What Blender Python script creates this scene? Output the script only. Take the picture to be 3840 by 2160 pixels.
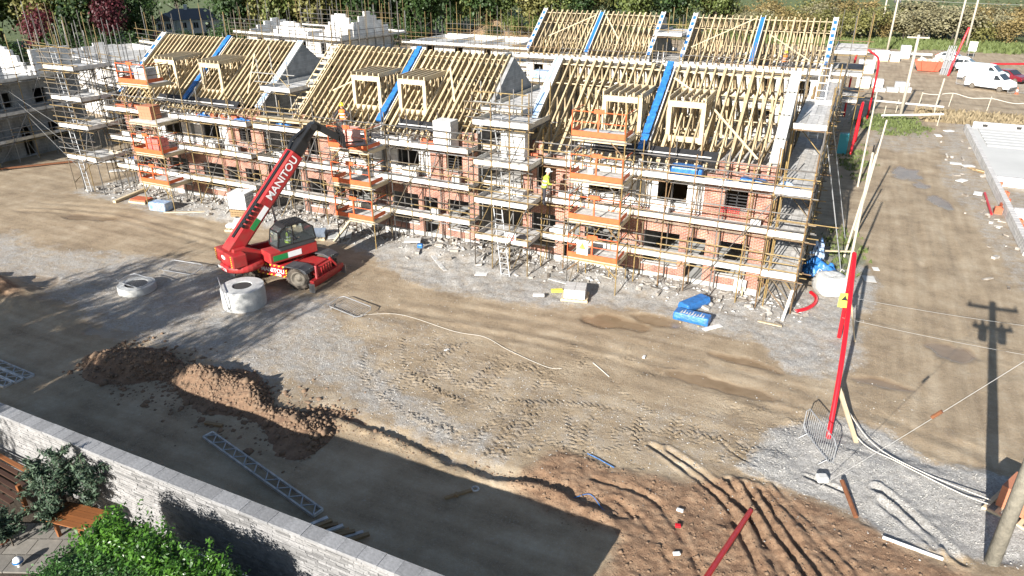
import bpy, math, random
import numpy as np
from mathutils import Vector, Matrix, Euler
random.seed(7); RNG = np.random.default_rng(11)
R_ = math.radians
for o in list(bpy.data.objects): bpy.data.objects.remove(o)
scene = bpy.context.scene
C = scene.collection

# ---------------------------------------------------------------- camera, sky, sun, exposure
cam = bpy.data.cameras.new('camera'); cam.sensor_width = 36.0; cam.lens = 24.84
cam.clip_start = 0.1; cam.clip_end = 5000
camo = bpy.data.objects.new('camera', cam); C.objects.link(camo)
camo.location = (0, 0, 14.6); camo.rotation_euler = (R_(90 - 25.3), 0, R_(25.2))
scene.camera = camo
SUN_AZ, SUN_EL = 6.4, 23.0
world = bpy.data.worlds.new('World'); scene.world = world; world.use_nodes = True
wn = world.node_tree.nodes; wl = world.node_tree.links
sky = wn.new('ShaderNodeTexSky'); sky.sky_type = 'NISHITA'; sky.sun_disc = False
sky.sun_elevation = R_(SUN_EL); sky.sun_rotation = R_(180 + SUN_AZ); sky.air_density = 1.0; sky.dust_density = 0.6
wn['Background'].inputs['Strength'].default_value = 0.066
wl.new(sky.outputs[0], wn['Background'].inputs['Color'])
sd = bpy.data.lights.new('sun', 'SUN'); sd.energy = 5.0; sd.angle = R_(0.5); sd.color = (1.0, 0.96, 0.90)
so = bpy.data.objects.new('sun', sd); C.objects.link(so)
SD = Vector((math.sin(R_(SUN_AZ)) * math.cos(R_(SUN_EL)), math.cos(R_(SUN_AZ)) * math.cos(R_(SUN_EL)), -math.sin(R_(SUN_EL))))
so.rotation_euler = SD.to_track_quat('-Z', 'Y').to_euler(); so.location = (0, -20, 40)
vs = scene.view_settings; vs.view_transform = 'Standard'; vs.look = 'None'; vs.exposure = 1.24; vs.gamma = 1.0
vs.use_curve_mapping = False

# ---------------------------------------------------------------- materials
MATS = {}
def nt(name):
    m = bpy.data.materials.new(name); m.use_nodes = True; MATS[name] = m
    return m, m.node_tree.nodes, m.node_tree.links, m.node_tree.nodes['Principled BSDF']
def mat(name, col, rough=0.7, metal=0.0, var=0.0, vscale=6.0, col2=None, bump=0.0, bscale=20.0, rnd=0.0, spec=0.5, coord='Object'):
    """base colour broken up by noise, per object brightness jitter, fine bump"""
    m, n, l, b = nt(name)
    b.inputs['Roughness'].default_value = rough; b.inputs['Metallic'].default_value = metal
    b.inputs['Specular IOR Level'].default_value = spec
    tc = n.new('ShaderNodeTexCoord')
    out = None
    if var > 0 or col2:
        no = n.new('ShaderNodeTexNoise'); no.inputs['Scale'].default_value = vscale; no.inputs['Detail'].default_value = 6
        no.inputs['Roughness'].default_value = 0.65
        l.new(tc.outputs[coord], no.inputs['Vector'])
        rp = n.new('ShaderNodeValToRGB'); rp.color_ramp.elements[0].position = 0.32; rp.color_ramp.elements[1].position = 0.68
        c2 = col2 or tuple(c * (1 - var) for c in col)
        rp.color_ramp.elements[0].color = (*c2, 1); rp.color_ramp.elements[1].color = (*col, 1)
        l.new(no.outputs['Fac'], rp.inputs[0]); out = rp.outputs[0]
    if rnd > 0:
        oi = n.new('ShaderNodeObjectInfo'); mr = n.new('ShaderNodeMapRange')
        mr.inputs[3].default_value = 1 - rnd; mr.inputs[4].default_value = 1 + rnd * 0.6
        l.new(oi.outputs['Random'], mr.inputs[0])
        mx = n.new('ShaderNodeVectorMath'); mx.operation = 'SCALE'
        if out: l.new(out, mx.inputs[0])
        else: mx.inputs[0].default_value = col
        l.new(mr.outputs[0], mx.inputs['Scale']); out = mx.outputs[0]
    if out: l.new(out, b.inputs['Base Color'])
    else: b.inputs['Base Color'].default_value = (*col, 1)
    if bump > 0:
        nb = n.new('ShaderNodeTexNoise'); nb.inputs['Scale'].default_value = bscale; nb.inputs['Detail'].default_value = 5
        l.new(tc.outputs[coord], nb.inputs['Vector'])
        bp = n.new('ShaderNodeBump'); bp.inputs['Strength'].default_value = bump; bp.inputs['Distance'].default_value = 0.03
        l.new(nb.outputs['Fac'], bp.inputs['Height']); l.new(bp.outputs[0], b.inputs['Normal'])
    return m
def brickmat(name, c1, c2, mortar, bw, bh, ms=0.01, axis='XZ', bump=0.5, var=0.35):
    m, n, l, b = nt(name); b.inputs['Roughness'].default_value = 0.85
    g = n.new('ShaderNodeNewGeometry'); s = n.new('ShaderNodeSeparateXYZ'); cb = n.new('ShaderNodeCombineXYZ')
    l.new(g.outputs['Position'], s.inputs[0])
    ad = n.new('ShaderNodeMath'); ad.operation = 'ADD'; l.new(s.outputs[0], ad.inputs[0]); l.new(s.outputs[1], ad.inputs[1])
    l.new(ad.outputs[0], cb.inputs[0]); l.new(s.outputs[2], cb.inputs[1])
    bt = n.new('ShaderNodeTexBrick'); bt.inputs['Scale'].default_value = 1.0
    bt.inputs['Brick Width'].default_value = bw; bt.inputs['Row Height'].default_value = bh; bt.inputs['Mortar Size'].default_value = ms
    bt.inputs['Mortar Smooth'].default_value = 0.1; bt.inputs['Bias'].default_value = 0.0
    bt.inputs['Color1'].default_value = (*c1, 1); bt.inputs['Color2'].default_value = (*c2, 1); bt.inputs['Mortar'].default_value = (*mortar, 1)
    l.new(cb.outputs[0], bt.inputs['Vector'])
    no = n.new('ShaderNodeTexNoise'); no.inputs['Scale'].default_value = 1.7; no.inputs['Detail'].default_value = 7
    l.new(g.outputs['Position'], no.inputs['Vector'])
    mr = n.new('ShaderNodeMapRange'); mr.inputs[1].default_value = 0.3; mr.inputs[2].default_value = 0.7
    mr.inputs[3].default_value = 1 - var; mr.inputs[4].default_value = 1.1; l.new(no.outputs['Fac'], mr.inputs[0])
    mx = n.new('ShaderNodeVectorMath'); mx.operation = 'SCALE'; l.new(bt.outputs['Color'], mx.inputs[0]); l.new(mr.outputs[0], mx.inputs['Scale'])
    l.new(mx.outputs[0], b.inputs['Base Color'])
    bp = n.new('ShaderNodeBump'); bp.inputs['Strength'].default_value = bump; bp.inputs['Distance'].default_value = 0.01; bp.invert = True
    l.new(bt.outputs['Fac'], bp.inputs['Height']); l.new(bp.outputs[0], b.inputs['Normal'])
    return m
def rampmat(name, cols, rough=0.6, metal=0.0, var=0.35, vscale=9):
    """one material whose object-random picks a colour from a constant ramp"""
    m, n, l, b = nt(name); b.inputs['Roughness'].default_value = rough; b.inputs['Metallic'].default_value = metal
    oi = n.new('ShaderNodeObjectInfo'); rp = n.new('ShaderNodeValToRGB'); rp.color_ramp.interpolation = 'CONSTANT'
    e = rp.color_ramp.elements; e[0].position = 0; e[0].color = (*cols[0], 1); e[1].position = 1 / len(cols); e[1].color = (*cols[1], 1)
    for i, c in enumerate(cols[2:], 2):
        k = e.new(i / len(cols)); k.color = (*c, 1)
    l.new(oi.outputs['Random'], rp.inputs[0])
    g = n.new('ShaderNodeNewGeometry')
    no = n.new('ShaderNodeTexNoise'); no.inputs['Scale'].default_value = vscale; no.inputs['Detail'].default_value = 5; l.new(g.outputs['Position'], no.inputs['Vector'])
    mr = n.new('ShaderNodeMapRange'); mr.inputs[1].default_value = 0.3; mr.inputs[2].default_value = 0.7; mr.inputs[3].default_value = 1 - var; mr.inputs[4].default_value = 1.1
    l.new(no.outputs['Fac'], mr.inputs[0])
    mx = n.new('ShaderNodeVectorMath'); mx.operation = 'SCALE'; l.new(rp.outputs[0], mx.inputs[0]); l.new(mr.outputs[0], mx.inputs['Scale'])
    l.new(mx.outputs[0], b.inputs['Base Color'])
    return m
def leafmat(name, c1, c2, rough=0.55, sub=0.0, scale=1.5, spec=0.4, hue=None):
    m, n, l, b = nt(name); b.inputs['Roughness'].default_value = rough; b.inputs['Specular IOR Level'].default_value = spec
    g = n.new('ShaderNodeNewGeometry'); oi = n.new('ShaderNodeObjectInfo')
    wn_ = n.new('ShaderNodeTexNoise'); wn_.inputs['Scale'].default_value = scale; wn_.inputs['Detail'].default_value = 4; l.new(g.outputs['Position'], wn_.inputs['Vector'])
    ad = n.new('ShaderNodeMath'); ad.operation = 'MULTIPLY_ADD'; ad.inputs[1].default_value = 0.35
    l.new(oi.outputs['Random'], ad.inputs[0]); l.new(wn_.outputs['Fac'], ad.inputs[2])
    ad2 = n.new('ShaderNodeMath'); ad2.operation = 'MULTIPLY_ADD'; ad2.inputs[1].default_value = 0.45
    l.new(g.outputs['Random Per Island'], ad2.inputs[0]); l.new(ad.outputs[0], ad2.inputs[2])
    rp = n.new('ShaderNodeValToRGB'); rp.color_ramp.elements[0].position = 0.45; rp.color_ramp.elements[1].position = 1.15 if False else 1.0
    rp.color_ramp.elements[0].color = (*c1, 1); rp.color_ramp.elements[1].color = (*c2, 1)
    l.new(ad2.outputs[0], rp.inputs[0]); l.new(rp.outputs[0], b.inputs['Base Color'])
    if sub > 0:
        tr = n.new('ShaderNodeBsdfTranslucent'); l.new(rp.outputs[0], tr.inputs['Color'])
        ms = n.new('ShaderNodeMixShader'); ms.inputs[0].default_value = sub
        l.new(b.outputs[0], ms.inputs[1]); l.new(tr.outputs[0], ms.inputs[2]); l.new(ms.outputs[0], n['Material Output'].inputs['Surface'])
    return m

M = MATS
mat('timber', (0.55, 0.425, 0.25), 0.75, var=0.4, vscale=2.0, rnd=0.3)
mat('timber_dark', (0.30, 0.20, 0.10), 0.8, var=0.35, vscale=3, rnd=0.2)
mat('timber_pale', (0.60, 0.49, 0.32), 0.75, var=0.25, vscale=2.5, rnd=0.15)
rampmat('tube', [(0.22, 0.155, 0.07), (0.10, 0.096, 0.092), (0.25, 0.175, 0.075), (0.085, 0.07, 0.055), (0.19, 0.185, 0.18), (0.12, 0.11, 0.098), (0.16, 0.13, 0.09)], 0.6, 0.25)
rampmat('tube_grey', [(0.30, 0.30, 0.29), (0.24, 0.23, 0.22), (0.36, 0.35, 0.33), (0.30, 0.22, 0.10)], 0.5, 0.4)
rampmat('tube_yellow', [(0.28, 0.19, 0.07), (0.19, 0.115, 0.055), (0.10, 0.09, 0.08), (0.29, 0.205, 0.085), (0.16, 0.15, 0.14), (0.20, 0.15, 0.09)], 0.6, 0.15)
rampmat('board', [(0.56, 0.545, 0.52), (0.50, 0.485, 0.46), (0.62, 0.60, 0.57), (0.53, 0.50, 0.46), (0.46, 0.445, 0.42)], 0.85, 0.0, var=0.4, vscale=5)
rampmat('toe_board', [(0.66, 0.635, 0.59), (0.62, 0.59, 0.54), (0.70, 0.675, 0.63), (0.62, 0.55, 0.43)], 0.85, 0.0, var=0.3, vscale=4)
brickmat('brick', (0.39, 0.145, 0.080), (0.26, 0.085, 0.050), (0.42, 0.34, 0.29), 0.225, 0.075, 0.011, var=.45)
brickmat('block', (0.52, 0.51, 0.49), (0.44, 0.43, 0.41), (0.36, 0.35, 0.33), 0.45, 0.225, 0.012, var=0.3)
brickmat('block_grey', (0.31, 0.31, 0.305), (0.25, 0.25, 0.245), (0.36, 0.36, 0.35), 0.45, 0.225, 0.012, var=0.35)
brickmat('block_white', (0.74, 0.72, 0.69), (0.66, 0.64, 0.61), (0.48, 0.46, 0.44), 0.45, 0.225, 0.012, var=0.25)
mat('render_base', (0.50, 0.49, 0.46), 0.9, var=0.3, vscale=2, coord='Object')
mat('blue_sheet', (0.035, 0.19, 0.52), 0.38, var=0.5, vscale=5, bump=0.8, bscale=9)
mat('blue_pale', (0.10, 0.25, 0.50), 0.35, col2=(0.50, 0.55, 0.60), vscale=4, bump=0.7, bscale=9)
mat('white_wrap', (0.66, 0.65, 0.62), 0.45, var=0.3, vscale=5, bump=0.5, bscale=12)
mat('white_board', (0.68, 0.67, 0.64), 0.65, var=0.22, vscale=5)
mat('black_felt', (0.018, 0.018, 0.02), 0.65, var=0.4, vscale=8, bump=0.5, bscale=6)
mat('black_plastic', (0.02, 0.02, 0.022), 0.45)
mat('dark_void', (0.03, 0.028, 0.026), 0.9)  # near-black fill that paints the dark inside holes and gaps
mat('orange', (0.66, 0.125, 0.035), 0.55, var=0.3, vscale=5)
mat('orange_brick', (0.50, 0.20, 0.11), 0.85, var=0.4, vscale=14)
mat('pink_wrap', (0.62, 0.25, 0.20), 0.4, col2=(0.72, 0.50, 0.45), vscale=4)
mat('red_wrap', (0.52, 0.07, 0.06), 0.4, col2=(0.6, 0.22, 0.18), vscale=4)
mat('tele_red', (0.40, 0.011, 0.018), 0.45, col2=(0.27, 0.045, 0.035), vscale=2.6, bump=.15, bscale=8)
mat('tele_red_dark', (0.28, 0.012, 0.015), 0.45, var=0.2, vscale=2)
mat('tele_grey', (0.055, 0.057, 0.062), 0.5, var=0.25, vscale=4)
mat('tele_black', (0.015, 0.015, 0.016), 0.4, var=0.2, vscale=5)
mat('steel', (0.42, 0.43, 0.44), 0.35, metal=0.8, var=0.2)
mat('galv', (0.42, 0.43, 0.44), 0.45, metal=0.5, var=0.25, vscale=7)
mat('tyre', (0.035, 0.030, 0.026), 0.9, col2=(0.13, 0.105, 0.08), vscale=5)
mat('rim', (0.19, 0.165, 0.13), 0.75, var=0.5, vscale=6)
mat('white_paint', (0.80, 0.80, 0.79), 0.4)
mat('sticker_green', (0.02, 0.22, 0.06), 0.4)
mat('hazard_yellow', (0.75, 0.52, 0.03), 0.5)
mat('sign_yellow', (0.80, 0.72, 0.08), 0.5)
mat('red_duct', (0.62, 0.012, 0.022), 0.35, var=0.25, vscale=3)
mat('pole_wood', (0.27, 0.25, 0.20), 0.9, var=0.45, vscale=5, bump=0.6, bscale=18)
mat('pole_pale', (0.48, 0.43, 0.34), 0.9, var=0.25, vscale=5)
mat('concrete', (0.50, 0.50, 0.48), 0.85, var=0.3, vscale=4, bump=0.4, bscale=22)
mat('concrete_pale', (0.56, 0.55, 0.52), 0.85, var=0.2, vscale=3, bump=0.3, bscale=22)
mat('slab_wet', (0.45, 0.44, 0.41), 0.5, var=0.4, vscale=1.2)
mat('terracotta', (0.50, 0.13, 0.06), 0.7, var=0.3, vscale=9)
mat('slate', (0.20, 0.24, 0.30), 0.55, var=0.35, vscale=7)
mat('rope', (0.52, 0.49, 0.43), 0.9)
mat('cable', (0.30, 0.30, 0.29), 0.6)
mat('rust', (0.20, 0.075, 0.03), 0.85, var=0.4, vscale=10)
mat('skin', (0.50, 0.28, 0.19), 0.6)
mat('hivis_orange', (0.90, 0.20, 0.03), 0.7, var=0.2, vscale=9)
mat('hivis_yellow', (0.42, 0.56, 0.06), 0.7, var=0.2, vscale=9)
mat('cloth_dark', (0.035, 0.035, 0.045), 0.9, var=0.3, vscale=9)
mat('cloth_grey', (0.12, 0.12, 0.13), 0.9, var=0.3, vscale=9)
mat('helmet_yellow', (0.75, 0.62, 0.03), 0.3)
mat('helmet_white', (0.80, 0.80, 0.78), 0.3)
mat('tank_white', (0.74, 0.75, 0.74), 0.35, var=0.12, vscale=3)
mat('car_white', (0.80, 0.80, 0.80), 0.18)
mat('car_red', (0.16, 0.012, 0.02), 0.2)
mat('car_black', (0.02, 0.02, 0.022), 0.3)
mat('car_glass', (0.03, 0.035, 0.04), 0.08)
mat('skip_orange', (0.60, 0.10, 0.05), 0.6, var=0.25, vscale=3)
mat('orange_wood', (0.27, 0.10, 0.032), 0.55, var=0.35, vscale=3, rnd=0.15)
mat('shaded_wood', (0.07, 0.032, 0.018), 0.6, var=0.35, vscale=3, rnd=0.2)  # balustrade timber with the shade of the trees put into its colour
mat('paving', (0.25, 0.23, 0.20), 0.8, var=0.3, vscale=3, rnd=0.2)  # slab colour toned down to carry the tree shade
mat('stone', (0.33, 0.322, 0.315), 0.85, var=0.5, vscale=4, bump=0.7, bscale=14, rnd=0.42)
mat('coping', (0.29, 0.288, 0.29), 0.8, var=0.38, vscale=4, bump=0.4, bscale=18, rnd=0.2)
mat('mortar', (0.17, 0.165, 0.155), 0.95)
mat('clay', (0.105, 0.060, 0.036), 0.95, col2=(0.23, 0.145, 0.088), vscale=3.0, bump=1.0, bscale=9)
mat('garden_shade', (0.06, 0.045, 0.03), 0.95, var=0.4, vscale=5, bump=.6)  # dark tone standing in for shade over the garden ground
mat('clod', (0.22, 0.145, 0.092), 0.95, var=0.4, vscale=3)
mat('spoil', (0.30, 0.20, 0.12), 0.95, var=0.35, vscale=2, bump=1, bscale=6)
mat('roof_slate', (0.12, 0.125, 0.135), 0.7, var=0.25, vscale=4)
mat('house_white', (0.74, 0.74, 0.72), 0.8)
mat('bark', (0.085, 0.07, 0.055), 0.95, var=0.4, vscale=6)
mat('rubble', (0.48, 0.47, 0.45), 0.9, var=0.4, vscale=3)
mat('teal', (0.03, 0.25, 0.30), 0.5)
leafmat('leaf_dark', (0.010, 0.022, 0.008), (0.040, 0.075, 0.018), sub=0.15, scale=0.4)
leafmat('leaf_green', (0.028, 0.052, 0.014), (0.125, 0.155, 0.040), sub=0.25, scale=0.35)
leafmat('leaf_olive', (0.065, 0.070, 0.022), (0.21, 0.20, 0.065), sub=0.25, scale=0.35)
leafmat('leaf_autumn', (0.10, 0.088, 0.034), (0.28, 0.21, 0.085), sub=0.25, scale=0.35)
leafmat('leaf_bare', (0.11, 0.10, 0.055), (0.21, 0.19, 0.105), sub=0.1, scale=0.4)
leafmat('leaf_red', (0.03, 0.007, 0.009), (0.095, 0.016, 0.022), sub=0.2, scale=0.4)
leafmat('leaf_pink', (0.30, 0.03, 0.06), (0.55, 0.09, 0.12), sub=0.2, scale=0.4)
leafmat('laurel', (0.018, 0.060, 0.008), (0.085, 0.20, 0.022), 0.33, sub=0.22, scale=1.3)
leafmat('clipped', (0.009, 0.036, 0.007), (0.038, 0.105, 0.016), 0.5, sub=0.12, scale=2.0)
leafmat('conifer', (0.020, 0.042, 0.026), (0.085, 0.130, 0.075), 0.6, sub=0.1, scale=2.2)
leafmat('grass', (0.045, 0.070, 0.018), (0.125, 0.155, 0.048), 0.7, sub=0.2, scale=0.6)
leafmat('dry_grass', (0.17, 0.13, 0.075), (0.32, 0.255, 0.155), 0.8, sub=0.2, scale=0.6)
gm, n_, l_, b_ = nt('glass_dark'); b_.inputs['Base Color'].default_value = (0.55, 0.62, 0.62, 1); b_.inputs['Roughness'].default_value = 0.06
b_.inputs['Transmission Weight'].default_value = 0.92; b_.inputs['IOR'].default_value = 1.2

# ---------------------------------------------------------------- object helpers
OFF = {}
def link(name, data, parent=None, loc=None, mtx=None):
    o = bpy.data.objects.new(name, data); C.objects.link(o)
    if parent is not None:
        o.parent = parent
        p = parent; off = Vector((0, 0, 0))
        while p is not None: off += OFF.get(p.name, Vector((0, 0, 0))); p = p.parent
    else: off = Vector((0, 0, 0))
    if mtx is not None: o.matrix_local = Matrix.Translation(-off) @ mtx
    else: o.location = Vector(loc or (0, 0, 0)) - off
    if parent is None and (loc is not None): OFF[o.name] = Vector(loc)
    elif parent is not None and mtx is None:  OFF[o.name] = Vector(o.location)
    return o
def thing(name, label, cat, loc=(0, 0, 0), group=None):
    o = link(name, None, None, loc); o.empty_display_size = 0.2
    return tag(o, label, cat, group)
def tag(o, label, cat, group=None, kind=None):
    if label: o['label'] = label
    if cat: o['category'] = cat
    if group: o['group'] = group
    if kind: o['kind'] = kind
    return o
def mesh(name, V, F, m, smooth=False, mi=None):
    me = bpy.data.meshes.new(name); V = np.asarray(V, dtype=np.float32)
    if isinstance(F, np.ndarray):
        k = F.shape[1]; nF = len(F)
        me.vertices.add(len(V)); me.vertices.foreach_set('co', V.ravel())
        me.loops.add(nF * k); me.loops.foreach_set('vertex_index', F.astype(np.int32).ravel())
        me.polygons.add(nF); me.polygons.foreach_set('loop_start', np.arange(nF, dtype=np.int32) * k)
        try: me.polygons.foreach_set('loop_total', np.full(nF, k, dtype=np.int32))
        except Exception: pass
        me.update(calc_edges=True)
    else:
        me.from_pydata([tuple(map(float, v)) for v in V], [], F); me.update()
    for mm in (m if isinstance(m, (list, tuple)) else [m]): me.materials.append(M[mm] if isinstance(mm, str) else mm)
    if mi is not None: me.polygons.foreach_set('material_index', np.asarray(mi, dtype=np.int32))
    if smooth: me.polygons.foreach_set('use_smooth', np.ones(len(me.polygons), dtype=bool))
    return me
class MB:
    def __init__(s, T=None): s.v = []; s.f = []; s.T = T
    def add(s, v, f):
        b = len(s.v)
        s.v += [tuple(s.T @ Vector(p)) if s.T is not None else tuple(p) for p in v]
        s.f += [tuple(i + b for i in q) for q in f]; return s
    def box(s, x0, x1, y0, y1, z0, z1):
        return s.add([(x0, y0, z0), (x1, y0, z0), (x1, y1, z0), (x0, y1, z0), (x0, y0, z1), (x1, y0, z1), (x1, y1, z1), (x0, y1, z1)],
                     [(0, 3, 2, 1), (4, 5, 6, 7), (0, 1, 5, 4), (1, 2, 6, 5), (2, 3, 7, 6), (3, 0, 4, 7)])
    def obox(s, c, size, mtx):
        x, y, z = size; c = Vector(c); q = []
        for (i, j, k) in [(-1, -1, -1), (1, -1, -1), (1, 1, -1), (-1, 1, -1), (-1, -1, 1), (1, -1, 1), (1, 1, 1), (-1, 1, 1)]:
            q.append(c + mtx @ Vector((i * x / 2, j * y / 2, k * z / 2)))
        return s.add(q, [(0, 3, 2, 1), (4, 5, 6, 7), (0, 1, 5, 4), (1, 2, 6, 5), (2, 3, 7, 6), (3, 0, 4, 7)])
    def bar(s, a, b, w, h, up=(0, 0, 1)):
        a = Vector(a); b = Vector(b); d = (b - a); L = d.length; d.normalize()
        sd_ = d.cross(Vector(up))
        if sd_.length < 1e-4: sd_ = d.cross(Vector((1, 0, 0)))
        sd_.normalize(); u = sd_.cross(d)
        return s.obox((a + b) / 2, (w, L, h), Matrix((sd_, d, u)).transposed())
    def tube(s, pts, r, n=8, cap=True):
        pts = [Vector(p) for p in pts]; rs = r if isinstance(r, (list, tuple)) else [r] * len(pts)
        ring = []; ref = None
        for i, p in enumerate(pts):
            d = (pts[min(i + 1, len(pts) - 1)] - pts[max(i - 1, 0)]).normalized()
            if ref is None: ref = d.orthogonal().normalized()
            else: ref = (ref - d * ref.dot(d)).normalized()
            q = d.cross(ref)
            ring.append([p + (ref * math.cos(2 * math.pi * k / n) + q * math.sin(2 * math.pi * k / n)) * rs[i] for k in range(n)])
        v = [p for rg in ring for p in rg]; f = []
        for i in range(len(pts) - 1):
            for k in range(n):
                f.append((i * n + k, i * n + (k + 1) % n, (i + 1) * n + (k + 1) % n, (i + 1) * n + k))
        if cap: f += [tuple(range(n))[::-1], tuple((len(pts) - 1) * n + k for k in range(n))]
        return s.add(v, f)
    def lathe(s, prof, n=24, c=(0, 0, 0), axis='Z'):
        v = []; f = []
        for r, z in prof:
            for k in range(n):
                a = 2 * math.pi * k / n
                p = (r * math.cos(a), r * math.sin(a), z) if axis == 'Z' else (r * math.cos(a), z, r * math.sin(a))
                v.append((p[0] + c[0], p[1] + c[1], p[2] + c[2]))
        for i in range(len(prof) - 1):
            for k in range(n): f.append((i * n + k, i * n + (k + 1) % n, (i + 1) * n + (k + 1) % n, (i + 1) * n + k))
        return s.add(v, f)
    def prism(s, poly, h0, h1, fn):
        """poly 2d points, extruded between h0 and h1 with fn(u,v,h)->xyz"""
        k = len(poly); v = [fn(u, w, h0) for u, w in poly] + [fn(u, w, h1) for u, w in poly]
        f = [tuple(range(k))[::-1], tuple(range(k, 2 * k))] + [(i, (i + 1) % k, k + (i + 1) % k, k + i) for i in range(k)]
        return s.add(v, f)
    def build(s, name, m, parent=None, smooth=False, loc=None, bevel=0):
        if parent is not None or loc is None: c = Vector((0, 0, 0))
        else: c = Vector(loc)
        me = mesh(name, [tuple(Vector(p) - c) for p in s.v], s.f, m, smooth)
        o = link(name, me, parent, loc) if parent is None else link(name, me, parent, (0, 0, 0))
        if bevel:
            bv = o.modifiers.new('bevel', 'BEVEL'); bv.width = bevel; bv.segments = 2; bv.limit_method = 'ANGLE'
        return o
def single(name, mb, m, label, cat, group=None, loc=(0, 0, 0), smooth=False, bevel=0):
    o = mb.build(name, m, None, smooth, loc, bevel); return tag(o, label, cat, group)
# shared unit meshes
UNIT = {}
def unit_tube(m, n=7):
    if ('t', m, n) not in UNIT:
        UNIT['t', m, n] = mesh('tube_' + m, *(lambda b: (b.v, b.f))(MB().tube([(0, 0, 0), (0, 0, 1)], 1.0, n)), m, True)
    return UNIT['t', m, n]
def unit_box(m):
    if ('b', m) not in UNIT: UNIT['b', m] = mesh('piece_' + m, *(lambda b: (b.v, b.f))(MB().box(-.5, .5, -.5, .5, -.5, .5)), m)
    return UNIT['b', m]
def tube_obj(name, a, b, r, m, parent, n=7):
    a = Vector(a); b = Vector(b); d = b - a
    q = d.to_track_quat('Z', 'Y').to_matrix().to_4x4()
    return link(name, unit_tube(m, n), parent, mtx=Matrix.Translation(a) @ q @ Matrix.Diagonal((r, r, d.length, 1)))
def bar_obj(name, a, b, w, h, m, parent, up=(0, 0, 1)):
    a = Vector(a); b = Vector(b); d = b - a; L = d.length; d = d.normalized()
    s_ = d.cross(Vector(up))
    if s_.length < 1e-4: s_ = d.cross(Vector((1, 0, 0)))
    s_.normalize(); u = s_.cross(d)
    r = Matrix((s_, d, u)).transposed().to_4x4()
    return link(name, unit_box(m), parent, mtx=Matrix.Translation((a + b) / 2) @ r @ Matrix.Diagonal((w, L, h, 1)))
def box_obj(name, x0, x1, y0, y1, z0, z1, m, parent):
    return link(name, unit_box(m), parent, mtx=Matrix.Translation(((x0 + x1) / 2, (y0 + y1) / 2, (z0 + z1) / 2)) @ Matrix.Diagonal((x1 - x0, y1 - y0, z1 - z0, 1)))
def text_mesh(txt, size, m, depth=0.004):
    cu = bpy.data.curves.new('lettering', 'FONT'); cu.body = txt; cu.size = size; cu.extrude = depth; cu.align_x = 'CENTER'; cu.align_y = 'CENTER'
    cu.offset = 0.012 * size
    o = bpy.data.objects.new('lettering', cu); C.objects.link(o)
    dg = bpy.context.evaluated_depsgraph_get(); me = bpy.data.meshes.new_from_object(o.evaluated_get(dg))
    bpy.data.objects.remove(o); me.materials.clear(); me.materials.append(M[m]); return me

# ---------------------------------------------------------------- noise
_tab = RNG.random((512, 512))
def vnoise(x, y, s, seed=0):
    x = x / s + seed * 17.31; y = y / s + seed * 9.77
    xi = np.floor(x).astype(int); yi = np.floor(y).astype(int); fx = x - xi; fy = y - yi
    fx = fx * fx * (3 - 2 * fx); fy = fy * fy * (3 - 2 * fy)
    a = _tab[xi % 512, yi % 512]; b = _tab[(xi + 1) % 512, yi % 512]; c = _tab[xi % 512, (yi + 1) % 512]; d = _tab[(xi + 1) % 512, (yi + 1) % 512]
    return (a * (1 - fx) + b * fx) * (1 - fy) + (c * (1 - fx) + d * fx) * fy
def fbm(x, y, s, seed=0, o=4):
    t = 0; a = 1; w = 0
    for i in range(o): t = t + a * vnoise(x, y, s / 2 ** i, seed + i); w += a; a *= 0.5
    return t / w - 0.5
def inpoly(x, y, poly):
    r = np.zeros(x.shape, bool); n = len(poly); j = n - 1
    for i in range(n):
        xi, yi = poly[i]; xj, yj = poly[j]
        c = ((yi > y) != (yj > y)) & (x < (xj - xi) * (y - yi) / (yj - yi + 1e-12) + xi); r ^= c; j = i
    return r
def softpoly(x, y, poly, warp=1.0, ws=2.0, k=5):
    t = np.zeros(x.shape)
    for i in range(k):
        t += inpoly(x + fbm(x, y, ws, 40 + 3 * i) * warp * 2.4, y + fbm(x, y, ws, 41 + 3 * i) * warp * 2.4, poly)
    return t / k
def seg_dist(x, y, pts):
    """distance, signed side and arc length along a polyline"""
    best = np.full(x.shape, 1e9); side = np.zeros(x.shape); al = np.zeros(x.shape); acc = 0
    for (ax, ay), (bx, by) in zip(pts[:-1], pts[1:]):
        dx, dy = bx - ax, by - ay; L = math.hypot(dx, dy)
        t = np.clip(((x - ax) * dx + (y - ay) * dy) / L ** 2, 0, 1)
        d = np.hypot(x - ax - t * dx, y - ay - t * dy); m = d < best
        best = np.where(m, d, best); side = np.where(m, ((x - ax) * -dy + (y - ay) * dx) / L, side); al = np.where(m, acc + t * L, al); acc += L
    return best, side, al
def smooth_line(pts, k=6):
    """Catmull-Rom resample"""
    P = [Vector(p) for p in pts]; P = [P[0]] + P + [P[-1]]; out = []
    for i in range(1, len(P) - 2):
        for j in range(k):
            t = j / k; a, b, c, d = P[i - 1], P[i], P[i + 1], P[i + 2]
            out.append(0.5 * ((2 * b) + (c - a) * t + (2 * a - 5 * b + 4 * c - d) * t * t + (3 * b - a - 3 * c + d) * t ** 3))
    out.append(P[-2]); return [tuple(p) for p in out]
def sstep(a, b, x): t = np.clip((x - a) / (b - a), 0, 1); return t * t * (3 - 2 * t)
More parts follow.
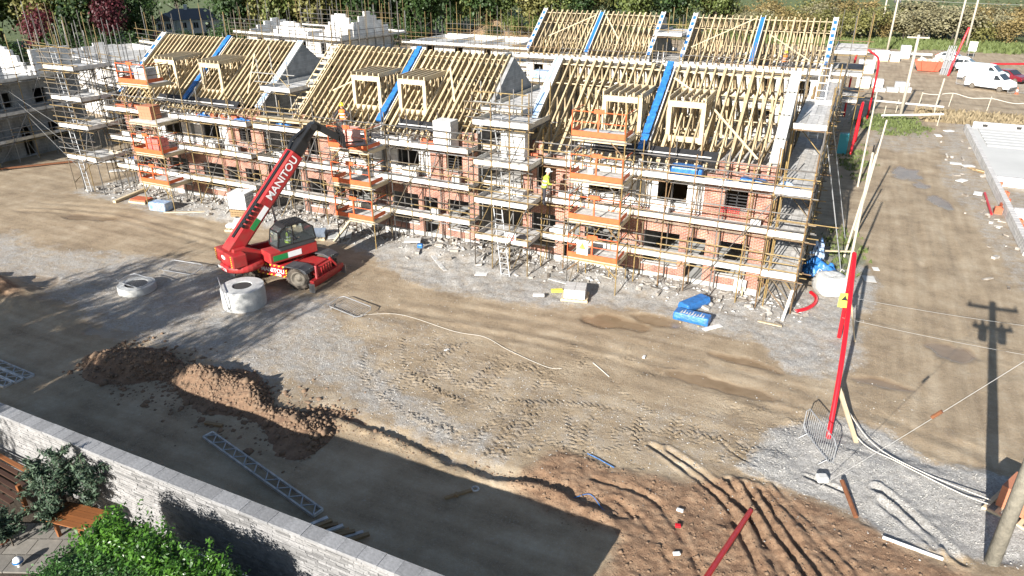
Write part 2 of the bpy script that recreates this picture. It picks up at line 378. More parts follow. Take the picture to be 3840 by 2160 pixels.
# ---------------------------------------------------------------- ground
def geo(a, b, n): return list(np.sign(a) * np.geomspace(abs(a), abs(b), n, endpoint=False))
def lin(a, b, st): return list(np.arange(a, b - 1e-6, st))
XS = np.array(geo(-1500, -62, 34) + lin(-62, -34, .28) + lin(-34, 8, .066) + lin(8, 14, .25) + lin(14, 44, 1.2) + geo(44, 1500, 30) + [1500])
YS = np.array(lin(-90, 4, 4.7) + lin(4, 11.4, .45) + lin(11.4, 24, .062) + lin(24, 34, .125) + lin(34, 66, .4) + lin(66, 170, 1.6) + geo(170, 4000, 34) + [4000])
GX, GY = np.meshgrid(XS, YS)
near = np.clip(1 - np.maximum(np.abs(GX + 15) - 60, 0) / 60, 0, 1) * np.clip(1 - np.maximum(GY - 70, 0) / 40, 0, 1)
CLAY = [(-7.4, 15.2), (-7.17, 15.9), (-6.61, 17.4), (-4.59, 17.3), (-2.2, 17.7), (-1.2, 18.5), (0.8, 18.5), (2.6, 18.1), (4.3, 17.2), (7.5, 17.3), (9, 11), (-3.4, 10.5), (-3.6, 14.6), (-6, 14.7)]
GRAV_R = [(-0.3, 21.6), (-1.1, 18.9), (0.6, 18.5), (2.1, 18.4), (3.1, 17.7), (4.8, 17.7), (6.5, 18.3), (8.5, 18.5), (9, 21.5), (6.0, 22.3), (4.5, 21.9), (3.2, 23.1), (1.2, 23.2)]
GRAV_F = [(-47, 29.0), (-40, 28.6), (-33, 29.0), (-30, 29.2), (-25.5, 29.3), (-21.0, 28.2), (-18.5, 26.5), (-14, 26.2), (-11, 26.6), (-9, 27.9), (-6, 28.4), (-4, 27.7), (-1.5, 27.6), (-.5, 25.6), (1.6, 25.8), (2.4, 27.5), (2.1, 31), (3, 36), (1.8, 40), (0, 41), (0, 34), (-46, 34)]
GRAV_L = [(-44, 18.6), (-37, 18.6), (-33.5, 18.2), (-27.5, 16.8), (-22.5, 16.6), (-18.5, 16.6), (-16.0, 17.2), (-13.5, 16.4), (-9.5, 15.7), (-7.4, 16.1), (-8.3, 17.2), (-13.5, 18.3), (-16.0, 20.5), (-18.5, 21.2), (-20.5, 23.2), (-24.5, 22.6), (-28, 24.2), (-33, 23.4), (-38, 21.8), (-43, 22.4)]
GRAV_E = [(7.2, 62), (6.8, 56), (8.2, 49), (8.6, 43), (9.3, 37), (10.5, 33), (30, 33), (30, 80), (9, 80)]
GRAV_M = [(1.5, 66), (5.8, 64), (8, 70), (6.5, 78), (2, 77)]
g_r = softpoly(GX, GY, GRAV_R, .55, 1.2) * .5 + softpoly(GX, GY, GRAV_R, .6, .45) * .5; g_f = softpoly(GX, GY, GRAV_F, .9, 1.8) * .5 + softpoly(GX, GY, GRAV_F, 1.1, .7) * .5; g_l = softpoly(GX, GY, GRAV_L, 1.3, 2.6) * .5 + softpoly(GX, GY, GRAV_L, 1.8, 1.0) * .5
g_e = softpoly(GX, GY, GRAV_E, 1.2, 3.0); g_m = softpoly(GX, GY, GRAV_M, 1.0, 2.0)
clay = softpoly(GX, GY, CLAY, .45, 1.0) * .5 + softpoly(GX, GY, CLAY, .5, .4) * .5
grey = softpoly(GX, GY, [(-20, 16), (-8, 15.4), (-6.5, 17.6), (-1.5, 18.2), (0, 21.5), (-4, 21.8), (-9, 21.2), (-14, 22.6), (-19, 23.5)], 1.2, 3.0)
gravel = np.clip(np.maximum.reduce([g_r * 1.0, g_f * .72, g_l * .58, g_e * .42, g_m * .36, grey * .24]) , 0, 1)
spk = fbm(GX, GY, 4.0, 77)
gravel = np.clip(gravel + np.where(spk > .15, (spk - .15) * 1.4, 0) * near * (GY > 16), 0, 1)
gravel *= (1 - clay * .9)
wet = np.zeros_like(GX)
for (cx, cy, rx, ry, a) in [(-7.6, 26.7, 1.7, .75, -.1), (-5.8, 27.7, 1.5, .5, .1), (-1.9, 25.7, 1.5, .33, -.1), (4.6, 58, 1.2, 2.4, 0), (6.6, 51.5, .7, 1.9, .3), (5.6, 55.3, .8, .9, 0), (-34.6, 18.8, 1.5, .6, 0), (-26.6, 16.6, 1.4, .5, .2), (3.1, 26.3, 1.4, .4, 0), (-41, 26, 2, .5, .3), (-2.5, 23.6, 2.4, .5, -.05), (5.5, 30, 1.0, 1.2, 0)]:
    dx = GX - cx; dy = GY - cy; u = dx * math.cos(a) + dy * math.sin(a); v = -dx * math.sin(a) + dy * math.cos(a)
    d = np.sqrt((u / rx) ** 2 + (v / ry) ** 2) + fbm(GX, GY, .9, 61) * 1.1
    wet = np.maximum(wet, 1 - sstep(.72, 1.0, d))
wet *= (1 - np.clip(gravel * .6, 0, 1))
edge = fbm(GX, GY, 9.0, 21) * 9
grass = np.clip(sstep(141, 144, GY + edge * .35 - .05 * GX), 0, 1)
grass = np.maximum(grass, sstep(-82, -90, GX + edge * .6 + .10 * (GY - 60)) * (GY > 60))
grass = np.maximum(grass, sstep(40, 46, GX + edge))
grass = np.maximum(grass, sstep(-5, -12, GY))
grass = np.maximum(grass, sstep(-82, -88, GX + edge))
grass = np.maximum(grass, np.clip(1 - np.hypot((GX - 4.2) / 3.4, (GY - 77.0) / 5.0) + fbm(GX, GY, 1.5, 5) * 1.2, 0, .4) * 2.4)
grass = np.maximum(grass, np.clip(1 - np.hypot((GX - 1.0) / 1.2, (GY - 40.0) / 4.0) + fbm(GX, GY, 1.2, 6) * 1.6, 0, .4) * 1.6)
grass = np.maximum(grass, np.clip(1 - np.hypot((GX - 1.2) / 1.3, (GY - 60.0) / 5.0) + fbm(GX, GY, 1.2, 8) * 1.6, 0, .4) * 1.6)
grass = np.clip(grass, 0, 1)
dry = np.clip(softpoly(GX, GY, [(7, 79.5), (30, 79.5), (30, 85), (6.5, 85.5)], .8, 2), 0, 1)
# heights
Z = fbm(GX, GY, 6.0, 1, 3) * .12 * near + fbm(GX, GY, .9, 2, 4) * .055 * near
Z += gravel * fbm(GX, GY, .22, 3, 2) * .05 * near
Z += clay * (np.abs(fbm(GX, GY, .9, 4, 4)) * .22 + np.abs(fbm(GX, GY, .30, 7, 3)) * .11 + fbm(GX, GY, .13, 17, 2) * .05)
Z += g_r * (fbm(GX, GY, 1.4, 9, 3) * .30 + .03)
Z += g_f * fbm(GX, GY, .6, 12, 3) * .14 * (GY < 33)
Z += np.exp(-(((GX + 18.0) / 3.4) ** 2 + ((GY - 30.6) / 1.6) ** 2)) * (.40 + fbm(GX, GY, .7, 13) * .5)
Z += np.exp(-(((GX + 7.5) / 3.0) ** 2 + ((GY - 31.2) / 1.1) ** 2)) * (.22 + fbm(GX, GY, .7, 14) * .4)
Z += np.exp(-(((GX + 33.5) / 2.5) ** 2 + ((GY - 31.2) / 1.4) ** 2)) * (.45 + fbm(GX, GY, .7, 15) * .4)
Z += np.exp(-(((GX + 27.5) / 2.5) ** 2 + ((GY - 31.4) / 1.4) ** 2)) * (.35 + fbm(GX, GY, .7, 16) * .4)
def local(x0, x1, y0, y1):
    i0, i1 = np.searchsorted(XS, [x0, x1]); j0, j1 = np.searchsorted(YS, [y0, y1]); return (slice(j0, j1), slice(i0, i1))
def bbox(pts, pad):
    a = np.array(pts)[:, :2]; return a[:, 0].min() - pad, a[:, 0].max() + pad, a[:, 1].min() - pad, a[:, 1].max() + pad
def rut(pts, w, d, lip=.5):
    pts = smooth_line([(p[0], p[1], 0) for p in pts], 5); pts = [(p[0], p[1]) for p in pts]
    s = local(*bbox(pts, 1.2)); x, y = GX[s], GY[s]
    di, sd_, al = seg_dist(x + fbm(x, y, .45, 31) * .11, y + fbm(x, y, .45, 32) * .11, pts)
    mod = np.clip(.45 + .9 * vnoise(x, y, .4, 3), 0, 1.3)
    Z[s] += (-d * np.exp(-(di / w) ** 2) + lip * d * np.exp(-((di - 1.9 * w) / (.7 * w)) ** 2)) * mod
def track(pts, w=.22, d=.085, per=.23, fade=1.0):
    pts = smooth_line([(p[0], p[1], 0) for p in pts], 6); pts = [(p[0], p[1]) for p in pts]
    s = local(*bbox(pts, .7)); x, y = GX[s], GY[s]
    di, sd_, al = seg_dist(x, y, pts); m = 1 - sstep(w * .85, w * 1.1, di)
    L = al.max(); m = m * sstep(0, .4, al) * sstep(0, .4, L - al)
    ph = al / per + np.abs(sd_) / per * .9 + np.where(sd_ > 0, .5, 0)
    lug = sstep(-.2, .35, np.sin(2 * math.pi * ph))
    Z[s] += m * (-d * .5 + d * lug * (0.6 + .8 * vnoise(x, y, .6, 8))) * fade
for o in (0, .55):
    rut([(-3.84 + o, 18.94), (-2.88 + o, 18.42), (-1.89 + o, 17.77), (-1.07 + o, 17.05), (-.61 + o, 16.24), (.15 + o, 14.87), (.9 + o, 13)], .10, .125, .35)
for o in (0, .5, .95):
    rut([(-1.28 + o, 18.26), (-.67 + o, 17.33), (-.19 + o, 16.61), (.37 + o, 15.84), (1.2 + o, 14.6)], .10, .135, .35)
for o in (0, .45):
    rut([(-.36 + o, 18.69), (.18 + o, 18.0), (.89 + o, 17.28), (1.8 + o, 16.2), (2.4 + o, 15.4)], .09, .06, .3)
rut([(-5.0, 16.6), (-3.2, 16.5), (-2.2, 15.6), (-1.2, 14.2)], .10, .08, .3); rut([(-4.2, 16.0), (-3, 15.4), (-2.0, 14.2)], .09, .07, .3)
rut([(2.85, 19.78), (3.52, 19.28), (4.54, 18.01), (4.95, 17.62)], .12, .10, .8); rut([(3.0, 19.2), (3.6, 18.6), (4.3, 17.9)], .12, .06, .8); rut([(.9, 19.5), (1.6, 19.4), (2.1, 19.3)], .07, .10)
rut([(-1.9, 20.2), (-1.2, 19.6), (-.6, 19.3)], .06, .06)
for p in ([(-8.42, 19.2), (-8.44, 17.71), (-8.5, 15.9)], [(-7.9, 18.9), (-7.97, 17.34), (-8.05, 16.0)], [(-9.0, 18.8), (-9.2, 17.2), (-9.6, 15.9)], [(-7.11, 19.8), (-6.52, 18.61), (-5.76, 17.4)], [(-6.1, 20.0), (-5.97, 18.64), (-5.5, 17.4)],
          [(-10.7, 22.0), (-10.86, 20.37), (-11.1, 18.9)], [(-10.2, 22.0), (-10.3, 20.4), (-10.6, 19.1)], [(-14.2, 22.6), (-13.73, 21.85), (-13.01, 20.64), (-11.87, 19.74), (-10.38, 19.13), (-8.88, 19.29), (-7.2, 20.0), (-5, 20.4)],
          [(-15.2, 21.8), (-14.71, 20.86), (-13.74, 19.64), (-12.47, 18.87), (-10.9, 18.61), (-9.3, 18.56), (-7.5, 18.9)], [(-8.85, 21.8), (-8.5, 20.1)], [(-3.5, 21.2), (-3.25, 19.3)], [(-2.9, 20.9), (-2.4, 19.4)], [(-12.5, 20.8), (-13.6, 18.9), (-14.6, 17.6)], [(-12, 20.6), (-13.0, 18.7), (-13.9, 17.4)],
          [(-5.4, 19.0), (-4.2, 19.6), (-2.5, 20.1), (-.5, 20.2)], [(-11.7, 18.3), (-10.5, 17.2), (-9.8, 16.2)], [(-7.3, 21.4), (-6.8, 20.4)], [(-16, 20.2), (-15, 18.6), (-13.2, 17.4), (-11.2, 16.9), (-9.4, 16.6)], [(-7.4, 18.2), (-7.3, 17.2), (-7.4, 16.4)], [(-4.6, 20.6), (-4.4, 19.2), (-3.9, 18.3)], [(-1.6, 21.0), (-.9, 20.0), (-.8, 19.2)]):
    track(p, w=.21, d=.052, per=.22)
for k in range(34):   # faint smaller tracks turning about the yard
    x0 = RNG.uniform(-17, 0); y0 = RNG.uniform(16.8, 23.5); a = RNG.uniform(0, 6.28); c = RNG.uniform(-.5, .5); pts = [(x0, y0)]
    for j in range(5): a += c * .5; pts.append((pts[-1][0] + math.cos(a) * .7, pts[-1][1] + math.sin(a) * .45))
    track(pts, .17, .040, .20)
for k, (x0, y0, x1, y1) in enumerate([(5.2, 30, 3.9, 62), (6.6, 30, 5.6, 62), (4.2, 26, 5.0, 46), (7.6, 25, 6.2, 46), (3.4, 24, 4.0, 40), (6.2, 22.5, 5.0, 40)]):
    rut([(x0, y0), ((x0 + x1) / 2 + .3, (y0 + y1) / 2), (x1, y1)], .24, .028, .4)
for k, yy in enumerate((23.2, 24.0, 25.0)):
    rut([(-17, yy - .4), (-10, yy + .3), (-3, yy), (2, yy - .8), (7, yy - 2.2)], .22, .022, .4)
for o in (0, .7, 1.7): rut([(-46, 25 + o), (-40, 26.6 + o), (-34, 26.2 + o), (-28, 25.6 + o)], .2, .025, .4)
bm_ = local(-15.5, -3.4, 14.3, 17.2); x, y = GX[bm_], GY[bm_]     # low berm where the hardcore stops
di, sd_, al = seg_dist(x + fbm(x, y, .8, 51) * .25, y + fbm(x, y, .8, 52) * .35, [(-14.2, 15.55), (-12.6, 15.5), (-11.2, 15.45), (-9.4, 15.12), (-7.7, 15.15), (-6.4, 15.4), (-5.5, 15.25), (-4.2, 15.2)])
Z[bm_] += np.exp(-(di / .22) ** 2) * (.11 + fbm(x, y, .35, 53) * .22)
Z[bm_] -= .10 * np.exp(-((sd_ - .45) / .25) ** 2) * (di < 1.2)
Z = Z * (1 - wet * .8) - wet * .05
# soil bank at the far left and stockpile behind the back plots
Z += np.exp(-(((GX + 36.0) / 3.2) ** 2 + ((GY - 16.9) / 1.0) ** 2)) * (.75 + fbm(GX, GY, .7, 71) * .9)
clay = np.maximum(clay, sstep(.35, .6, np.exp(-(((GX + 36.0) / 3.2) ** 2 + ((GY - 16.9) / 1.0) ** 2))))
Z += sstep(170, 420, GY) * 14 * (1 + fbm(GX, GY, 160, 81) * 1.0) * (GY > 150)
GV = np.stack([GX.ravel(), GY.ravel(), Z.ravel()], 1)
ny, nx = GX.shape; idx = np.arange(nx * ny).reshape(ny, nx)
GF = np.stack([idx[:-1, :-1].ravel(), idx[:-1, 1:].ravel(), idx[1:, 1:].ravel(), idx[1:, :-1].ravel()], 1)
def gz(x, y):
    i = int(np.clip(np.searchsorted(XS, x), 0, nx - 1)); j = int(np.clip(np.searchsorted(YS, y), 0, ny - 1)); return float(Z[j, i])
m, n, l, b = nt('ground_mat')
at = n.new('ShaderNodeAttribute'); at.attribute_name = 'zone'; at2 = n.new('ShaderNodeAttribute'); at2.attribute_name = 'zone2'
sp = n.new('ShaderNodeSeparateColor'); l.new(at.outputs['Color'], sp.inputs[0]); sp2 = n.new('ShaderNodeSeparateColor'); l.new(at2.outputs['Color'], sp2.inputs[0])
ge = n.new('ShaderNodeNewGeometry'); P = ge.outputs['Position']
def noi(scale, det=6, rough=.6):
    q = n.new('ShaderNodeTexNoise'); q.inputs['Scale'].default_value = scale; q.inputs['Detail'].default_value = det; q.inputs['Roughness'].default_value = rough; l.new(P, q.inputs['Vector']); return q.outputs['Fac']
def ramp(f, stops):
    r = n.new('ShaderNodeValToRGB'); e = r.color_ramp.elements
    e[0].position, e[0].color = stops[0][0], (*stops[0][1], 1); e[1].position, e[1].color = stops[-1][0], (*stops[-1][1], 1)
    for p_, c_ in stops[1:-1]: k_ = e.new(p_); k_.color = (*c_, 1)
    l.new(f, r.inputs[0]); return r.outputs[0]
def mixc(f, a, b_):
    q = n.new('ShaderNodeMix'); q.data_type = 'RGBA'; l.new(f, q.inputs[0]); l.new(a, q.inputs[6]); l.new(b_, q.inputs[7]); return q.outputs[2]
def math_(op, a, b_=None, c_=None):
    q = n.new('ShaderNodeMath'); q.operation = op
    for i_, v_ in enumerate((a, b_, c_)):
        if v_ is None: continue
        if isinstance(v_, (int, float)): q.inputs[i_].default_value = v_
        else: l.new(v_, q.inputs[i_])
    return q.outputs[0]
mp = n.new('ShaderNodeMapping'); mp.inputs['Scale'].default_value = (2.4, .16, 1); l.new(P, mp.inputs['Vector'])
stk = n.new('ShaderNodeTexNoise'); stk.inputs['Scale'].default_value = 1.0; stk.inputs['Detail'].default_value = 6; l.new(mp.outputs[0], stk.inputs['Vector'])
mp2 = n.new('ShaderNodeMapping'); mp2.inputs['Scale'].default_value = (.16, 2.0, 1); mp2.inputs['Rotation'].default_value = (0, 0, -.12); l.new(P, mp2.inputs['Vector'])
stk2 = n.new('ShaderNodeTexNoise'); stk2.inputs['Scale'].default_value = 1.0; stk2.inputs['Detail'].default_value = 6; l.new(mp2.outputs[0], stk2.inputs['Vector'])
streak = math_('ADD', math_('MULTIPLY', stk.outputs['Fac'], sp2.outputs[1]), math_('MULTIPLY', stk2.outputs['Fac'], math_('SUBTRACT', 1.0, sp2.outputs[1])))
grain = math_('ADD', math_('MULTIPLY', noi(7, 6, .8), .55), math_('MULTIPLY', noi(26, 3, .8), .45))
mudf = math_('ADD', math_('ADD', math_('MULTIPLY', noi(.55, 9, .68), .50), math_('MULTIPLY', streak, .25)), math_('MULTIPLY', grain, .25))
mud = ramp(mudf, [(.38, (.182, .130, .078)), (.5, (.312, .236, .150)), (.62, (.435, .350, .243))])
fleck = ramp(noi(19, 3, .8), [(.55, (0, 0, 0)), (.68, (1, 1, 1))])
sep = n.new('ShaderNodeSeparateColor'); l.new(fleck, sep.inputs[0])
stonec = ramp(noi(9, 6, .8), [(.33, (.18, .168, .152)), (.47, (.33, .315, .290)), (.60, (.50, .48, .45)), (.72, (.66, .64, .605))])
mud2 = mixc(math_('MULTIPLY', sep.outputs[0], .45), mud, stonec)
vor = n.new('ShaderNodeTexVoronoi'); vor.inputs['Scale'].default_value = 24; l.new(P, vor.inputs['Vector'])
vcol = n.new('ShaderNodeSeparateColor'); l.new(vor.outputs['Color'], vcol.inputs[0])
peb = ramp(vcol.outputs[0], [(.0, (.22, .207, .188)), (.4, (.36, .343, .316)), (.75, (.49, .468, .436)), (1, (.64, .617, .58))])
gravc = mixc(noi(3.0, 5), peb, stonec)
gf = math_('SMOOTHSTEP', sp.outputs[0], 0, 1) if False else sp.outputs[0]
brk = math_('ADD', gf, math_('MULTIPLY', math_('SUBTRACT', noi(1.6, 9, .75), .5), 1.9))
gmask = ramp(brk, [(.18, (0, 0, 0)), (.85, (1, 1, 1))]); gm_ = n.new('ShaderNodeSeparateColor'); l.new(gmask, gm_.inputs[0])
gclip = math_('MULTIPLY', gm_.outputs[0], math_('MINIMUM', math_('MULTIPLY', gf, 3.0), 1.0))
c1 = mixc(gclip, mud2, gravc)
clayc = ramp(math_('ADD', math_('MULTIPLY', noi(1.8, 8, .75), .6), math_('MULTIPLY', grain, .4)), [(.38, (.128, .068, .037)), (.5, (.25, .152, .088)), (.62, (.38, .258, .162))])
c2 = mixc(sp.outputs[1], c1, clayc)
wetc = ramp(noi(1.2, 4), [(.3, (.17, .118, .070)), (.7, (.25, .182, .115))])
c3 = mixc(sp.outputs[2], c2, wetc)
grc = ramp(noi(.35, 9, .7), [(.30, (.045, .065, .020)), (.5, (.085, .11, .034)), (.7, (.14, .155, .06))])
c4 = mixc(at.outputs['Alpha'], c3, grc)
dryc = ramp(noi(2, 6), [(.3, (.22, .17, .105)), (.7, (.34, .28, .185))])
c5 = mixc(sp2.outputs[0], c4, dryc)
l.new(c5, b.inputs['Base Color'])
rg = math_('SUBTRACT', .9, math_('MULTIPLY', sp.outputs[2], .66)); l.new(rg, b.inputs['Roughness'])
hb = math_('ADD', math_('MULTIPLY', noi(6, 8, .8), math_('ADD', .7, math_('MULTIPLY', sp.outputs[1], .4))), math_('MULTIPLY', noi(30, 3, .7), math_('ADD', .4, math_('MULTIPLY', gclip, .6))))
bp = n.new('ShaderNodeBump'); bp.inputs['Distance'].default_value = .065; l.new(math_('SUBTRACT', .95, math_('MULTIPLY', sp.outputs[2], .92)), bp.inputs['Strength'])
l.new(hb, bp.inputs['Height']); l.new(bp.outputs[0], b.inputs['Normal'])
me = mesh('ground', GV, GF, 'ground_mat', True)
ca = me.color_attributes.new('zone', 'FLOAT_COLOR', 'POINT'); ca.data.foreach_set('color', np.stack([gravel.ravel(), clay.ravel(), wet.ravel(), grass.ravel()], 1).astype(np.float32).ravel())
cb_ = me.color_attributes.new('zone2', 'FLOAT_COLOR', 'POINT'); cb_.data.foreach_set('color', np.stack([dry.ravel(), sstep(1.0, 3.5, GX.ravel()) * (GY.ravel() > 22) * 1.0, dry.ravel() * 0, dry.ravel() * 0 + 1], 1).astype(np.float32).ravel())
ground = link('ground', me); ground['kind'] = 'structure'

# loose stones / clods
_ico = MB().add([(0, 0, 1), (.9, 0, .1), (.28, .85, .1), (-.72, .53, .1), (-.72, -.53, .1), (.28, -.85, .1), (0, 0, -.6)],
                [(0, 1, 2), (0, 2, 3), (0, 3, 4), (0, 4, 5), (0, 5, 1), (6, 2, 1), (6, 3, 2), (6, 4, 3), (6, 5, 4), (6, 1, 5)])
IV = np.array(_ico.v); IF = np.array(_ico.f)
def scatter(pts, sizes, flat=.65):
    n_ = len(pts); s_ = np.asarray(sizes)[:, None, None]
    a = RNG.uniform(0, 6.283, n_); ca_, sa_ = np.cos(a), np.sin(a)
    V0 = IV[None] * (1 + RNG.uniform(-.35, .35, (n_, 7, 3))) * np.array([1, 1, flat]) * s_
    X = V0[..., 0] * ca_[:, None] - V0[..., 1] * sa_[:, None]; Y = V0[..., 0] * sa_[:, None] + V0[..., 1] * ca_[:, None]
    Vv = np.stack([X, Y, V0[..., 2]], -1) + np.asarray(pts)[:, None, :]
    Ff = IF[None] + (np.arange(n_) * 7)[:, None, None]
    return Vv.reshape(-1, 3), Ff.reshape(-1, 3)
def pick(mask, x0, x1, y0, y1, count):
    x = RNG.uniform(x0, x1, count * 6); y = RNG.uniform(y0, y1, count * 6)
    i = np.clip(np.searchsorted(XS, x), 0, nx - 1); j = np.clip(np.searchsorted(YS, y), 0, ny - 1)
    k = np.nonzero(RNG.random(len(x)) < mask[j, i])[0][:count]
    return np.stack([x[k], y[k], Z[j[k], i[k]]], 1)
leafmat('gravel_stone', (0.20, 0.19, 0.172), (0.44, 0.425, 0.395), .9, scale=6, spec=.3)
pts = np.concatenate([pick(g_r, -1.5, 9, 17, 23.5, 5200), pick(g_f, -46, 3, 26, 33.5, 8000), pick(g_l, -38, -7, 16, 25, 3600), pick(np.clip(grey, .12, 1), -22, 4, 16, 27, 4500)])
Vs, Fs = scatter(pts, np.minimum(RNG.gamma(1.4, .009, len(pts)) + .008, .038), .5)
st = link('gravel', mesh('gravel', Vs, Fs, 'gravel_stone')); tag(st, 'pale loose limestone hardcore chippings lying over the site', 'gravel', kind='stuff')
pts = np.concatenate([pick(clay, -8, 8, 12, 18.8, 5000), pick(np.exp(-((GY - 15.5) / .35) ** 2) * (GX > -15) * (GX < -4), -15, -3.5, 14.6, 16.3, 700)])
Vs, Fs = scatter(pts, RNG.gamma(1.3, .012, len(pts)) + .008, .6)
st = link('clods', mesh('clods', Vs, Fs, 'clod')); tag(st, 'loose brown clods of dug clay in the foreground ruts', 'soil', kind='stuff')
leafmat('offcut', (0.13, 0.105, 0.08), (0.46, 0.43, 0.385), .9, scale=3, spec=.3)
pts = pick(np.exp(-((GY - 31.4) / 1.1) ** 2) * .9, -46, 0, 28.6, 33, 2000)
Vs, Fs = scatter(pts, RNG.gamma(1.6, .03, len(pts)) + .02, .5)
st = link('rubble', mesh('rubble', Vs, Fs, 'rubble')); tag(st, 'broken block rubble strewn under the front scaffolding', 'rubble', kind='stuff')

mb = MB(); rd = random.Random(77)      # broken offcuts under the scaffold and beside the foundation
for k in range(330):
    x, y = (rd.uniform(-46, 0), rd.gauss(31.0, .9)) if k < 300 else (rd.uniform(7.6, 9.8), rd.uniform(38, 76))
    if y < 28.8 and k < 300: continue
    L = rd.uniform(.12, .6); w_ = rd.choice((.08, .12, .2)); T_ = Matrix.Translation((x, y, gz(x, y) + .04)) @ Euler((rd.gauss(0, .2), rd.gauss(0, .2), rd.uniform(0, 3.1))).to_matrix().to_4x4()
    b_ = MB(T_); b_.box(-L / 2, L / 2, -w_ / 2, w_ / 2, -.03, rd.choice((.02, .05, .1))); mb.add(b_.v, b_.f)
o = link('offcuts', mesh('offcuts', mb.v, mb.f, 'offcut')); tag(o, 'scattered board and block offcuts along the scaffold foot', 'debris', kind='stuff')
# heap of dug clay beside the stone wall
hx = np.arange(-26.5, -13.0, .07); hy = np.arange(13.2, 17.6, .07); HX, HY = np.meshgrid(hx, hy)
cl = 15.12 + .35 * np.sin(HX * .55) + (HX + 20) * -.03
wd = .72 + .25 * np.sin(HX * 1.3 + 1)
env = np.exp(-np.abs((HY - cl) / wd) ** 2.0) * sstep(-26.4, -24.2, HX) * sstep(-13.3, -15.2, HX)
env = env * (.30 + 1.35 * vnoise(HX, HY, 1.3, 5)) + fbm(HX, HY, .5, 33, 4) * .42 * np.clip(env * 3, 0, 1) + np.abs(fbm(HX, HY, .22, 37, 3)) * .26 * np.clip(env * 4, 0, 1)
HZ = env * .46 - .06
k = np.arange(HX.size).reshape(HX.shape)
heap = link('clay_heap', mesh('clay_heap', np.stack([HX.ravel(), HY.ravel(), HZ.ravel()], 1), np.stack([k[:-1, :-1].ravel(), k[:-1, 1:].ravel(), k[1:, 1:].ravel(), k[1:, :-1].ravel()], 1), 'clay', True))
tag(heap, 'long heap of dug brown clay lying in the shade of the wall', 'soil heap')
px_ = RNG.uniform(-25.6, -13.6, 5200); py_ = RNG.normal(15.1, .75, 5200); i = np.clip(((px_ + 26.5) / .07).astype(int), 0, HX.shape[1] - 1); j = np.clip(((py_ - 13.2) / .07).astype(int), 0, HX.shape[0] - 1)
Vs, Fs = scatter(np.stack([px_, py_, np.maximum(HZ[j, i], 0)], 1), RNG.gamma(1.5, .024, 5200) + .012, .8)
o = link('clod', mesh('clod', Vs, Fs, 'clod'), heap, (0, 0, 0)); o['kind'] = 'stuff'
# ---------------------------------------------------------------- houses
def wall_mesh(u0, u1, z0, z1, t, holes, fn):
    """wall slab with rectangular openings; fn(u, depth, z) -> xyz, depth 0 = outer face"""
    us = sorted({u0, u1, *[min(max(h[i], u0), u1) for h in holes for i in (0, 1)]}); zs = sorted({z0, z1, *[min(max(h[i], z0), z1) for h in holes for i in (2, 3)]})
    def solid(i, j):
        if i < 0 or j < 0 or i >= len(us) - 1 or j >= len(zs) - 1: return False
        a = (us[i] + us[i + 1]) / 2; c = (zs[j] + zs[j + 1]) / 2
        return not any(h[0] < a < h[1] and h[2] < c < h[3] for h in holes)
    mb = MB()
    for i in range(len(us) - 1):
        for j in range(len(zs) - 1):
            if not solid(i, j): continue
            a, b, c, d = us[i], us[i + 1], zs[j], zs[j + 1]
            mb.add([fn(a, 0, c), fn(b, 0, c), fn(b, 0, d), fn(a, 0, d)], [(0, 1, 2, 3)]); mb.add([fn(a, t, c), fn(b, t, c), fn(b, t, d), fn(a, t, d)], [(3, 2, 1, 0)])
            if not solid(i - 1, j): mb.add([fn(a, 0, c), fn(a, 0, d), fn(a, t, d), fn(a, t, c)], [(0, 1, 2, 3)])
            if not solid(i + 1, j): mb.add([fn(b, 0, c), fn(b, t, c), fn(b, t, d), fn(b, 0, d)], [(0, 1, 2, 3)])
            if not solid(i, j - 1): mb.add([fn(a, 0, c), fn(a, t, c), fn(b, t, c), fn(b, 0, c)], [(0, 1, 2, 3)])
            if not solid(i, j + 1): mb.add([fn(a, 0, d), fn(b, 0, d), fn(b, t, d), fn(a, t, d)], [(0, 1, 2, 3)])
    return mb
RUN, EAVE, RIDGE = 4.45, 6.22, 9.55
SLOPE = (RIDGE - EAVE) / RUN
def truss_data():
    mb = MB(); t = .074
    for s in (-1, 1):
        mb.bar((0, s * (RUN + .38), EAVE - .38 * SLOPE - RIDGE), (0, 0, 0), t, .20)                       # rafter
        mb.bar((0, s * 1.75, -2.9), (0, s * 1.75, -1.75 * SLOPE), t, .11)                                # attic stud
        mb.bar((0, s * 3.1, -3.3), (0, s * 2.2, -2.2 * SLOPE), t, .09); mb.bar((0, s * 3.1, -3.3), (0, s * 3.6, -3.6 * SLOPE), t, .08)
    mb.bar((0, -RUN, EAVE - RIDGE + .04), (0, RUN, EAVE - RIDGE + .04), t, .20)                           # tie
    mb.bar((0, -1.45, -1.08), (0, 1.45, -1.08), t, .13); mb.bar((0, 0, -.05), (0, 0, -1.05), t, .09)
    mb.bar((0, -1.0, -1.08), (0, -.45, -.36), t, .07); mb.bar((0, 1.0, -1.08), (0, .45, -.36), t, .07)
    return mb
TRUSS = {}
def truss_mesh(m):
    if m not in TRUSS:
        b = truss_data(); TRUSS[m] = mesh('roof_truss', b.v, b.f, m)
    return TRUSS[m]
def house(label, n=32, *, cx=0, yf=0, half=6.05, front='detail', dormers=(), left='plain', right='plain', blue=True, felt=None, group=None, brace=()):
    return house_(label, cx, yf, half, front, dormers, left, right, blue, felt, group, False, brace, n)
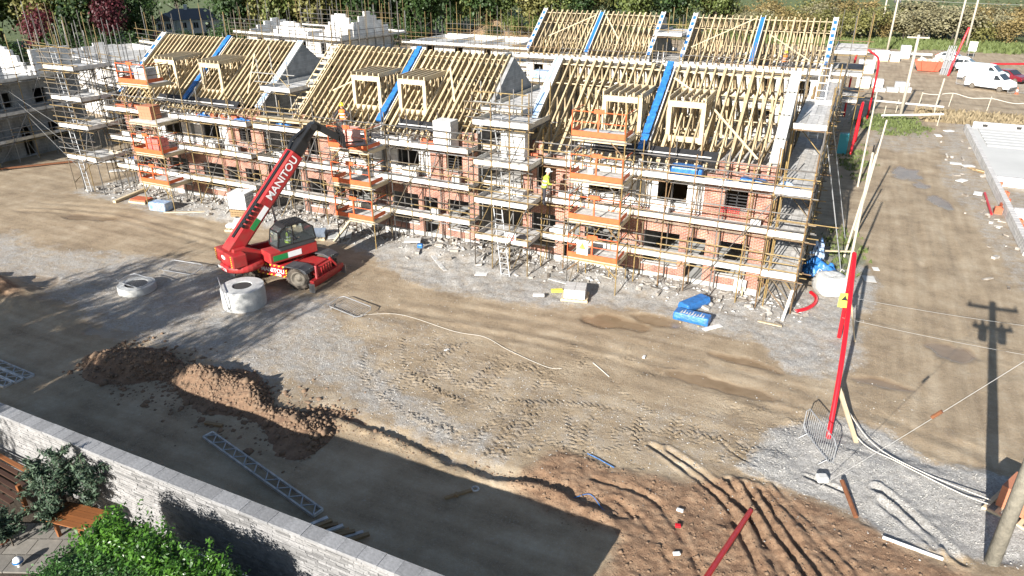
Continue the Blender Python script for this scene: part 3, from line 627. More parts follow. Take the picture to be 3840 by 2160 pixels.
def house_(label, cx, yf, half=6.05, front='detail', dormers=(), left='plain', right='plain', blue=True, felt=None, group=None, ladder_left=False, brace=(), n=30):
    h = thing('terraced_house', label, 'house', (cx, yf, 0), group)
    x0, x1 = cx - half, cx + half; yr = yf + 2 * RUN; yc = yf + RUN
    f = lambda u, d, z: (cx + u, yf + d, z)
    gf = [(-5.55, -4.2, .75, 2.45), (-2.6, -.85, .75, 2.45), (.45, 2.2, .75, 2.45), (4.1, 5.4, .75, 2.45), (-3.75, -2.85, .1, 2.4), (2.55, 3.45, .1, 2.4)]
    ff = [(-5.3, -4.5, 3.85, 4.95), (4.1, 5.05, 4.1, 4.95)]
    mid = [(-2.5, -1.0, 4.0, 5.0), (.9, 2.3, 4.0, 5.0)]
    if front == 'detail':
        wall_mesh(-half, half, .28, 6.22, .1, gf + ff + [(-3.35, 3.1, 3.55, 6.3), (-5.0, 3.5, 5.62, 6.3)], f).build('brick_wall', 'brick', h)
        wall_mesh(-half, half, -.3, .28, .12, [], lambda u, d, z: (cx + u, yf - .004 + d, z)).build('plinth', 'render_base', h)
        wall_mesh(-half + .02, half - .02, .3, 5.55, .12, gf + ff + mid, lambda u, d, z: (cx + u, yf + .15 + d, z)).build('block_wall', 'block_white', h)
        for (a, b, c, d) in gf + mid + ff:
            box_obj('lintel', cx + a - .12, cx + b + .12, yf + .02, yf + .135, d + .003, d + .1, 'concrete', h)
            if c > .5: box_obj('sill', cx + a - .05, cx + b + .05, yf - .05, yf + .14, c - .075, c - .003, 'concrete', h)
        for k, (a, b, c, d) in enumerate(gf + mid + ff):
            if k % 3 == 1 or d > 3:
                box_obj('window_frame', cx + (a + b) / 2 - .03, cx + (a + b) / 2 + .03, yf + .16, yf + .2, c, d, 'black_plastic', h)
        for zz in (4.25, 4.4, 4.55, 4.7): box_obj('louvre', cx + 4.12, cx + 5.03, yf + .05, yf + .09, zz, zz + .05, 'black_plastic', h)
    else:
        wall_mesh(-half, half, -.2, 6.0, .2, [(-5.3, -4.3, 3.85, 4.95), (4.1, 5.05, 3.9, 4.95), (-2.5, -1.0, 4.0, 5.0), (.9, 2.3, 4.0, 5.0), (-2.6, -.85, .75, 2.45), (.45, 2.2, .75, 2.45)], f).build('block_wall', 'block_white', h)
    wall_mesh(-half, half, -.2, 6.1, .2, [(-4.5, -3, .8, 2.4), (2, 4, .8, 2.4), (-4, -3, 3.9, 5), (2, 3, 3.9, 5)], lambda u, d, z: (cx + u, yr - d, z)).build('rear_wall', 'block', h)
    box_obj('ground_slab', x0 + .21, x1 - .21, yf + .29, yr - .21, -.15, .12, 'concrete', h)
    box_obj('floor_deck', x0 + .21, x1 - .21, yf + .29, yr - .21, 2.6, 2.82, 'timber_dark', h)
    box_obj('ceiling_deck', x0 + .21, x1 - .21, yf + .6, yr - .5, 5.2, 5.3, 'board', h)  # deck shuts light out of the rooms; pale finish brightens the roof void
    def gable(x, t, m, nm):
        poly = [(yf + .102, -.2), (yr - .002, -.2), (yr - .002, EAVE - .05), (yc, RIDGE - .06), (yf + .102, EAVE - .05)]
        MB().prism(poly, x, x + t, lambda u, v, q: (q, u, v)).build(nm, m, h)
    gable(x0 + .002, .2, 'block_grey', 'gable_wall'); gable(x1 - .202, .2, 'block_grey', 'gable_wall'); gable(cx - .12, .24, 'block_grey', 'party_wall')
    # trusses
    for i in range(n + 1):
        u = -half + .28 + i * (2 * half - .56) / n
        if abs(u) < .2: continue
        for dd in ((0, .058) if any(abs(u - q) < .3 for q in (-3.9, -.75, .75, 2.7, 3.9)) else (0,)):
            link('roof_truss', truss_mesh('timber'), h, mtx=Matrix.Translation((cx + u + dd, yc, RIDGE)) @ Matrix.Rotation(random.gauss(0, .003), 4, 'Z'))
    for (dy, dz) in ((-.14, -.22), (-1.05, -1.05), (1.05, -1.05), (-2.6, -3.18), (-1.7, -2.75), (1.7, -2.75), (.14, -.22)):
        for (a, b) in ((x0 + .25, cx - .2), (cx + .2, x1 - .25)):
            bar_obj('binder', (a, yc + dy, RIDGE + dz), (b, yc + dy, RIDGE + dz), .1, .04, 'timber_pale', h)
    for (u0, v0, u1, v1) in brace:       # diagonal bracing under the rafters, u along the roof, v up the slope 0..1
        a = (cx + u0, yc - RUN * (1 - v0) - .10, EAVE + (RIDGE - EAVE) * v0 + .05); b = (cx + u1, yc - RUN * (1 - v1) - .10, EAVE + (RIDGE - EAVE) * v1 + .05)
        bar_obj('brace', a, b, .1, .03, 'timber_pale', h, up=(0, -SLOPE, 1))
    # party wall and verge strips along the front slope
    def strip(u, w, m, name, v0=0.0, v1=1.0, lift=.12, th=.09):
        P0 = lambda v: (cx + u, yc - RUN * (1 - v), EAVE + (RIDGE - EAVE) * v + lift)
        bar_obj(name, P0(v0), P0(v1), w, th, m, h, up=(0, -SLOPE, 1))
    if blue:
        mb = MB()
        for k in range(26):
            v0, v1 = k / 26, (k + 1.05) / 26; j = random.uniform(-.02, .02)
            mb.bar((cx + j, yc - RUN * (1.03 - v0 * 1.03), EAVE + (RIDGE - EAVE) * v0 + .17 + random.uniform(-.02, .02)), (cx + random.uniform(-.02, .02), yc - RUN * (1.03 - v1 * 1.03), EAVE + (RIDGE - EAVE) * v1 + .17 + random.uniform(-.02, .02)), .33 + random.uniform(-.04, .03), .12)
        mb.build('cavity_membrane', 'blue_sheet', h)
        strip(.27, .05, 'white_board', 'verge_trim', lift=.14)
    else:
        strip(0, .34, 'blue_sheet', 'cavity_membrane', 0, .5 if group else .95); strip(.2, .05, 'white_board', 'verge_trim'); strip(-.2, .05, 'white_board', 'verge_trim')
    for side, kind in ((-1, left), (1, right)):
        u = side * (half - .1)
        if kind == 'blue':
            for d in (-.17, .17): strip(u + d, .06, 'white_board', 'verge_trim', lift=.17)
            for k in range(14):
                strip(u, .28, 'blue_sheet' if k % 2 == 0 else 'white_board', 'verge_panel', k / 14 + .004, (k + .92) / 14, lift=.15, th=.05)
        elif kind == 'block':
            for k in range(4): strip(u - .02, .46, 'concrete', 'coping_plank', k / 4 + .004, (k + 1) / 4 - .012, lift=.13, th=.10)
            for d in (-.12, .10): strip(u + d, .05, 'dark_void', 'joint_gap', .02, .98, lift=.186, th=.01)
        elif kind == 'ladder':
            strip(u - .38, .06, 'timber_pale', 'ladder_rail', lift=.06); strip(u + .35, .06, 'timber_pale', 'ladder_rail', lift=.06)
            for k in range(12):
                v = (k + .5) / 12; y = yc - RUN * (1 - v); z = EAVE + (RIDGE - EAVE) * v + .06
                bar_obj('ladder_rung', (cx + u - .36, y, z), (cx + u + .33, y, z), .05, .12, 'timber_pale', h)
        elif kind == 'grey':
            strip(u, .3, 'blue_pale', 'verge_panel', lift=.12); strip(u - .2, .06, 'white_board', 'verge_trim', lift=.14); strip(u + .2, .06, 'white_board', 'verge_trim', lift=.14)
    if felt:
        for (a, b) in felt:
            mb = MB(); y0 = yf - .42; z0 = EAVE - .42 * SLOPE + .12
            mb.bar((cx + (a + b) / 2, y0 + .12, z0 + .12), (cx + (a + b) / 2, y0 + .62, z0 + .12 + .50 * SLOPE), b - a, .03, up=(0, -SLOPE, 1)); mb.build('eaves_felt', 'black_felt', h)
            bar_obj('batten', (cx + a + .1, y0 + .30, z0 + .31), (cx + b - .25, y0 + .30, z0 + .31), .05, .05, 'white_board', h)
            k = int((b - a) / .4)
            for q in range(k): bar_obj('rafter_tail', (cx + a + .2 + q * .4, y0 - .25, z0 - .3), (cx + a + .2 + q * .4, y0 + .1, z0 + .02), .05, .12, 'timber_pale', h)
    for (a, b, dx) in dormers:
        yd = yf + .85; zb = EAVE + .85 * SLOPE - .12; zt = 8.52; yk = yf + 3.2
        fr = MB()
        for u in (a + .10, b - .10): fr.box(cx + u - .10, cx + u + .10, yd, yd + .12, zb - .1, zt)
        fr.box(cx + a, cx + b, yd - .012, yd + .132, zt - .26, zt + .01); fr.box(cx + a, cx + b, yd - .012, yd + .132, zb - .05, zb + .2)
        d = fr.build('dormer', 'timber_pale', h)
        nj = 6
        for k in range(nj):
            u = a + .04 + k * (b - a - .08) / (nj - 1)
            bar_obj('joist', (cx + u, yd - .05, zt + .10), (cx + u, yk, zt + .16), .05, .18, 'timber_pale', d)
        bar_obj('head_beam', (cx + a, yk + .03, zt + .12), (cx + b, yk + .03, zt + .12), .06, .2, 'timber', d)
        for u in (a + .05, b - .05):
            bar_obj('cheek_plate', (cx + u, yd, zt - .02), (cx + u, yk - .1, zt), .06, .05, 'timber_pale', d)
            for k in range(5):
                y = yd + .35 + k * .38; zr = EAVE + (y - yf) * SLOPE
                if zt - zr > .2: bar_obj('stud', (cx + u, y, zr), (cx + u, y, zt - .04), .05, .1, 'timber', d)
        for k in (1, 2, 3):
            u = a + (b - a) * k / 4; bar_obj('stud', (cx + u, yd + 1.3, zb + .3), (cx + u, yd + 1.3, zt - .1), .05, .08, 'timber_pale', d)
        bar_obj('floor_plate', (cx + a + .1, yd + 1.35, zb + .25), (cx + b - .1, yd + 1.35, zb + .25), .05, .1, 'timber_pale', d)
    return h
YF = 32.1
CA, CB, CC = -37.75, -23.1, -8.42
house('left front house pair with two bare dormer frames and a grey block gable', cx=CA, yf=YF, dormers=((-3.1, -1.35, 0), (.75, 2.5, 0)), left='blue', right='grey', felt=[(-2.4, 4.4)], brace=((3.0, .78, 4.5, .2),))
house('middle front house pair with ladder framed verge behind the red telehandler', cx=CB, yf=YF, dormers=((-2.3, -.4, 0), (.75, 2.5, 0)), left='ladder', right='none', felt=[(1.2, 4.4)], brace=((-4.2, .35, -2.4, .62), (2.6, .78, 3.9, .35)))
house('right front house pair with pale plank coping on its end gable', 26, cx=CC, yf=YF, dormers=((-2.3, -.35, 0), (.85, 2.6, 0)), left='grey', right='block', felt=[(-3.2, 3.5)], brace=((.4, .85, 2.2, .62), (2.6, .55, 5.2, .05)))
BR = 65.55
house('back row house pair with bare trusses, left of the passage between back gables', 22, cx=-23.2, yf=BR, front='plain', left='blue', right='blue', blue=False, brace=((-4.4, .35, -.5, .9), (.6, .88, 2.6, .35)))
house('back row house pair with bare trusses, nearest to the parked vans', 22, cx=-8.3, yf=BR, front='plain', left='blue', right='blue', blue=False, brace=((-5.4, .25, -.6, .95), (1.0, .6, 4.6, .1)))

# ---------------------------------------------------------------- scaffolding
def scaffold(label, O, ang, L, lifts, top, wid=1.15, bay=1.5, boards=5, rails=(.5, 1.0), m='tube', base=None, brace=True, toe=True, toe_in=False, couplers=True, seed=1, jit=.5, deckskip=(), ends=(True, True), group=None, decks=True, toppole=0):
    """run of tube scaffold: local a along the run, b from outer (0) towards the wall"""
    rd = random.Random(seed); ca, sa = math.cos(R_(ang)), math.sin(R_(ang))
    W = lambda a, b, z: (O[0] + a * ca - b * sa, O[1] + a * sa + b * ca, z)
    t = thing('scaffold', label, 'scaffold', (O[0], O[1], 0), group)
    nb = max(1, round(L / bay)); bs = L / nb; r = .031; cp = MB()
    for i in range(nb + 1):
        for b in (0, wid):
            a = i * bs; g = gz(*W(a, b, 0)[:2]) - .05 if base is None else base
            tz = top + rd.uniform(-jit, jit) * (1 if b == 0 else .6) + (toppole if rd.random() < .5 else 0)
            tube_obj('standard', W(a, b, g), W(a + rd.gauss(0, .015), b, tz), r, m, t)
            if couplers:
                for z in lifts:
                    for dz in (0, *rails): 
                        if dz == 0 or b == 0: cp.box(*[q for k in range(3) for q in (W(a, b, z - .06 + dz)[k] - (.045 if k < 2 else .04), W(a, b, z - .06 + dz)[k] + (.045 if k < 2 else .04))])
    for z in lifts:
        for i in range(nb + 1): tube_obj('transom', W(i * bs, -.18 - rd.random() * .2, z - .055), W(i * bs, wid + .15, z - .055), .029, m, t)
        for b, hs in ((0, (-.11, *rails)), (wid, (-.11,))):
            for dz in hs:
                a = -.2 - rd.random() * .3
                while a < L:
                    e = min(a + rd.choice((4.9, 6.3, 6.3)), L + .2 + rd.random() * .4); s_ = -.05 if b == 0 else .05
                    tube_obj('ledger', W(a, b + s_, z + dz), W(e, b + s_, z + dz + rd.gauss(0, .01)), .029, m, t); a = e + .02
                    if L - a < .8: break
        if decks:
            bw = (wid - .06) / boards
            for q in range(boards):
                a = 0.02 - (q % 2) * .4
                while a < L - .3:
                    e = min(a + 3.9, L)
                    a2 = max(a, 0)
                    if not any(d0 < (a2 + e) / 2 < d1 and abs(z - dz_) < .3 for (d0, d1, dz_) in deckskip):
                        zz = z + rd.uniform(0, .012)
                        bar_obj('deck_board', W(a2, .04 + (q + .5) * bw, zz), W(e - .01, .04 + (q + .5) * bw + rd.gauss(0, .006), zz), bw - .008, .038, 'board', t)
                    a += 3.9
        if couplers:
            for i in range(nb):      # loose putlogs and spare rails
                if rd.random() < .6: a = (i + rd.random()) * bs; tube_obj('putlog', W(a, -.3 - rd.random() * .3, z - .06), W(a, wid + .1, z - .06), .024, m, t)
                if rd.random() < .45: a = i * bs; tube_obj('cross_brace', W(a, 0, z - 1.75), W(a, wid, z - .15), .024, m, t)
                if rd.random() < .22: a = i * bs; tube_obj('spare_rail', W(a, -.06, z + rd.choice((.3, .75, 1.25))), W(a + bs * rd.choice((1, 2)), -.06, z + rd.choice((.3, .75, 1.25))), .024, m, t)
        if toe:
            a = 0
            while a < L - .2:
                e = min(a + 3.9, L)
                bar_obj('toe_board', W(a, -.02 + .03, z + .13), W(e - .015, -.02 + .03, z + .13 + rd.gauss(0, .008)), .036, .225, 'toe_board', t); a += 3.9
            for k, aa in enumerate((0.0, L)):
                if ends[k]: bar_obj('toe_board', W(aa, .03, z + .13), W(aa, wid - .02, z + .13), .036, .225, 'toe_board', t)
    if brace:
        z = [0.1] + list(lifts); 
        for i0 in range(1, nb, max(3, nb // 2)):
            for k in range(len(z) - 1):
                a0 = (i0 + k) * bs
                if a0 + bs <= L: tube_obj('brace', W(a0, -.09, z[k]), W(a0 + bs, -.09, z[k + 1] + .1), .024, m, t)
    if couplers: o = cp.build('coupler', 'tube_yellow', t); o['kind'] = 'stuff'
    return t
LF = [1.62, 3.53, 5.44]
YO = 30.88; WD = 1.1
scaffold('front scaffold run along the left house pair', (-44.0, YO), 0, 12.3, LF, 6.9, WD, seed=3, bay=1.22, rails=(.35, .7, 1.05))
scaffold('front scaffold run along the middle house pair, behind the telehandler boom', (-31.2, YO), 0, 14.2, LF, 6.9, WD, seed=4, bay=1.22, rails=(.35, .7, 1.05))
scaffold('front scaffold run along the right house pair beside the blue sheeted packs', (-12.9, YO), 0, 12.2, LF, 7.0, WD, seed=5, m='tube_yellow', bay=1.22, rails=(.35, .7, 1.05))
L4 = [1.62, 3.53, 5.44, 7.36]
scaffold('scaffold stair tower at the far left end of the front row', (-47.0, 29.6), 0, 2.9, [2.2, 4.3, 6.1, 8.0], 9.9, 2.6, bay=.97, boards=10, rails=(.35, .7, 1.05, 1.4), seed=6, m='tube')
scaffold('scaffold stair tower between middle and right front house pairs', (-15.9, 29.4), 0, 2.9, L4, 8.9, 2.5, bay=.97, boards=9, rails=(.35, .7, 1.05), seed=7, deckskip=((0, 1.2, 1.62), (0, 1.2, 3.53)))
scaffold('left end scaffold along the far left front gable', (-44.2, 31.6), 90, 10.5, [2.2, 4.3, 6.1], 9.3, 1.3, bay=1.5, seed=28, rails=(.4, .8, 1.2))
scaffold('scaffold bridging the passage between left and middle front gables', (-31.5, 32.2), 0, 2.2, [3.53, 5.44, 7.36], 9.4, 6.6, bay=1.1, boards=26, seed=8, toe=True, m='tube_grey')
scaffold('scaffold bridging the passage between middle and right front gables', (-16.9, 32.2), 0, 2.3, [3.53, 5.44, 7.36], 8.9, 7.5, bay=1.15, boards=28, seed=9, m='tube_grey')
scaffold('long end scaffold with weathered decks along the right gable', (-.72, 30.75), 90, 11.2, LF, 7.2, 1.5, bay=1.25, boards=6, rails=(.35, .7, 1.05), seed=10, m='tube_yellow')
scaffold('raised end scaffold deck at the back of the right gable', (-.70, 35.0), 90, 6.6, [7.34], 9.3, 1.5, bay=2.2, boards=6, seed=11, m='tube_yellow', base=5.5)
scaffold('rear scaffold behind the left front house pair', (-31.6, 42.3), 180, 12.4, [3.5, 5.44], 10.2, 1.1, seed=12, m='tube')
scaffold('rear scaffold behind the middle front house pair', (-16.9, 42.3), 180, 12.4, [3.5, 5.44], 7.9, 1.1, seed=13, m='tube')
scaffold('rear scaffold behind the right front house pair', (-.7, 42.3), 180, 13.6, [3.5, 5.44], 7.9, 1.1, seed=14, m='tube_yellow')
scaffold('far scaffold run along the front of the left back row pair', (-29.9, 64.1), 0, 13.4, [1.62, 3.53, 5.7], 7.4, 1.2, seed=15, m='tube_yellow', couplers=False)
scaffold('far scaffold run along the front of the right back row pair', (-15.6, 64.1), 0, 13.6, [1.62, 3.53, 5.7], 7.6, 1.2, seed=16, m='tube_yellow', couplers=False)
scaffold('far scaffold bridging the passage between the back row gables', (-17.0, 66.0), 0, 2.5, [5.7, 8.0], 9.8, 7.0, bay=1.25, boards=26, seed=17, m='tube_yellow', couplers=False)
scaffold('far end scaffold tower at the right of the back row', (-1.9, 65.5), 0, 2.4, [3.5, 5.6, 7.3], 10.2, 8.0, bay=1.2, boards=32, seed=18, m='tube_yellow', couplers=False)
scaffold('yellow link scaffold along the plot end between front and back rows', (-.7, 43.2), 90, 20.5, [3.0, 5.3], 7.2, 1.4, bay=1.3, boards=5, seed=19, m='tube_yellow', couplers=False)
scaffold('scaffold rear run behind the left back row pair', (-17.0, 75.8), 180, 13, [5.7], 8.4, 1.2, seed=20, m='tube_yellow', couplers=False)
scaffold('scaffold rear run behind the right back row pair', (-1.9, 75.8), 180, 13, [5.7], 8.4, 1.2, seed=21, m='tube_yellow', couplers=False)
# loading bays with orange gates
def loading_bay(label, x0, x1, y0, y1, lifts, gates, seed, top):
    t = thing('loading_bay', label, 'loading bay', ((x0 + x1) / 2, y0, 0), 'orange gated loading bays on the front scaffold'); rd = random.Random(seed)
    for x in (x0, x1):
        for y in (y0, y1): tube_obj('standard', (x, y, gz(x, y) - .05), (x, y, top + rd.uniform(-.2, .3)), .028, 'tube_yellow', t)
    for z in lifts:
        for q in range(7):
            bw = (y1 - y0 - .1) / 7; bar_obj('deck_board', (x0 + .03, y0 + .05 + (q + .5) * bw, z), (x1 - .03, y0 + .05 + (q + .5) * bw, z), bw - .008, .04, 'board', t)
        for y in (y0 - .04, y1): tube_obj('ledger', (x0 - .3, y, z - .1), (x1 + .3, y, z - .1), .03, 'tube_yellow', t)
        bar_obj('fascia_beam', (x0 - .05, y0 + .02, z - .12), (x1 + .05, y0 + .02, z - .12), .05, .18, 'timber_pale', t)
        for x in (x0, x1):
            bar_obj('side_beam', (x, y0, z - .11), (x, y1, z - .11), .05, .2, 'timber_pale', t)
            for dz in (.5, 1.0): tube_obj('guard_rail', (x, y0, z + dz), (x, y1, z + dz), .024, 'tube', t)
        for sx, x in ((1, x0), (-1, x1)): tube_obj('knee_brace', (x, y0, z - .75), (x + sx * .62, y0, z - .16), .03, 'tube_yellow', t)
        for y in (y0 + .3, (y0 + y1) / 2): tube_obj('cross_brace', (x0, y, z - 1.6), (x0, y1, z - .2), .024, 'tube', t); break
    for z in gates:
        g = MB(); w = x1 - x0; zz = z + .03
        g.box(x0 + .03, x1 - .03, y0 - .075, y0 - .045, zz, zz + .24); g.build('gate_toe_plate', 'orange', t)
        g = MB(); g.box(x0 + w / 2 - .035, x0 + w / 2 + .035, y0 - .09, y0 - .02, zz + .24, zz + 1.12); g.box(x0 + w / 2 - .22, x0 + w / 2 + .24, y0 - .085, y0 - .03, zz + 1.02, zz + 1.2); g.build('gate_post', 'orange', t)
        g = MB(); g.tube([(x0 + .02, y0 - .06, zz + 1.08), (x1 - .02, y0 - .06, zz + 1.08)], .022, 6); g.tube([(x0 + .02, y0 - .06, zz + .62), (x1 - .02, y0 - .06, zz + .62)], .018, 6)
        for x in (x0 + .02, x1 - .02): g.tube([(x, y0 - .06, zz), (x, y0 - .06, zz + 1.1)], .022, 6); g.tube([(x, y0 - .06, zz + 1.08), (x, y1 - .3, zz + 1.08)], .02, 6)
        g.build('gate_rail', 'orange', t)
        for x in (x0 + .01, x1 - .01): box_obj('gate_side_plate', x - .012, x + .012, y0, y1 - .5, zz + .06, zz + .26, 'orange', t)
    return t
YB = 29.25
bC = loading_bay('loading bay with a white warning sign on its lowest orange gate', -10.85, -8.4, YB, 30.85, L4, L4, 31, 8.9)
bB = loading_bay('loading bay with orange gates just right of the telehandler boom tip', -24.4, -21.95, YB, 30.85, LF, LF, 32, 6.9)
bA = loading_bay('loading bay holding brick packs at the left house pair', -39.6, -37.2, YB, 30.85, [1.62, 3.53, 5.44, 7.7], [1.62, 3.53, 7.7], 33, 8.9)
box_obj('warning_sign', -10.35, -9.8, YB - .125, YB - .10, 1.85, 2.55, 'white_board', bC)
sg = MB(); sg.add([(-10.26, YB - .13, 2.13), (-9.89, YB - .13, 2.13), (-10.075, YB - .13, 2.46)], [(0, 1, 2)]); sg.build('warning_triangle', 'sign_yellow', bC)
tm = text_mesh('!', .26, 'black_plastic'); link('lettering', tm, bC, mtx=Matrix.Translation((-10.075, YB - .134, 2.25)) @ Matrix.Rotation(R_(90), 4, 'X'))
# ladders in stair towers, inclined rakers at the gable
def ladder(label, a, b, w, m='galv', n=14, side=(1, 0, 0)):
    t = thing('ladder', label, 'ladder', a); s_ = Vector(side) * w / 2; a = Vector(a); b = Vector(b)
    for q in (-1, 1): tube_obj('stile', a + s_ * q, b + s_ * q, .03, m, t)
    for k in range(n):
        p = a.lerp(b, (k + .5) / n); tube_obj('rung', p - s_, p + s_, .018, m, t)
    return t
ladder('aluminium ladder from the ground up the middle stair tower', (-14.0, 29.0, 0), (-14.9, 29.9, 3.6), .45)
ladder('aluminium ladder from second to top deck of the middle stair tower', (-14.2, 29.9, 3.55), (-15.1, 30.2, 8.4), .45, n=18)
ladder('aluminium ladder leaning inside the far left stair tower, lower', (-45.3, 29.4, 0), (-46.4, 29.9, 4.6), .45, n=16)
ladder('aluminium ladder leaning inside the far left stair tower, upper', (-45.6, 29.9, 4.3), (-46.6, 30.2, 9.0), .45, n=16)
ladder('white ladder rising from the end scaffold deck to the link scaffold', (-1.5, 41.6, 5.5), (-1.5, 43.2, 9.2), .5, 'white_paint', 10)
ladder('white ladder standing by the back row passage scaffold', (-16.3, 65.6, 3.0), (-16.3, 66.4, 6.6), .5, 'white_paint', 10)
for k, (bx, by, lab) in enumerate(((1.17, 36.8, 'near'), (1.19, 41.7, 'far'))):
    t = thing('raker_tube', f'inclined steel raker propping the end scaffold, the {lab} one of two', 'scaffold tube', (bx, by, 0)); tube_obj('tube', (bx, by, -.05), (-.6, by - .4, 6.4), .03, 'galv', t); tube_obj('foot', (bx - .05, by - .15, .02), (bx + .05, by + .15, .02), .04, 'galv', t)
# ---------------------------------------------------------------- other plots under construction
def shell(label, O, ang, L, D, hgt, holes, m='block', tops=(), inner=2):
    """unroofed block shell: local a along front, b depth"""
    t = thing('unfinished_house', label, 'house', (O[0], O[1], 0)); ca, sa = math.cos(R_(ang)), math.sin(R_(ang))
    W = lambda a, b, z: (O[0] + a * ca - b * sa, O[1] + a * sa + b * ca, z)
    wall_mesh(0, L, -.2, hgt, .25, holes, lambda u, d, z: W(u, d, z)).build('front_wall', m, t)
    wall_mesh(0, L, -.2, hgt, .25, [], lambda u, d, z: W(u, D - d, z)).build('rear_wall', m, t)
    for k in range(inner + 2):
        a = k * (L - .25) / (inner + 1)
        wall_mesh(.252, D - .252, -.2, hgt - .004, .25, [], lambda u, d, z, a=a: W(a + d, u, z)).build('cross_wall', m, t)
    MB().add([W(.3, .3, hgt - .55), W(L - .3, .3, hgt - .55), W(L - .3, D - .3, hgt - .55), W(.3, D - .3, hgt - .55)], [(0, 1, 2, 3)]).build('floor_deck', 'render_base', t)
    for (a, b0, b1, prof) in tops:      # raised gable pieces: a position, depth range, stepped profile heights
        n = len(prof); mb = MB()
        for k in range(n):
            u0 = b0 + (b1 - b0) * k / n; u1 = b0 + (b1 - b0) * (k + 1) / n
            p = [W(a, u0, hgt + .003), W(a, u1, hgt + .003), W(a + .25, u1, hgt + .003), W(a + .25, u0, hgt + .003)]; q = [(x, y, hgt + prof[k]) for x, y, _ in p]
            mb.add(p + q, [(0, 1, 2, 3), (4, 5, 6, 7), (0, 1, 5, 4), (1, 2, 6, 5), (2, 3, 7, 6), (3, 0, 4, 7)])
        mb.build('gable_wall', 'block_white', t)
    return t, W
eh = [(2, 3.2, 3.9, 5.0), (5, 6, 3.9, 5.0), (8.8, 9.8, 3.8, 5.1), (12, 13.2, 3.9, 5.0), (15, 16, 3.9, 5.0), (2.5, 4, .8, 2.4), (6.5, 8, .1, 2.4), (10, 11.4, .8, 2.4), (13.2, 14, .1, 2.4), (15.5, 17, .8, 2.4)]
t, W = shell('shaded block shell at the far left facing the yard', (-58.5, 20.5), 90, 19.0, 8.6, 5.95, eh, 'block_grey', tops=((15.4, 0.3, 4.6, (.4, .9, 1.4, 1.8, 2.0, 2.1, 2.1)), (9.6, .3, 7, (.5, 1, 1.5, 1.3, .9, .4)), (4, .3, 7, (.5, 1.2, 1.6, 1.3, .9, .4))))  # darker block colour stands in for the shade on this shell
bar_obj('upper_wall', W(15.6, .12, 6.9), W(18.9, .12, 6.9), .24, 1.9, 'block_white', t)
bar_obj('upper_wall', W(9.9, .12, 6.45), W(13.2, .12, 6.45), .24, 1.0, 'block_white', t)
scaffold('grey scaffold on the shaded block shell at the far left', (-57.2, 20.0), 90, 20, [1.6, 3.55, 5.95], 9.2, 1.15, seed=41, m='tube_grey', jit=1.0)
t, W = shell('low block shell with white wall tops left of the front row', (-77.5, 49.6), -14, 20.5, 9, 5.4, [(2, 3.2, 3.6, 5), (6, 7.2, 3.6, 5), (10, 11, 3.6, 5), (13.5, 14.5, 3.6, 5)], 'block_white', tops=((5.0, .5, 6, (.3, .6, .9, .6, .3)),))
scaffold('scaffold with tall poles on the low shell left of the front row', (-78.2, 48.1), -14, 21.5, [3.4, 5.4], 8.8, 1.2, bay=2.0, rails=(.4, .8, 1.2), seed=42, m='tube', jit=.9, couplers=False, toppole=.9)
scaffold('rear scaffold with tall poles behind the low shell on the left', (-75.5, 59.4), -14, 21, [5.4], 8.4, 1.2, bay=2.1, rails=(.5, 1.0, 1.5), seed=43, m='tube', jit=.9, couplers=False, toppole=1.0)
t, W = shell('white block shell with stepped gables behind the left front roofs', (-72.5, 73.2), -8, 17.0, 9, 5.4, [(2, 3.2, 3.6, 5), (6, 7.2, 3.6, 5), (10, 11, 3.6, 5), (13.5, 14.5, 3.6, 5)], 'block_white', tops=((.1, .4, 7.5, (.4, .8, 1.2, 1.5, 1.2, .8)), (16.6, .4, 8.5, (.5, 1.1, 1.8, 2.4, 2.9, 2.4, 1.8, 1.2))))
for (a0, a1, prof) in ((4.6, 11.5, (.3, .7, 1.1, 1.5, 1.7, 1.7, 1.7, 1.6, 1.2, .7)), (11.0, 17.0, (.3, .7, 1.2, 1.7, 2.5, 2.7, 2.7, 2.7, 2.3, 1.6))):
    n_p = len(prof)
    for k in range(n_p):
        u0 = a0 + (a1 - a0) * k / n_p; u1 = a0 + (a1 - a0) * (k + 1) / n_p; dd = .12 if a0 < 8 else 2.4
        bar_obj('stepped_wall', W(u0, dd, 5.41 + prof[k] / 2), W(u1, dd, 5.41 + prof[k] / 2), .24, prof[k], 'block_white', t)
scaffold('scaffold with tall poles on the stepped gable shell', (-73.5, 71.9), -8, 18.5, [3.5, 5.5], 8.2, 1.2, bay=1.9, rails=(.4, .8, 1.2, 1.7), seed=44, m='tube', jit=1.0, couplers=False, toppole=1.2)
scaffold('side scaffold on the right end of the stepped gable shell', (-54.6, 69.4), 82, 11.5, [3.5, 5.5], 8.4, 1.2, bay=1.5, seed=45, m='tube', jit=1.4, couplers=False, toppole=1.5)
scaffold('rear scaffold with very tall poles behind the stepped gable shell', (-72.5, 84.0), -8, 18, [5.5], 8.6, 1.2, bay=1.9, rails=(.5, 1.0, 1.6, 2.2), seed=46, m='tube', jit=1.1, couplers=False, toppole=1.2)
t, W = shell('ground floor block shell open to the sky behind the middle roofs', (-63, 97), -2, 17, 10, 2.6, [(3, 4.4, .8, 2.2), (8, 9.4, .8, 2.2), (13, 14.2, .1, 2.3)], 'block_white')
scaffold('low scaffold with many tall poles round the ground floor shell', (-63.5, 95.4), -2, 18.5, [2.4], 5.6, 1.2, bay=1.9, rails=(.5, 1.0, 1.6), seed=47, m='tube_yellow', jit=1.0, couplers=False, toppole=1.2)
scaffold('rear low scaffold with tall poles behind the ground floor shell', (-63.0, 108.5), -2, 19, [2.4], 6.0, 1.2, bay=2.0, rails=(.5, 1.0, 1.8), seed=48, m='tube_yellow', jit=1.0, couplers=False, toppole=1.0)
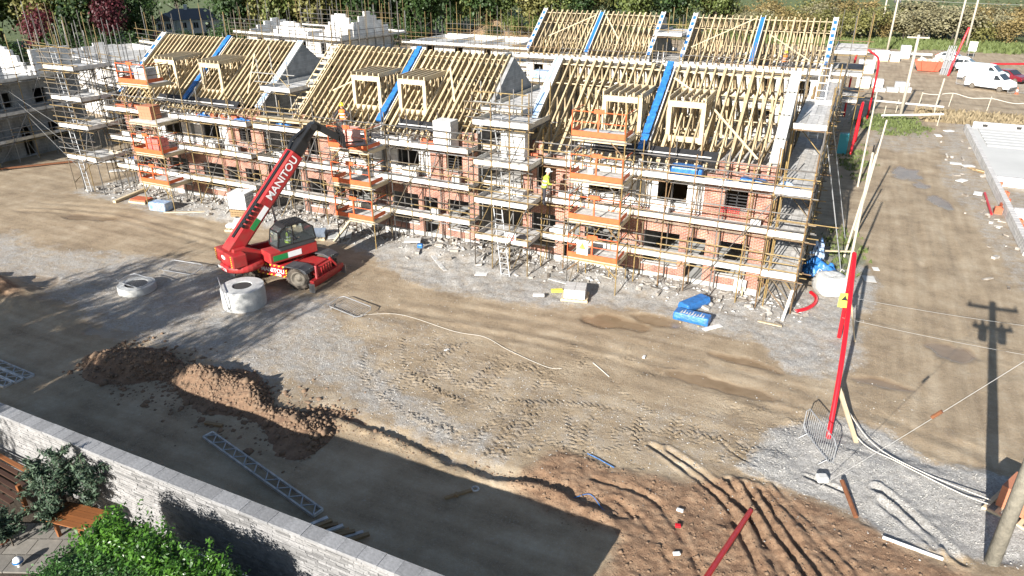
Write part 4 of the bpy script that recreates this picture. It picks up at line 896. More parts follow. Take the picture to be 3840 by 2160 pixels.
t, W = shell('second ground floor shell between middle roofs and back row', (-43, 82), 0, 11, 9, 2.6, [(2, 3.4, .8, 2.2), (6, 7.4, .8, 2.2)], 'block')
scaffold('scaffold round the second ground floor shell left of the back row', (-43.5, 80.4), 0, 12.5, [2.4, 4.3], 6.6, 1.2, bay=1.6, seed=49, m='tube_yellow', jit=.8, couplers=False, toppole=.8)
scaffold('scaffold between the middle rear and the second ground floor shell', (-44, 62), 0, 13.0, [2.4, 4.3], 5.6, 1.3, bay=1.7, seed=50, m='tube_grey', jit=.5, couplers=False)
t, W = shell('low block shell standing between middle front house and back row', (-43.5, 63.8), 0, 12, 9, 3.4, [(2, 3.4, .8, 2.2), (6, 7.4, .8, 2.2)], 'block')
# foundation plot at the right edge
fd = thing('foundation', 'low white block foundation walls with pale slab at the right edge', 'foundation', (14, 60, 0))
def course(x0, y0, x1, y1, n, z0, rows, w=.3, m='block_white'):
    a = Vector((x0, y0, 0)); b = Vector((x1, y1, 0))
    for r in range(rows):
        for k in range(n):
            o = .5 * (r % 2); t0 = min(max((k + o - .5) / n, 0), 1); t1 = min(max((k + 1 + o - .5) / n, 0), 1)
            if t1 - t0 < .01: continue
            p = a.lerp(b, t0 + .0006); q = a.lerp(b, t1 - .0006); zz = z0 + r * .225 + .11
            bar_obj('block', (p.x, p.y, zz), (q.x, q.y, zz), w, .215, m, fd)
course(10.0, 43.0, 10.0, 76.0, 70, 0, 3); course(10.45, 76.0, 30, 76, 42, 0, 4); course(10.2, 57.5, 22, 57.5, 25, 0, 3); course(10.2, 50, 22, 50, 25, 0, 3)
box_obj('floor_slab', 10.2, 30, 58, 75.8, -.1, .42, 'concrete_pale', fd)
for k in range(9): box_obj('floor_plank', 13.5 + k * 1.0, 14.46 + k * 1.0, 58.6, 66.5 + random.uniform(-.3, .3), .425, .50, 'concrete_pale', fd)
for k in range(6): box_obj('floor_plank', 10.8, 29, 68.2 + k * 1.15, 69.2 + k * 1.15, .425, .50, 'concrete_pale', fd)
for k, x in enumerate((11.2, 13.8, 15.2, 17.5)): box_obj('vent_shade', x, x + .4, 75.84, 75.848, .5, .75, 'dark_void', fd)  # flat dark panels painting the shade of vent holes on the wall face

# ---------------------------------------------------------------- telehandler
T0 = (-23.9, 24.5, 0)
tele = thing('telehandler', 'red rotating telehandler lifting its boom to the scaffold', 'telehandler', T0)
def rz(a): return Matrix.Rotation(R_(a), 4, 'Z')
CH = Matrix.Translation(T0) @ rz(3)                 # chassis frame: x along the chassis, y across
wx, wy = 1.5, 1.02
ch = MB(CH)
ch.box(-2.0, 2.05, -.55, .55, .55, 1.05); ch.box(-2.15, 2.15, -.35, .35, .45, .75); ch.box(-.85, .95, -1.18, 1.18, .5, 1.12)
ch.prism([(-.95, 1.12), (2.0, 1.02), (2.2, .86), (2.2, .6), (-.95, .6)], -.62, .62, lambda u, v, q: (u, q, v)); ch.build('chassis', 'tele_red', tele, bevel=.03)
for s in (-1, 1):
    sp_ = MB(CH); sp_.box(-.83, .93, s * 1.185 - .004, s * 1.185 + .004, .56, 1.06); sp_.build('side_panel', 'tele_red_dark', tele)
    hz = MB(CH); n = 14
    for k in range(n):
        if k % 2 == 0:
            a = -.83 + k * 1.76 / n; hz.add([(a, s * 1.194, .53), (a + .09, s * 1.194, .53), (a + .15, s * 1.194, .60), (a + .06, s * 1.194, .60)], [(0, 1, 2, 3)]); hz.add([(a, s * 1.194, 1.03), (a + .09, s * 1.194, 1.03), (a + .15, s * 1.194, 1.10), (a + .06, s * 1.194, 1.10)], [(0, 1, 2, 3)])
    for k in range(7):
        if k % 2 == 0:
            for xx in (-.84, .86): zz = .6 + k * .06; hz.add([(xx, s * 1.194, zz), (xx + .08, s * 1.194, zz + .05), (xx + .08, s * 1.194, zz + .11), (xx, s * 1.194, zz + .06)], [(0, 1, 2, 3)])
    hz.build('hazard_stripes', 'hazard_yellow', tele)
for sx in (-1, 1):
    for sy in (-1, 1):
        c = CH @ Vector((sx * wx, sy * wy, .56))
        T = Matrix.Translation(c) @ rz(3 + (14 if sx > 0 else -8))
        w = MB(T); w.lathe([(.36, -.17), (.50, -.19), (.555, -.14), (.565, 0), (.555, .14), (.50, .19), (.36, .17)], 36, axis='Y')
        for k in range(20):
            a = 2 * math.pi * k / 20
            for q in (-1, 1):
                aa = a + (math.pi / 20 if q > 0 else 0)
                w.bar((.575 * math.cos(aa), q * .02, .575 * math.sin(aa)), (.56 * math.cos(aa + .16), q * .18, .56 * math.sin(aa + .16)), .06, .05, up=(math.cos(aa), 0, math.sin(aa)))
        wo = w.build('wheel', 'tyre', tele)
        rm = MB(T); rm.lathe([(.0, sy * .10), (.12, sy * .10), (.14, sy * .05), (.26, sy * .05), (.30, sy * .15), (.37, sy * .18), (.375, sy * .14)], 24, axis='Y'); ro = rm.build('rim', 'rim', wo, True)
        fn = MB(CH); x0, x1 = sx * wx - .68, sx * wx + .68; y0, y1 = (.60, 1.33) if sy > 0 else (-1.33, -.60)
        fn.prism([(x0, 1.02), (x0 + .12, 1.20), (x1 - .42, 1.22), (x1 - .05, 1.10), (x1 + .03, .98), (x1 - .08, .96), (x1 - .45, 1.16), (x0 + .15, 1.14), (x0 + .05, .98)], y0, y1, lambda u, v, q: (u, q, v)); fn.build('fender', 'tele_grey', tele, bevel=.015)
        lp = MB(CH); xl = sx * wx + sx * .66; lp.box(min(xl, xl - sx * .1), max(xl, xl - sx * .1), sy * .88 - .12, sy * .88 + .12, 1.04, 1.13); lp.build('headlight', 'glass_dark', tele)
for sx in (-1, 1):       # stabiliser blades at both ends
    sb = MB(CH); x = sx * 2.25
    sb.box(min(x, x + sx * .22), max(x, x + sx * .22), -1.22, 1.22, .42, .62); sb.box(min(x, x + sx * .07), max(x, x + sx * .07), -1.25, 1.25, .18, .45)
    sb.box(min(x, x - sx * .2), max(x, x - sx * .2), -.55, .55, .5, .98)
    for sy in (-.55, .55): sb.tube([(x - sx * .1, sy, 1.1), (x + sx * .16, sy * 1.6, .5)], .075, 8)
    for k in range(5): sb.tube([(x + sx * .10, -.4 + k * .2, 1.0), (x + sx * .12, -.4 + k * .2, .66)], .03, 6)
    sb.build('stabiliser_beam', 'tele_red', tele, bevel=.01)
    for sy in (-1, 1):
        ft = MB(CH); ft.box(x - .02 if sx > 0 else x - .28, x + .28 if sx > 0 else x + .02, sy * 1.27 - .03, sy * 1.27 + .03, .05, .50); ft.build('stabiliser_foot', 'steel', tele)
TU = Matrix.Translation((-24.35, 24.35, 0)) @ rz(-20)      # turret frame: y along boom
tr = MB(TU); tr.lathe([(.0, 1.12), (.62, 1.12), (.62, 1.26), (0, 1.26)], 24); tr.build('slew_ring', 'tele_black', tele)
tu = MB(TU)
side = [(-2.35, 1.25), (-2.1, 1.16), (.9, 1.28), (1.25, 1.42), (1.25, 1.62), (.2, 1.72), (-1.0, 1.78), (-1.7, 2.15), (-2.3, 2.15), (-2.4, 1.7)]
tu.prism(side, -.62, -.40, lambda u, v, q: (q, u, v)); tu.prism(side, .28, .5, lambda u, v, q: (q, u, v)); tu.box(-.40, .28, -2.3, 1.0, 1.26, 1.42)
tu.box(.5, 1.40, -1.0, 1.5, 1.28, 1.84)
tu.build('turret', 'tele_red', tele, bevel=.04)
cw = MB(TU); cw.lathe([(0, .96), (.80, .98), (1.0, 1.08), (1.04, 1.26), (.97, 1.40), (0, 1.44)], 28, (0, -1.75, 0)); cw.box(-.95, .95, -2.62, -1.9, 1.38, 2.02); cw.build('counterweight', 'tele_red', tele, bevel=.06)
hz = MB(TU)
for k in range(6):
    for x in (-.80, .80): hz.add([(x - .04, -2.626, 1.42 + k * .1), (x + .04, -2.626, 1.46 + k * .1), (x + .04, -2.626, 1.52 + k * .1), (x - .04, -2.626, 1.48 + k * .1)], [(0, 1, 2, 3)])
hz.build('hazard_stripes', 'hazard_yellow', tele)
# cab on the right of the boom
cb = MB(TU); x0, x1 = .55, 1.42
cb.prism([(-.45, 1.80), (1.35, 1.80), (1.45, 2.02), (-.55, 2.02)], x0, x1, lambda u, v, q: (q, u, v)); cab = cb.build('cab', 'tele_grey', tele, bevel=.03)
prof = [(-.55, 2.02), (-.42, 2.72), (-.05, 2.98), (.95, 2.98), (1.38, 2.62), (1.45, 2.02)]
rf = MB(TU); rf.prism([(-.20, 2.90), (-.05, 3.02), (.95, 3.02), (1.08, 2.93), (.95, 2.95), (-.05, 2.95)], x0 - .02, x1 + .02, lambda u, v, q: (q, u, v))
for k in range(9): rf.box(x0 + .04, x1 - .04, -.02 + k * .115, .02 + k * .115, 3.02, 3.05)
rf.build('roof_grille', 'tele_black', cab)
fm = MB(TU)
for x in (x0 + .03, x1 - .03):
    for a, b_ in zip(prof, prof[1:] + prof[:1]): fm.bar((x, *a), (x, *b_), .05, .06, up=(1, 0, 0))
    fm.bar((x, .25, 2.02), (x, .30, 2.97), .05, .06, up=(1, 0, 0))
for a in prof: fm.bar((x0, *a), (x1, *a), .05, .05)
fm.build('cab_frame', 'tele_black', cab)
gl = MB(TU)
for x in (x0 + .02, x1 - .02): gl.add([(x, *p) for p in prof], [tuple(range(len(prof)))])
for a, b_ in zip(prof[:-1], prof[1:]): gl.add([(x0 + .04, *a), (x1 - .04, *a), (x1 - .04, *b_), (x0 + .04, *b_)], [(0, 1, 2, 3)])
gl.build('window', 'glass_dark', cab)
se = MB(TU); se.box(.75, 1.2, .1, .6, 2.02, 2.22); se.box(.75, 1.2, .0, .12, 2.2, 2.8); se.build('seat', 'tele_black', cab, bevel=.03)
# boom
EL = 45.5; BP = TU @ Vector((-.05, -2.05, 2.05)); BM = Matrix.Translation(BP) @ rz(-19.5) @ Matrix.Rotation(R_(EL), 4, 'X')
bm = MB(BM); pr = [(-.24, -.38), (.24, -.38), (.31, -.28), (.31, .28), (.24, .38), (-.24, .38), (-.31, .28), (-.31, -.28)]
bm.prism(pr, -.25, 5.35, lambda u, v, q: (u, q, v)); boom = bm.build('boom', 'tele_red', tele)
b2 = MB(BM); b2.prism([(u * .8, v * .8) for u, v in pr], 5.34, 6.1, lambda u, v, q: (u, q, v)); b2.build('boom_section', 'tele_black', boom)
b3 = MB(BM); b3.prism([(u * .6, v * .58) for u, v in pr], 6.08, 7.0, lambda u, v, q: (u, q, v)); b3.tube([(-.2, 5.2, .25), (-.22, 6.6, .22)], .05, 6); b3.tube([(.2, 5.2, .24), (.2, 6.7, .2)], .045, 6)
for k in range(5): b3.tube([(-.1 + k * .03, 5.2, .34), (-.32 + k * .05, 5.9, .42), (-.15 + k * .04, 6.8, .2)], .022, 5)
b3.build('boom_section', 'tele_black', boom)
hs = MB(BM)
for k in range(6): hs.box(.18, .36, 1.0 + k * .24, 1.14 + k * .24, .30, .44); 
hs.tube([(.20, .4, .42), (.2, 5.3, .42)], .035, 6); hs.tube([(.12, .4, .41), (.12, 5.3, .41)], .03, 6); hs.tube([(.05, .4, .41), (.05, 5.3, .41)], .03, 6); hs.build('hydraulic_hose', 'tele_black', boom)
cy = MB(); a = TU @ Vector((.0, .35, 1.45)); b_ = BM @ Vector((0, 2.7, -.42)); cy.tube([a, a.lerp(b_, .62)], .09, 12); cyo = cy.build('lift_cylinder', 'tele_red_dark', tele)
cy = MB(); cy.tube([a.lerp(b_, .6), b_], .055, 10); cy.build('cylinder_rod', 'steel', cyo)
def onboom(txt, size, y, zc, m, nm='lettering', side=1):
    tm_ = text_mesh(txt, size, m)
    R = Matrix(((0, 0, 1, 0), (1, 0, 0, 0), (0, 1, 0, 0), (0, 0, 0, 1)))   # text x -> boom y, text y -> boom z
    return link(nm, tm_, boom, mtx=BM @ Matrix.Translation((.314, y, zc)) @ R)
onboom('MANITOU', .52, 4.0, 0.02, 'white_paint')
st_ = MB(BM); st_.box(.310, .316, 1.75, 2.45, -.24, .02); st_.build('sticker', 'white_paint', boom); st_ = MB(BM); st_.box(.310, .3175, 1.15, 1.75, -.24, .02); st_.build('sticker', 'sticker_green', boom)
s1 = MB(TU); s1.box(1.402, 1.408, -.1, .62, 1.40, 1.68); s1.build('sticker', 'white_paint', tele); s1 = MB(TU); s1.box(1.402, 1.408, -.86, -.1, 1.40, 1.68); s1.build('sticker', 'sticker_green', tele)
link('lettering', text_mesh('MANITOU', .30, 'white_paint'), tele, mtx=CH @ Matrix.Translation((.1, -1.197, .80)) @ Matrix.Rotation(R_(90), 4, 'X'))
link('lettering', text_mesh('1840', .17, 'white_paint'), tele, mtx=CH @ Matrix.Translation((.42, -1.197, .60)) @ Matrix.Rotation(R_(90), 4, 'X'))
link('lettering', text_mesh('MANITOU', .20, 'white_paint'), tele, mtx=TU @ Matrix.Translation((0, -2.765, 1.24)) @ Matrix.Rotation(R_(90), 4, 'X'))
ov = MB(TU); ov.add([(.2 * math.cos(k * math.pi / 10), -2.632, 1.75 + .1 * math.sin(k * math.pi / 10)) for k in range(20)], [tuple(range(20))]); ov.build('badge', 'white_paint', tele)
# jib head, carriage and fork comb at the boom tip
tip = BM @ Vector((0, 7.0, 0)); dirv = Vector((.62, .78, 0)); ca_ = tip + dirv * 1.15 + Vector((0, 0, -.72))
jb = MB(); jb.bar(tip + Vector((0, 0, .1)), ca_ + Vector((0, 0, .05)), .34, .34); jb.tube([tip - dirv.cross(Vector((0, 0, 1))) * .3, tip + dirv.cross(Vector((0, 0, 1))) * .3], .16, 12); jib = jb.build('jib_head', 'tele_black', tele)
JM = Matrix.Translation(ca_) @ Matrix.Rotation(math.atan2(dirv.y, dirv.x) - math.pi / 2, 4, 'Z')
cr = MB(JM); cr.box(-.62, .62, .1, .2, -.35, -.22); cr.box(-.62, .62, .1, .2, .2, .32)
for x in (-.6, -.2, .2, .6): cr.box(x - .04, x + .04, .08, .22, -.35, .32)
cr.build('carriage', 'tele_black', jib)
for k in range(8):
    ti = MB(JM); x = -.6 + k * 1.2 / 7; ti.tube([(x, .16, .3), (x, .13, .62), (x, .18, .80)], .018, 6); ti.build('guard_bar', 'tele_black', jib)
for x in (-.45, .45):
    fk = MB(JM); fk.box(x - .06, x + .06, .22, 1.35, -.42, -.36); fk.box(x - .06, x + .06, .2, .26, -.42, .2); fk.build('fork', 'tele_black', jib)
# ---------------------------------------------------------------- people
def person(label, loc, yaw, arms, legs=None, top='cloth_dark', vest='hivis_orange', legm='cloth_grey', helmet='helmet_yellow', lean=0.0, drop=0.0):
    t = thing('person', label, 'person', loc); J = []; E = []; Rr = []
    def add(p, r, par=None):
        z = p[2] - (drop if p[2] > .3 else 0); y = p[1] - lean * max(0, p[2] - .95)
        J.append((p[0], y, z)); Rr.append(r)
        if par is not None: E.append((par, len(J) - 1))
        return len(J) - 1
    pel = add((0, 0, .95), .145); w = add((0, 0, 1.10), .135, pel); ch = add((0, 0, 1.32), .16, w); nb = add((0, 0, 1.48), .075, ch); h0 = add((0, -.01, 1.56), .07, nb); h1 = add((0, -.015, 1.66), .095, h0); add((0, -.005, 1.75), .075, h1)
    add((0, -.10, 1.635), .02, h1)
    for s in (-1, 1):
        el, wr = arms[0 if s < 0 else 1]
        sh = add((s * .19, 0, 1.42), .075, ch); e = add(el, .055, sh); a = add(wr, .038, e)
        d = (Vector(wr) - Vector(el)).normalized(); hd = add(tuple(Vector(wr) + d * .08), .038, a); sd2 = d.orthogonal().normalized()
        for k in range(4): add(tuple(Vector(wr) + d * (.16 - abs(k - 1.3) * .012) + sd2 * (k - 1.5) * .022), .009, hd)
        add(tuple(Vector(wr) + d * .09 + sd2 * .06), .010, a)
        L = (legs or (((-.12, -.02, .5), (-.13, .03, .09)), ((.12, -.02, .5), (.14, .03, .09))))[0 if s < 0 else 1]
        hp = add((s * .10, 0, .90), .105, pel); kn = add(L[0], .068, hp); an = add(L[1], .05, kn); add((L[1][0] * 1.05, L[1][1] - .16, L[1][2] - .04), .04, an)
    me = bpy.data.meshes.new('body'); me.from_pydata(J, E, []); o = bpy.data.objects.new('body', me); C.objects.link(o)
    sk = o.modifiers.new('skin', 'SKIN'); me.skin_vertices or None
    for i_, v in enumerate(me.skin_vertices[0].data): v.radius = (Rr[i_], Rr[i_] * (.75 if i_ in (0, 1, 2) else 1)); v.use_root = i_ == 0
    sb = o.modifiers.new('sub', 'SUBSURF'); sb.levels = 1; sb.render_levels = 1
    dg = bpy.context.evaluated_depsgraph_get(); ev = bpy.data.meshes.new_from_object(o.evaluated_get(dg)); bpy.data.objects.remove(o)
    ev.materials.clear()
    for mm in (top, legm, 'skin', 'tele_black'): ev.materials.append(M[mm])
    for p in ev.polygons:
        c = p.center; zz = c.z + drop
        hand = min((c - Vector(arms[k][1])).length for k in (0, 1)) < .17 and min((c - Vector(arms[k][0])).length for k in (0, 1)) > .2
        p.material_index = 2 if (zz > 1.53 or hand) else 3 if c.z < .13 else 1 if zz < .97 else 0; p.use_smooth = True
    T = Matrix.Translation(loc) @ rz(yaw)
    link('body', ev, t, mtx=T)
    hm = MB(); hm.lathe([(.145, 1.685), (.128, 1.69), (.124, 1.74), (.105, 1.80), (.06, 1.84), (0, 1.85)], 16, (0, -.01, 0)); hm.box(-.07, .07, -.21, -.1, 1.685, 1.70)
    hm.v = [(x, y - lean * .72, z - drop) for x, y, z in hm.v]
    link('helmet', mesh('helmet', hm.v, hm.f, helmet, True), t, mtx=T)
    vm = MB(); v_ = []
    prof = [(.178, .92), (.165, 1.1), (.185, 1.3), (.205, 1.42), (.12, 1.485)]
    vm.lathe(prof, 18); vm.v = [(x, y * .78 - lean * max(0, z - .95), z - drop) for x, y, z in vm.v]
    link('vest', mesh('vest', vm.v, vm.f, vest, True), t, mtx=T)
    for zz in (1.05, 1.22):
        bd = MB(); r_ = .174 if zz < 1.1 else .183; bd.lathe([(r_, zz), (r_ + .002, zz + .05)], 18); bd.v = [(x, y * .785 - lean * max(0, z - .95), z - drop) for x, y, z in bd.v]
        link('reflective_band', mesh('band', bd.v, bd.f, 'white_paint', True), t, mtx=T)
    return t
person('worker in orange vest and yellow helmet standing on the scaffold deck', (-25.0, 31.35, 5.47), 10, (((-.36, -.08, 1.2), (-.52, -.12, .98)), ((.42, .05, 1.2), (.24, -.12, 1.03))))
person('worker in yellow vest and white helmet on the middle stair tower', (-12.55, 30.3, 3.56), 120, (((-.3, -.12, 1.15), (-.24, -.38, 1.1)), ((.3, -.12, 1.15), (.22, -.38, 1.12))), vest='hivis_yellow', top='hivis_yellow', legm='cloth_dark', helmet='helmet_white', lean=.25)
person('worker in orange and dark clothes in the passage beside the middle roof', (-15.9, 34.3, 5.47), -60, (((-.3, -.12, 1.15), (-.24, -.38, 1.1)), ((.3, -.12, 1.15), (.22, -.3, 1.22))), helmet='helmet_white', lean=.5)
person('distant worker in orange crouching on the back row scaffold', (-5.6, 64.75, 5.73), 20, (((-.3, -.2, 1.1), (-.2, -.45, .95)), ((.3, -.2, 1.1), (.2, -.45, .95))), lean=.6, drop=.12)

person('operator in a yellow vest seated in the telehandler cab', (-23.25, 24.15, 1.28), 160, (((-.3, -.2, 1.15), (-.2, -.45, 1.1)), ((.3, -.2, 1.15), (.2, -.45, 1.1))), legs=(((-.12, -.40, .88), (-.13, -.45, .80)), ((.12, -.40, .88), (.13, -.45, .80))), vest='hivis_yellow', helmet='helmet_white', drop=.18)
# ---------------------------------------------------------------- materials stacked about the site
def boxrot(name, label, cat, c, size, yaw, m, group=None, bevel=.02, parts=None):
    mb = MB(); mb.obox((c[0], c[1], c[2] + size[2] / 2), size, Matrix.Rotation(R_(yaw), 3, 'Z')); return single(name, mb, m, label, cat, group, c, bevel=bevel)
def pallet(t, c, yaw, L=1.2, Wd=1.0, m='timber_pale'):
    T = Matrix.Translation(c) @ rz(yaw)
    for k in range(7):
        p0 = T @ Vector((-L / 2 + .07 + k * (L - .14) / 6, -Wd / 2, .13)); p1 = T @ Vector((-L / 2 + .07 + k * (L - .14) / 6, Wd / 2, .13)); bar_obj('slat', p0, p1, .11, .02, m, t)
    for k in (-1, 0, 1):
        bar_obj('bearer', T @ Vector((-L / 2, k * (Wd / 2 - .05), .07)), T @ Vector((L / 2, k * (Wd / 2 - .05), .07)), .08, .10, m, t); bar_obj('base_board', T @ Vector((-L / 2, k * (Wd / 2 - .05), .01)), T @ Vector((L / 2, k * (Wd / 2 - .05), .01)), .10, .018, m, t)
def rowpack(t, c, yaw, n, size, m, name, z0):
    T = Matrix.Translation(c) @ rz(yaw); nx_, ny_, nz_ = n; sx, sy, sz = size
    for i in range(nx_):
        for j in range(ny_):
            for k in range(nz_):
                p = T @ Vector(((i - (nx_ - 1) / 2) * sx, (j - (ny_ - 1) / 2) * sy, z0 + (k + .5) * sz))
                link(name, unit_box(m), t, mtx=Matrix.Translation(p) @ rz(yaw + random.gauss(0, 1.2)) @ Matrix.Diagonal((sx * .97, sy * .97, sz * .97, 1)))
# intermediate bulk container on stacked pallets
ib = thing('water_tank', 'white caged water tank on a stack of pallets left of the telehandler', 'water tank', (-32.4, 30.2, 0))
for k in range(4): pallet(ib, (-32.4 + random.uniform(-.05, .05), 30.2, .15 * k), 12 + random.uniform(-3, 3), m='timber_dark')
mb = MB(Matrix.Translation((-32.4, 30.2, .62)) @ rz(12)); mb.box(-.58, .58, -.48, .48, 0, 1.0); mb.lathe([(.0, 1.0), (.14, 1.0), (.14, 1.06), (0, 1.06)], 14); mb.build('tank', 'tank_white', ib, bevel=.06)
mb = MB(Matrix.Translation((-32.4, 30.2, .62)) @ rz(12))
for k in range(8):
    x = -.6 + k * 1.2 / 7
    for y in (-.5, .5): mb.tube([(x, y, 0), (x, y, 1.02)], .012, 5)
for k in range(6):
    z = .04 + k * .19
    for y in (-.5, .5): mb.tube([(-.6, y, z), (.6, y, z)], .012, 5)
    for x in (-.6, .6): mb.tube([(x, -.5, z), (x, .5, z)], .012, 5)
for k in range(7):
    for x in (-.6, .6): mb.tube([(x, -.5 + k / 6, 0), (x, -.5 + k / 6, 1.02)], .012, 5)
mb.build('cage', 'galv', ib)
pk = thing('sack_pallet', 'pallet of white sacks and buckets in front of the water tank', 'pallet', (-31.1, 28.4, 0)); pallet(pk, (-31.1, 28.4, 0), 20)
for k, (x, y, z) in enumerate(((-.25, -.2, .15), (.2, -.15, .15), (-.2, .25, .15), (.15, .1, .42))):
    mb = MB(Matrix.Translation((-31.1 + x, 28.4 + y, z)) @ rz(20 + 13 * k)); mb.prism([(-.28, 0), (.28, 0), (.33, .12), (.25, .25), (-.25, .26), (-.33, .12)], -.2, .2, lambda u, v, q: (u, q, v)); mb.build('sack', 'white_wrap', pk, bevel=.05)
mb = MB(); mb.lathe([(0, 0), (.14, 0), (.17, .36), (0, .36)], 16, (-30.75, 28.65, .15)); mb.build('bucket', 'black_plastic', pk)
bp_ = thing('brick_pallet', 'pallet of loose orange bricks on the mud left of the blue pack', 'pallet', (-40.6, 29.6, 0)); pallet(bp_, (-40.6, 29.6, 0), 8, 1.3, .9); rowpack(bp_, (-40.6, 29.6, 0), 8, (5, 3, 1), (.24, .24, .09), 'terracotta', 'brick', .145)
boxrot('wrapped_pack', 'pale blue wrapped pack on the mud at the left house pair', 'pack', (-38.1, 29.0, 0), (1.25, .75, .55), 8, 'blue_pale', bevel=.08)
def plank(label, a, b, w=.2, h=.05, m='timber_pale', cat='plank', name='plank'):
    mb = MB(); mb.bar(a, b, w, h); c = (Vector(a) + Vector(b)) / 2; return single(name, mb, m, label, cat, None, tuple(c))
plank('thick timber baulk lying on the mud by the brick pallet', (-41.9, 28.6, .1), (-42.3, 31.2, .14), .22, .16)
plank('long thin batten on the ground left of the water tank', (-37.4, 28.6, .05), (-33.9, 30.3, .08), .12, .05)
plank('short batten on the rubble left of the water tank', (-35.1, 29.9, .1), (-34.5, 30.2, .12), .14, .05)
# pallets by the telehandler
sl = thing('slate_pack', 'tilted stack of blue grey slates on the mud behind the telehandler cab', 'slate pack', (-26.1, 29.2, 0)); pallet(sl, (-26.1, 29.2, 0), 30)
for r in range(5):
    for k in range(9):
        T = Matrix.Translation((-26.1, 29.2, .15)) @ rz(30); p = T @ Vector((-.5 + r * .25, -.35 + k * .085, .18)); link('slate', unit_box('slate'), sl, mtx=Matrix.Translation(p) @ rz(30) @ Matrix.Rotation(R_(18), 4, 'X') @ Matrix.Diagonal((.24, .05, .34, 1)))
boxrot('plywood_sheet', 'grey board lying on the mud right of the slate stack', 'board', (-24.9, 29.9, .1), (1.3, .9, .04), 35, 'concrete', bevel=0)
plank('split timber leaning on the scaffold right of the slate stack', (-24.6, 29.0, .1), (-24.3, 30.4, 1.1), .2, .05)
plank('loose board on the gravel mound below the middle scaffold', (-17.3, 28.4, .12), (-18.5, 29.5, .15), .22, .04, 'board'); plank('second loose board on the gravel mound below the middle scaffold', (-17.0, 28.2, .1), (-17.9, 28.9, .12), .18, .04, 'board')
boxrot('concrete_slab', 'pale slab fragment on the rubble at the middle scaffold foot', 'slab', (-20.2, 30.2, .45), (.9, .55, .07), 25, 'concrete_pale', bevel=.01)
boxrot('plastic_tub', 'small blue tub on the rubble at the middle scaffold foot', 'tub', (-19.4, 29.7, .38), (.3, .25, .22), 15, 'blue_sheet', bevel=.05)
boxrot('insulation_board', 'white board lying at the foot of the middle stair tower', 'board', (-15.2, 28.7, .05), (.6, .5, .04), 15, 'white_board', bevel=0)
# blocks pallet, blue packs near the right house
bk = thing('block_pallet', 'pallet of grey concrete blocks in front of the right house pair', 'pallet', (-10.0, 28.2, 0)); pallet(bk, (-10.0, 28.2, .02), 14, 1.25, 1.0); rowpack(bk, (-10.0, 28.2, .02), 14, (2, 2, 2), (.50, .46, .23), 'concrete', 'block', .145)
for k, (x, y, yw, lab) in enumerate(((-11.6, 27.6, 20, 'white kerb stone on the gravel left of the block pallet'), (-11.0, 28.4, 30, 'yellowish offcut on the gravel left of the block pallet'))):
    boxrot('kerb_stone', lab, 'block', (x, y, .04), (.55, .2, .13), yw, 'concrete_pale' if k == 0 else 'sign_yellow', bevel=.02)
plank('white plank on the gravel under the right loading bay', (-11.9, 29.6, .08), (-10.0, 29.2, .12), .2, .04, 'board')
for k, (c, yw, lab) in enumerate((((-4.75, 29.6, 0), 62, 'blue wrapped pack lying lengthwise, the rear one of two on the gravel'), ((-4.55, 28.2, 0), -4, 'blue wrapped pack with torn plastic, the front one of two on the gravel'))):
    w = thing('wrapped_pack', lab, 'pack', c); mb = MB(Matrix.Translation(c) @ rz(yw)); L = 1.55
    mb.prism([(-.30, .04), (.30, .04), (.33, .2), (.28, .42), (-.28, .42), (-.33, .2)], -L / 2, L / 2, lambda u, v, q: (q, u, v)); mb.build('wrap', 'blue_sheet', w, bevel=.06)
    T = Matrix.Translation(c) @ rz(yw); 
    for q in (-.4, .4): bar_obj('bearer', T @ Vector((q, -.36, .02)), T @ Vector((q, .36, .02)), .08, .05, 'timber', w)
    if k:
        mb = MB(Matrix.Translation(c) @ rz(yw))
        for q in range(9): x = -.5 + q * .12; mb.add([(x, -.30 + .05 * math.sin(q), .425), (x + .10, -.22, .43), (x + .06, .1 + .1 * math.sin(q * 2), .43)], [(0, 1, 2)])
        mb.build('torn_film', 'white_wrap', w)
plank('white board on the mud beside the front blue pack', (-3.9, 27.6, .03), (-3.3, 28.3, .05), .25, .03, 'white_board')
s_ = thing('notice_board', 'white notice board on a short post at the right house corner', 'sign', (-3.1, 31.9, 0)); box_obj('panel', -3.4, -2.85, 31.78, 31.82, .25, .8, 'white_board', s_); box_obj('post', -3.0, -2.93, 31.70, 31.77, -.1, .5, 'timber', s_)
# bulk bag with blue sheeting
bb = thing('bulk_bag', 'slumped white bulk bag beside the end scaffold', 'bulk bag', (.75, 34.0, 0)); mb = MB(); rng = random.Random(5)
n = 22; prof = [(.6, 0), (.74, .12), (.78, .38), (.72, .66), (.62, .84), (.42, .88), (0, .80)]
for i_, (r, z) in enumerate(prof):
    for k in range(n):
        a = 2 * math.pi * k / n; q = (abs(math.cos(a)) ** 4 + abs(math.sin(a)) ** 4) ** -.22; f_ = 1 + .05 * math.sin(3 * a + i_) + rng.uniform(-.03, .03); mb.v.append((.75 + r * q * f_ * math.cos(a + .4), 34.0 + r * q * f_ * math.sin(a + .4), z + rng.uniform(-.03, .03)))
for i_ in range(len(prof) - 1):
    for k in range(n): mb.f.append((i_ * n + k, i_ * n + (k + 1) % n, (i_ + 1) * n + (k + 1) % n, (i_ + 1) * n + k))
mb.build('bag', 'white_wrap', bb, True)
for k in range(4):
    a = math.pi / 4 + k * math.pi / 2 + .4; x, y = .75 + .75 * math.cos(a), 34 + .75 * math.sin(a); m2 = MB(); m2.tube([(x, y, .78), (x + .08, y, .98), (x + .2, y + .05, .88)], .02, 5); m2.build('lifting_loop', 'white_wrap', bb)
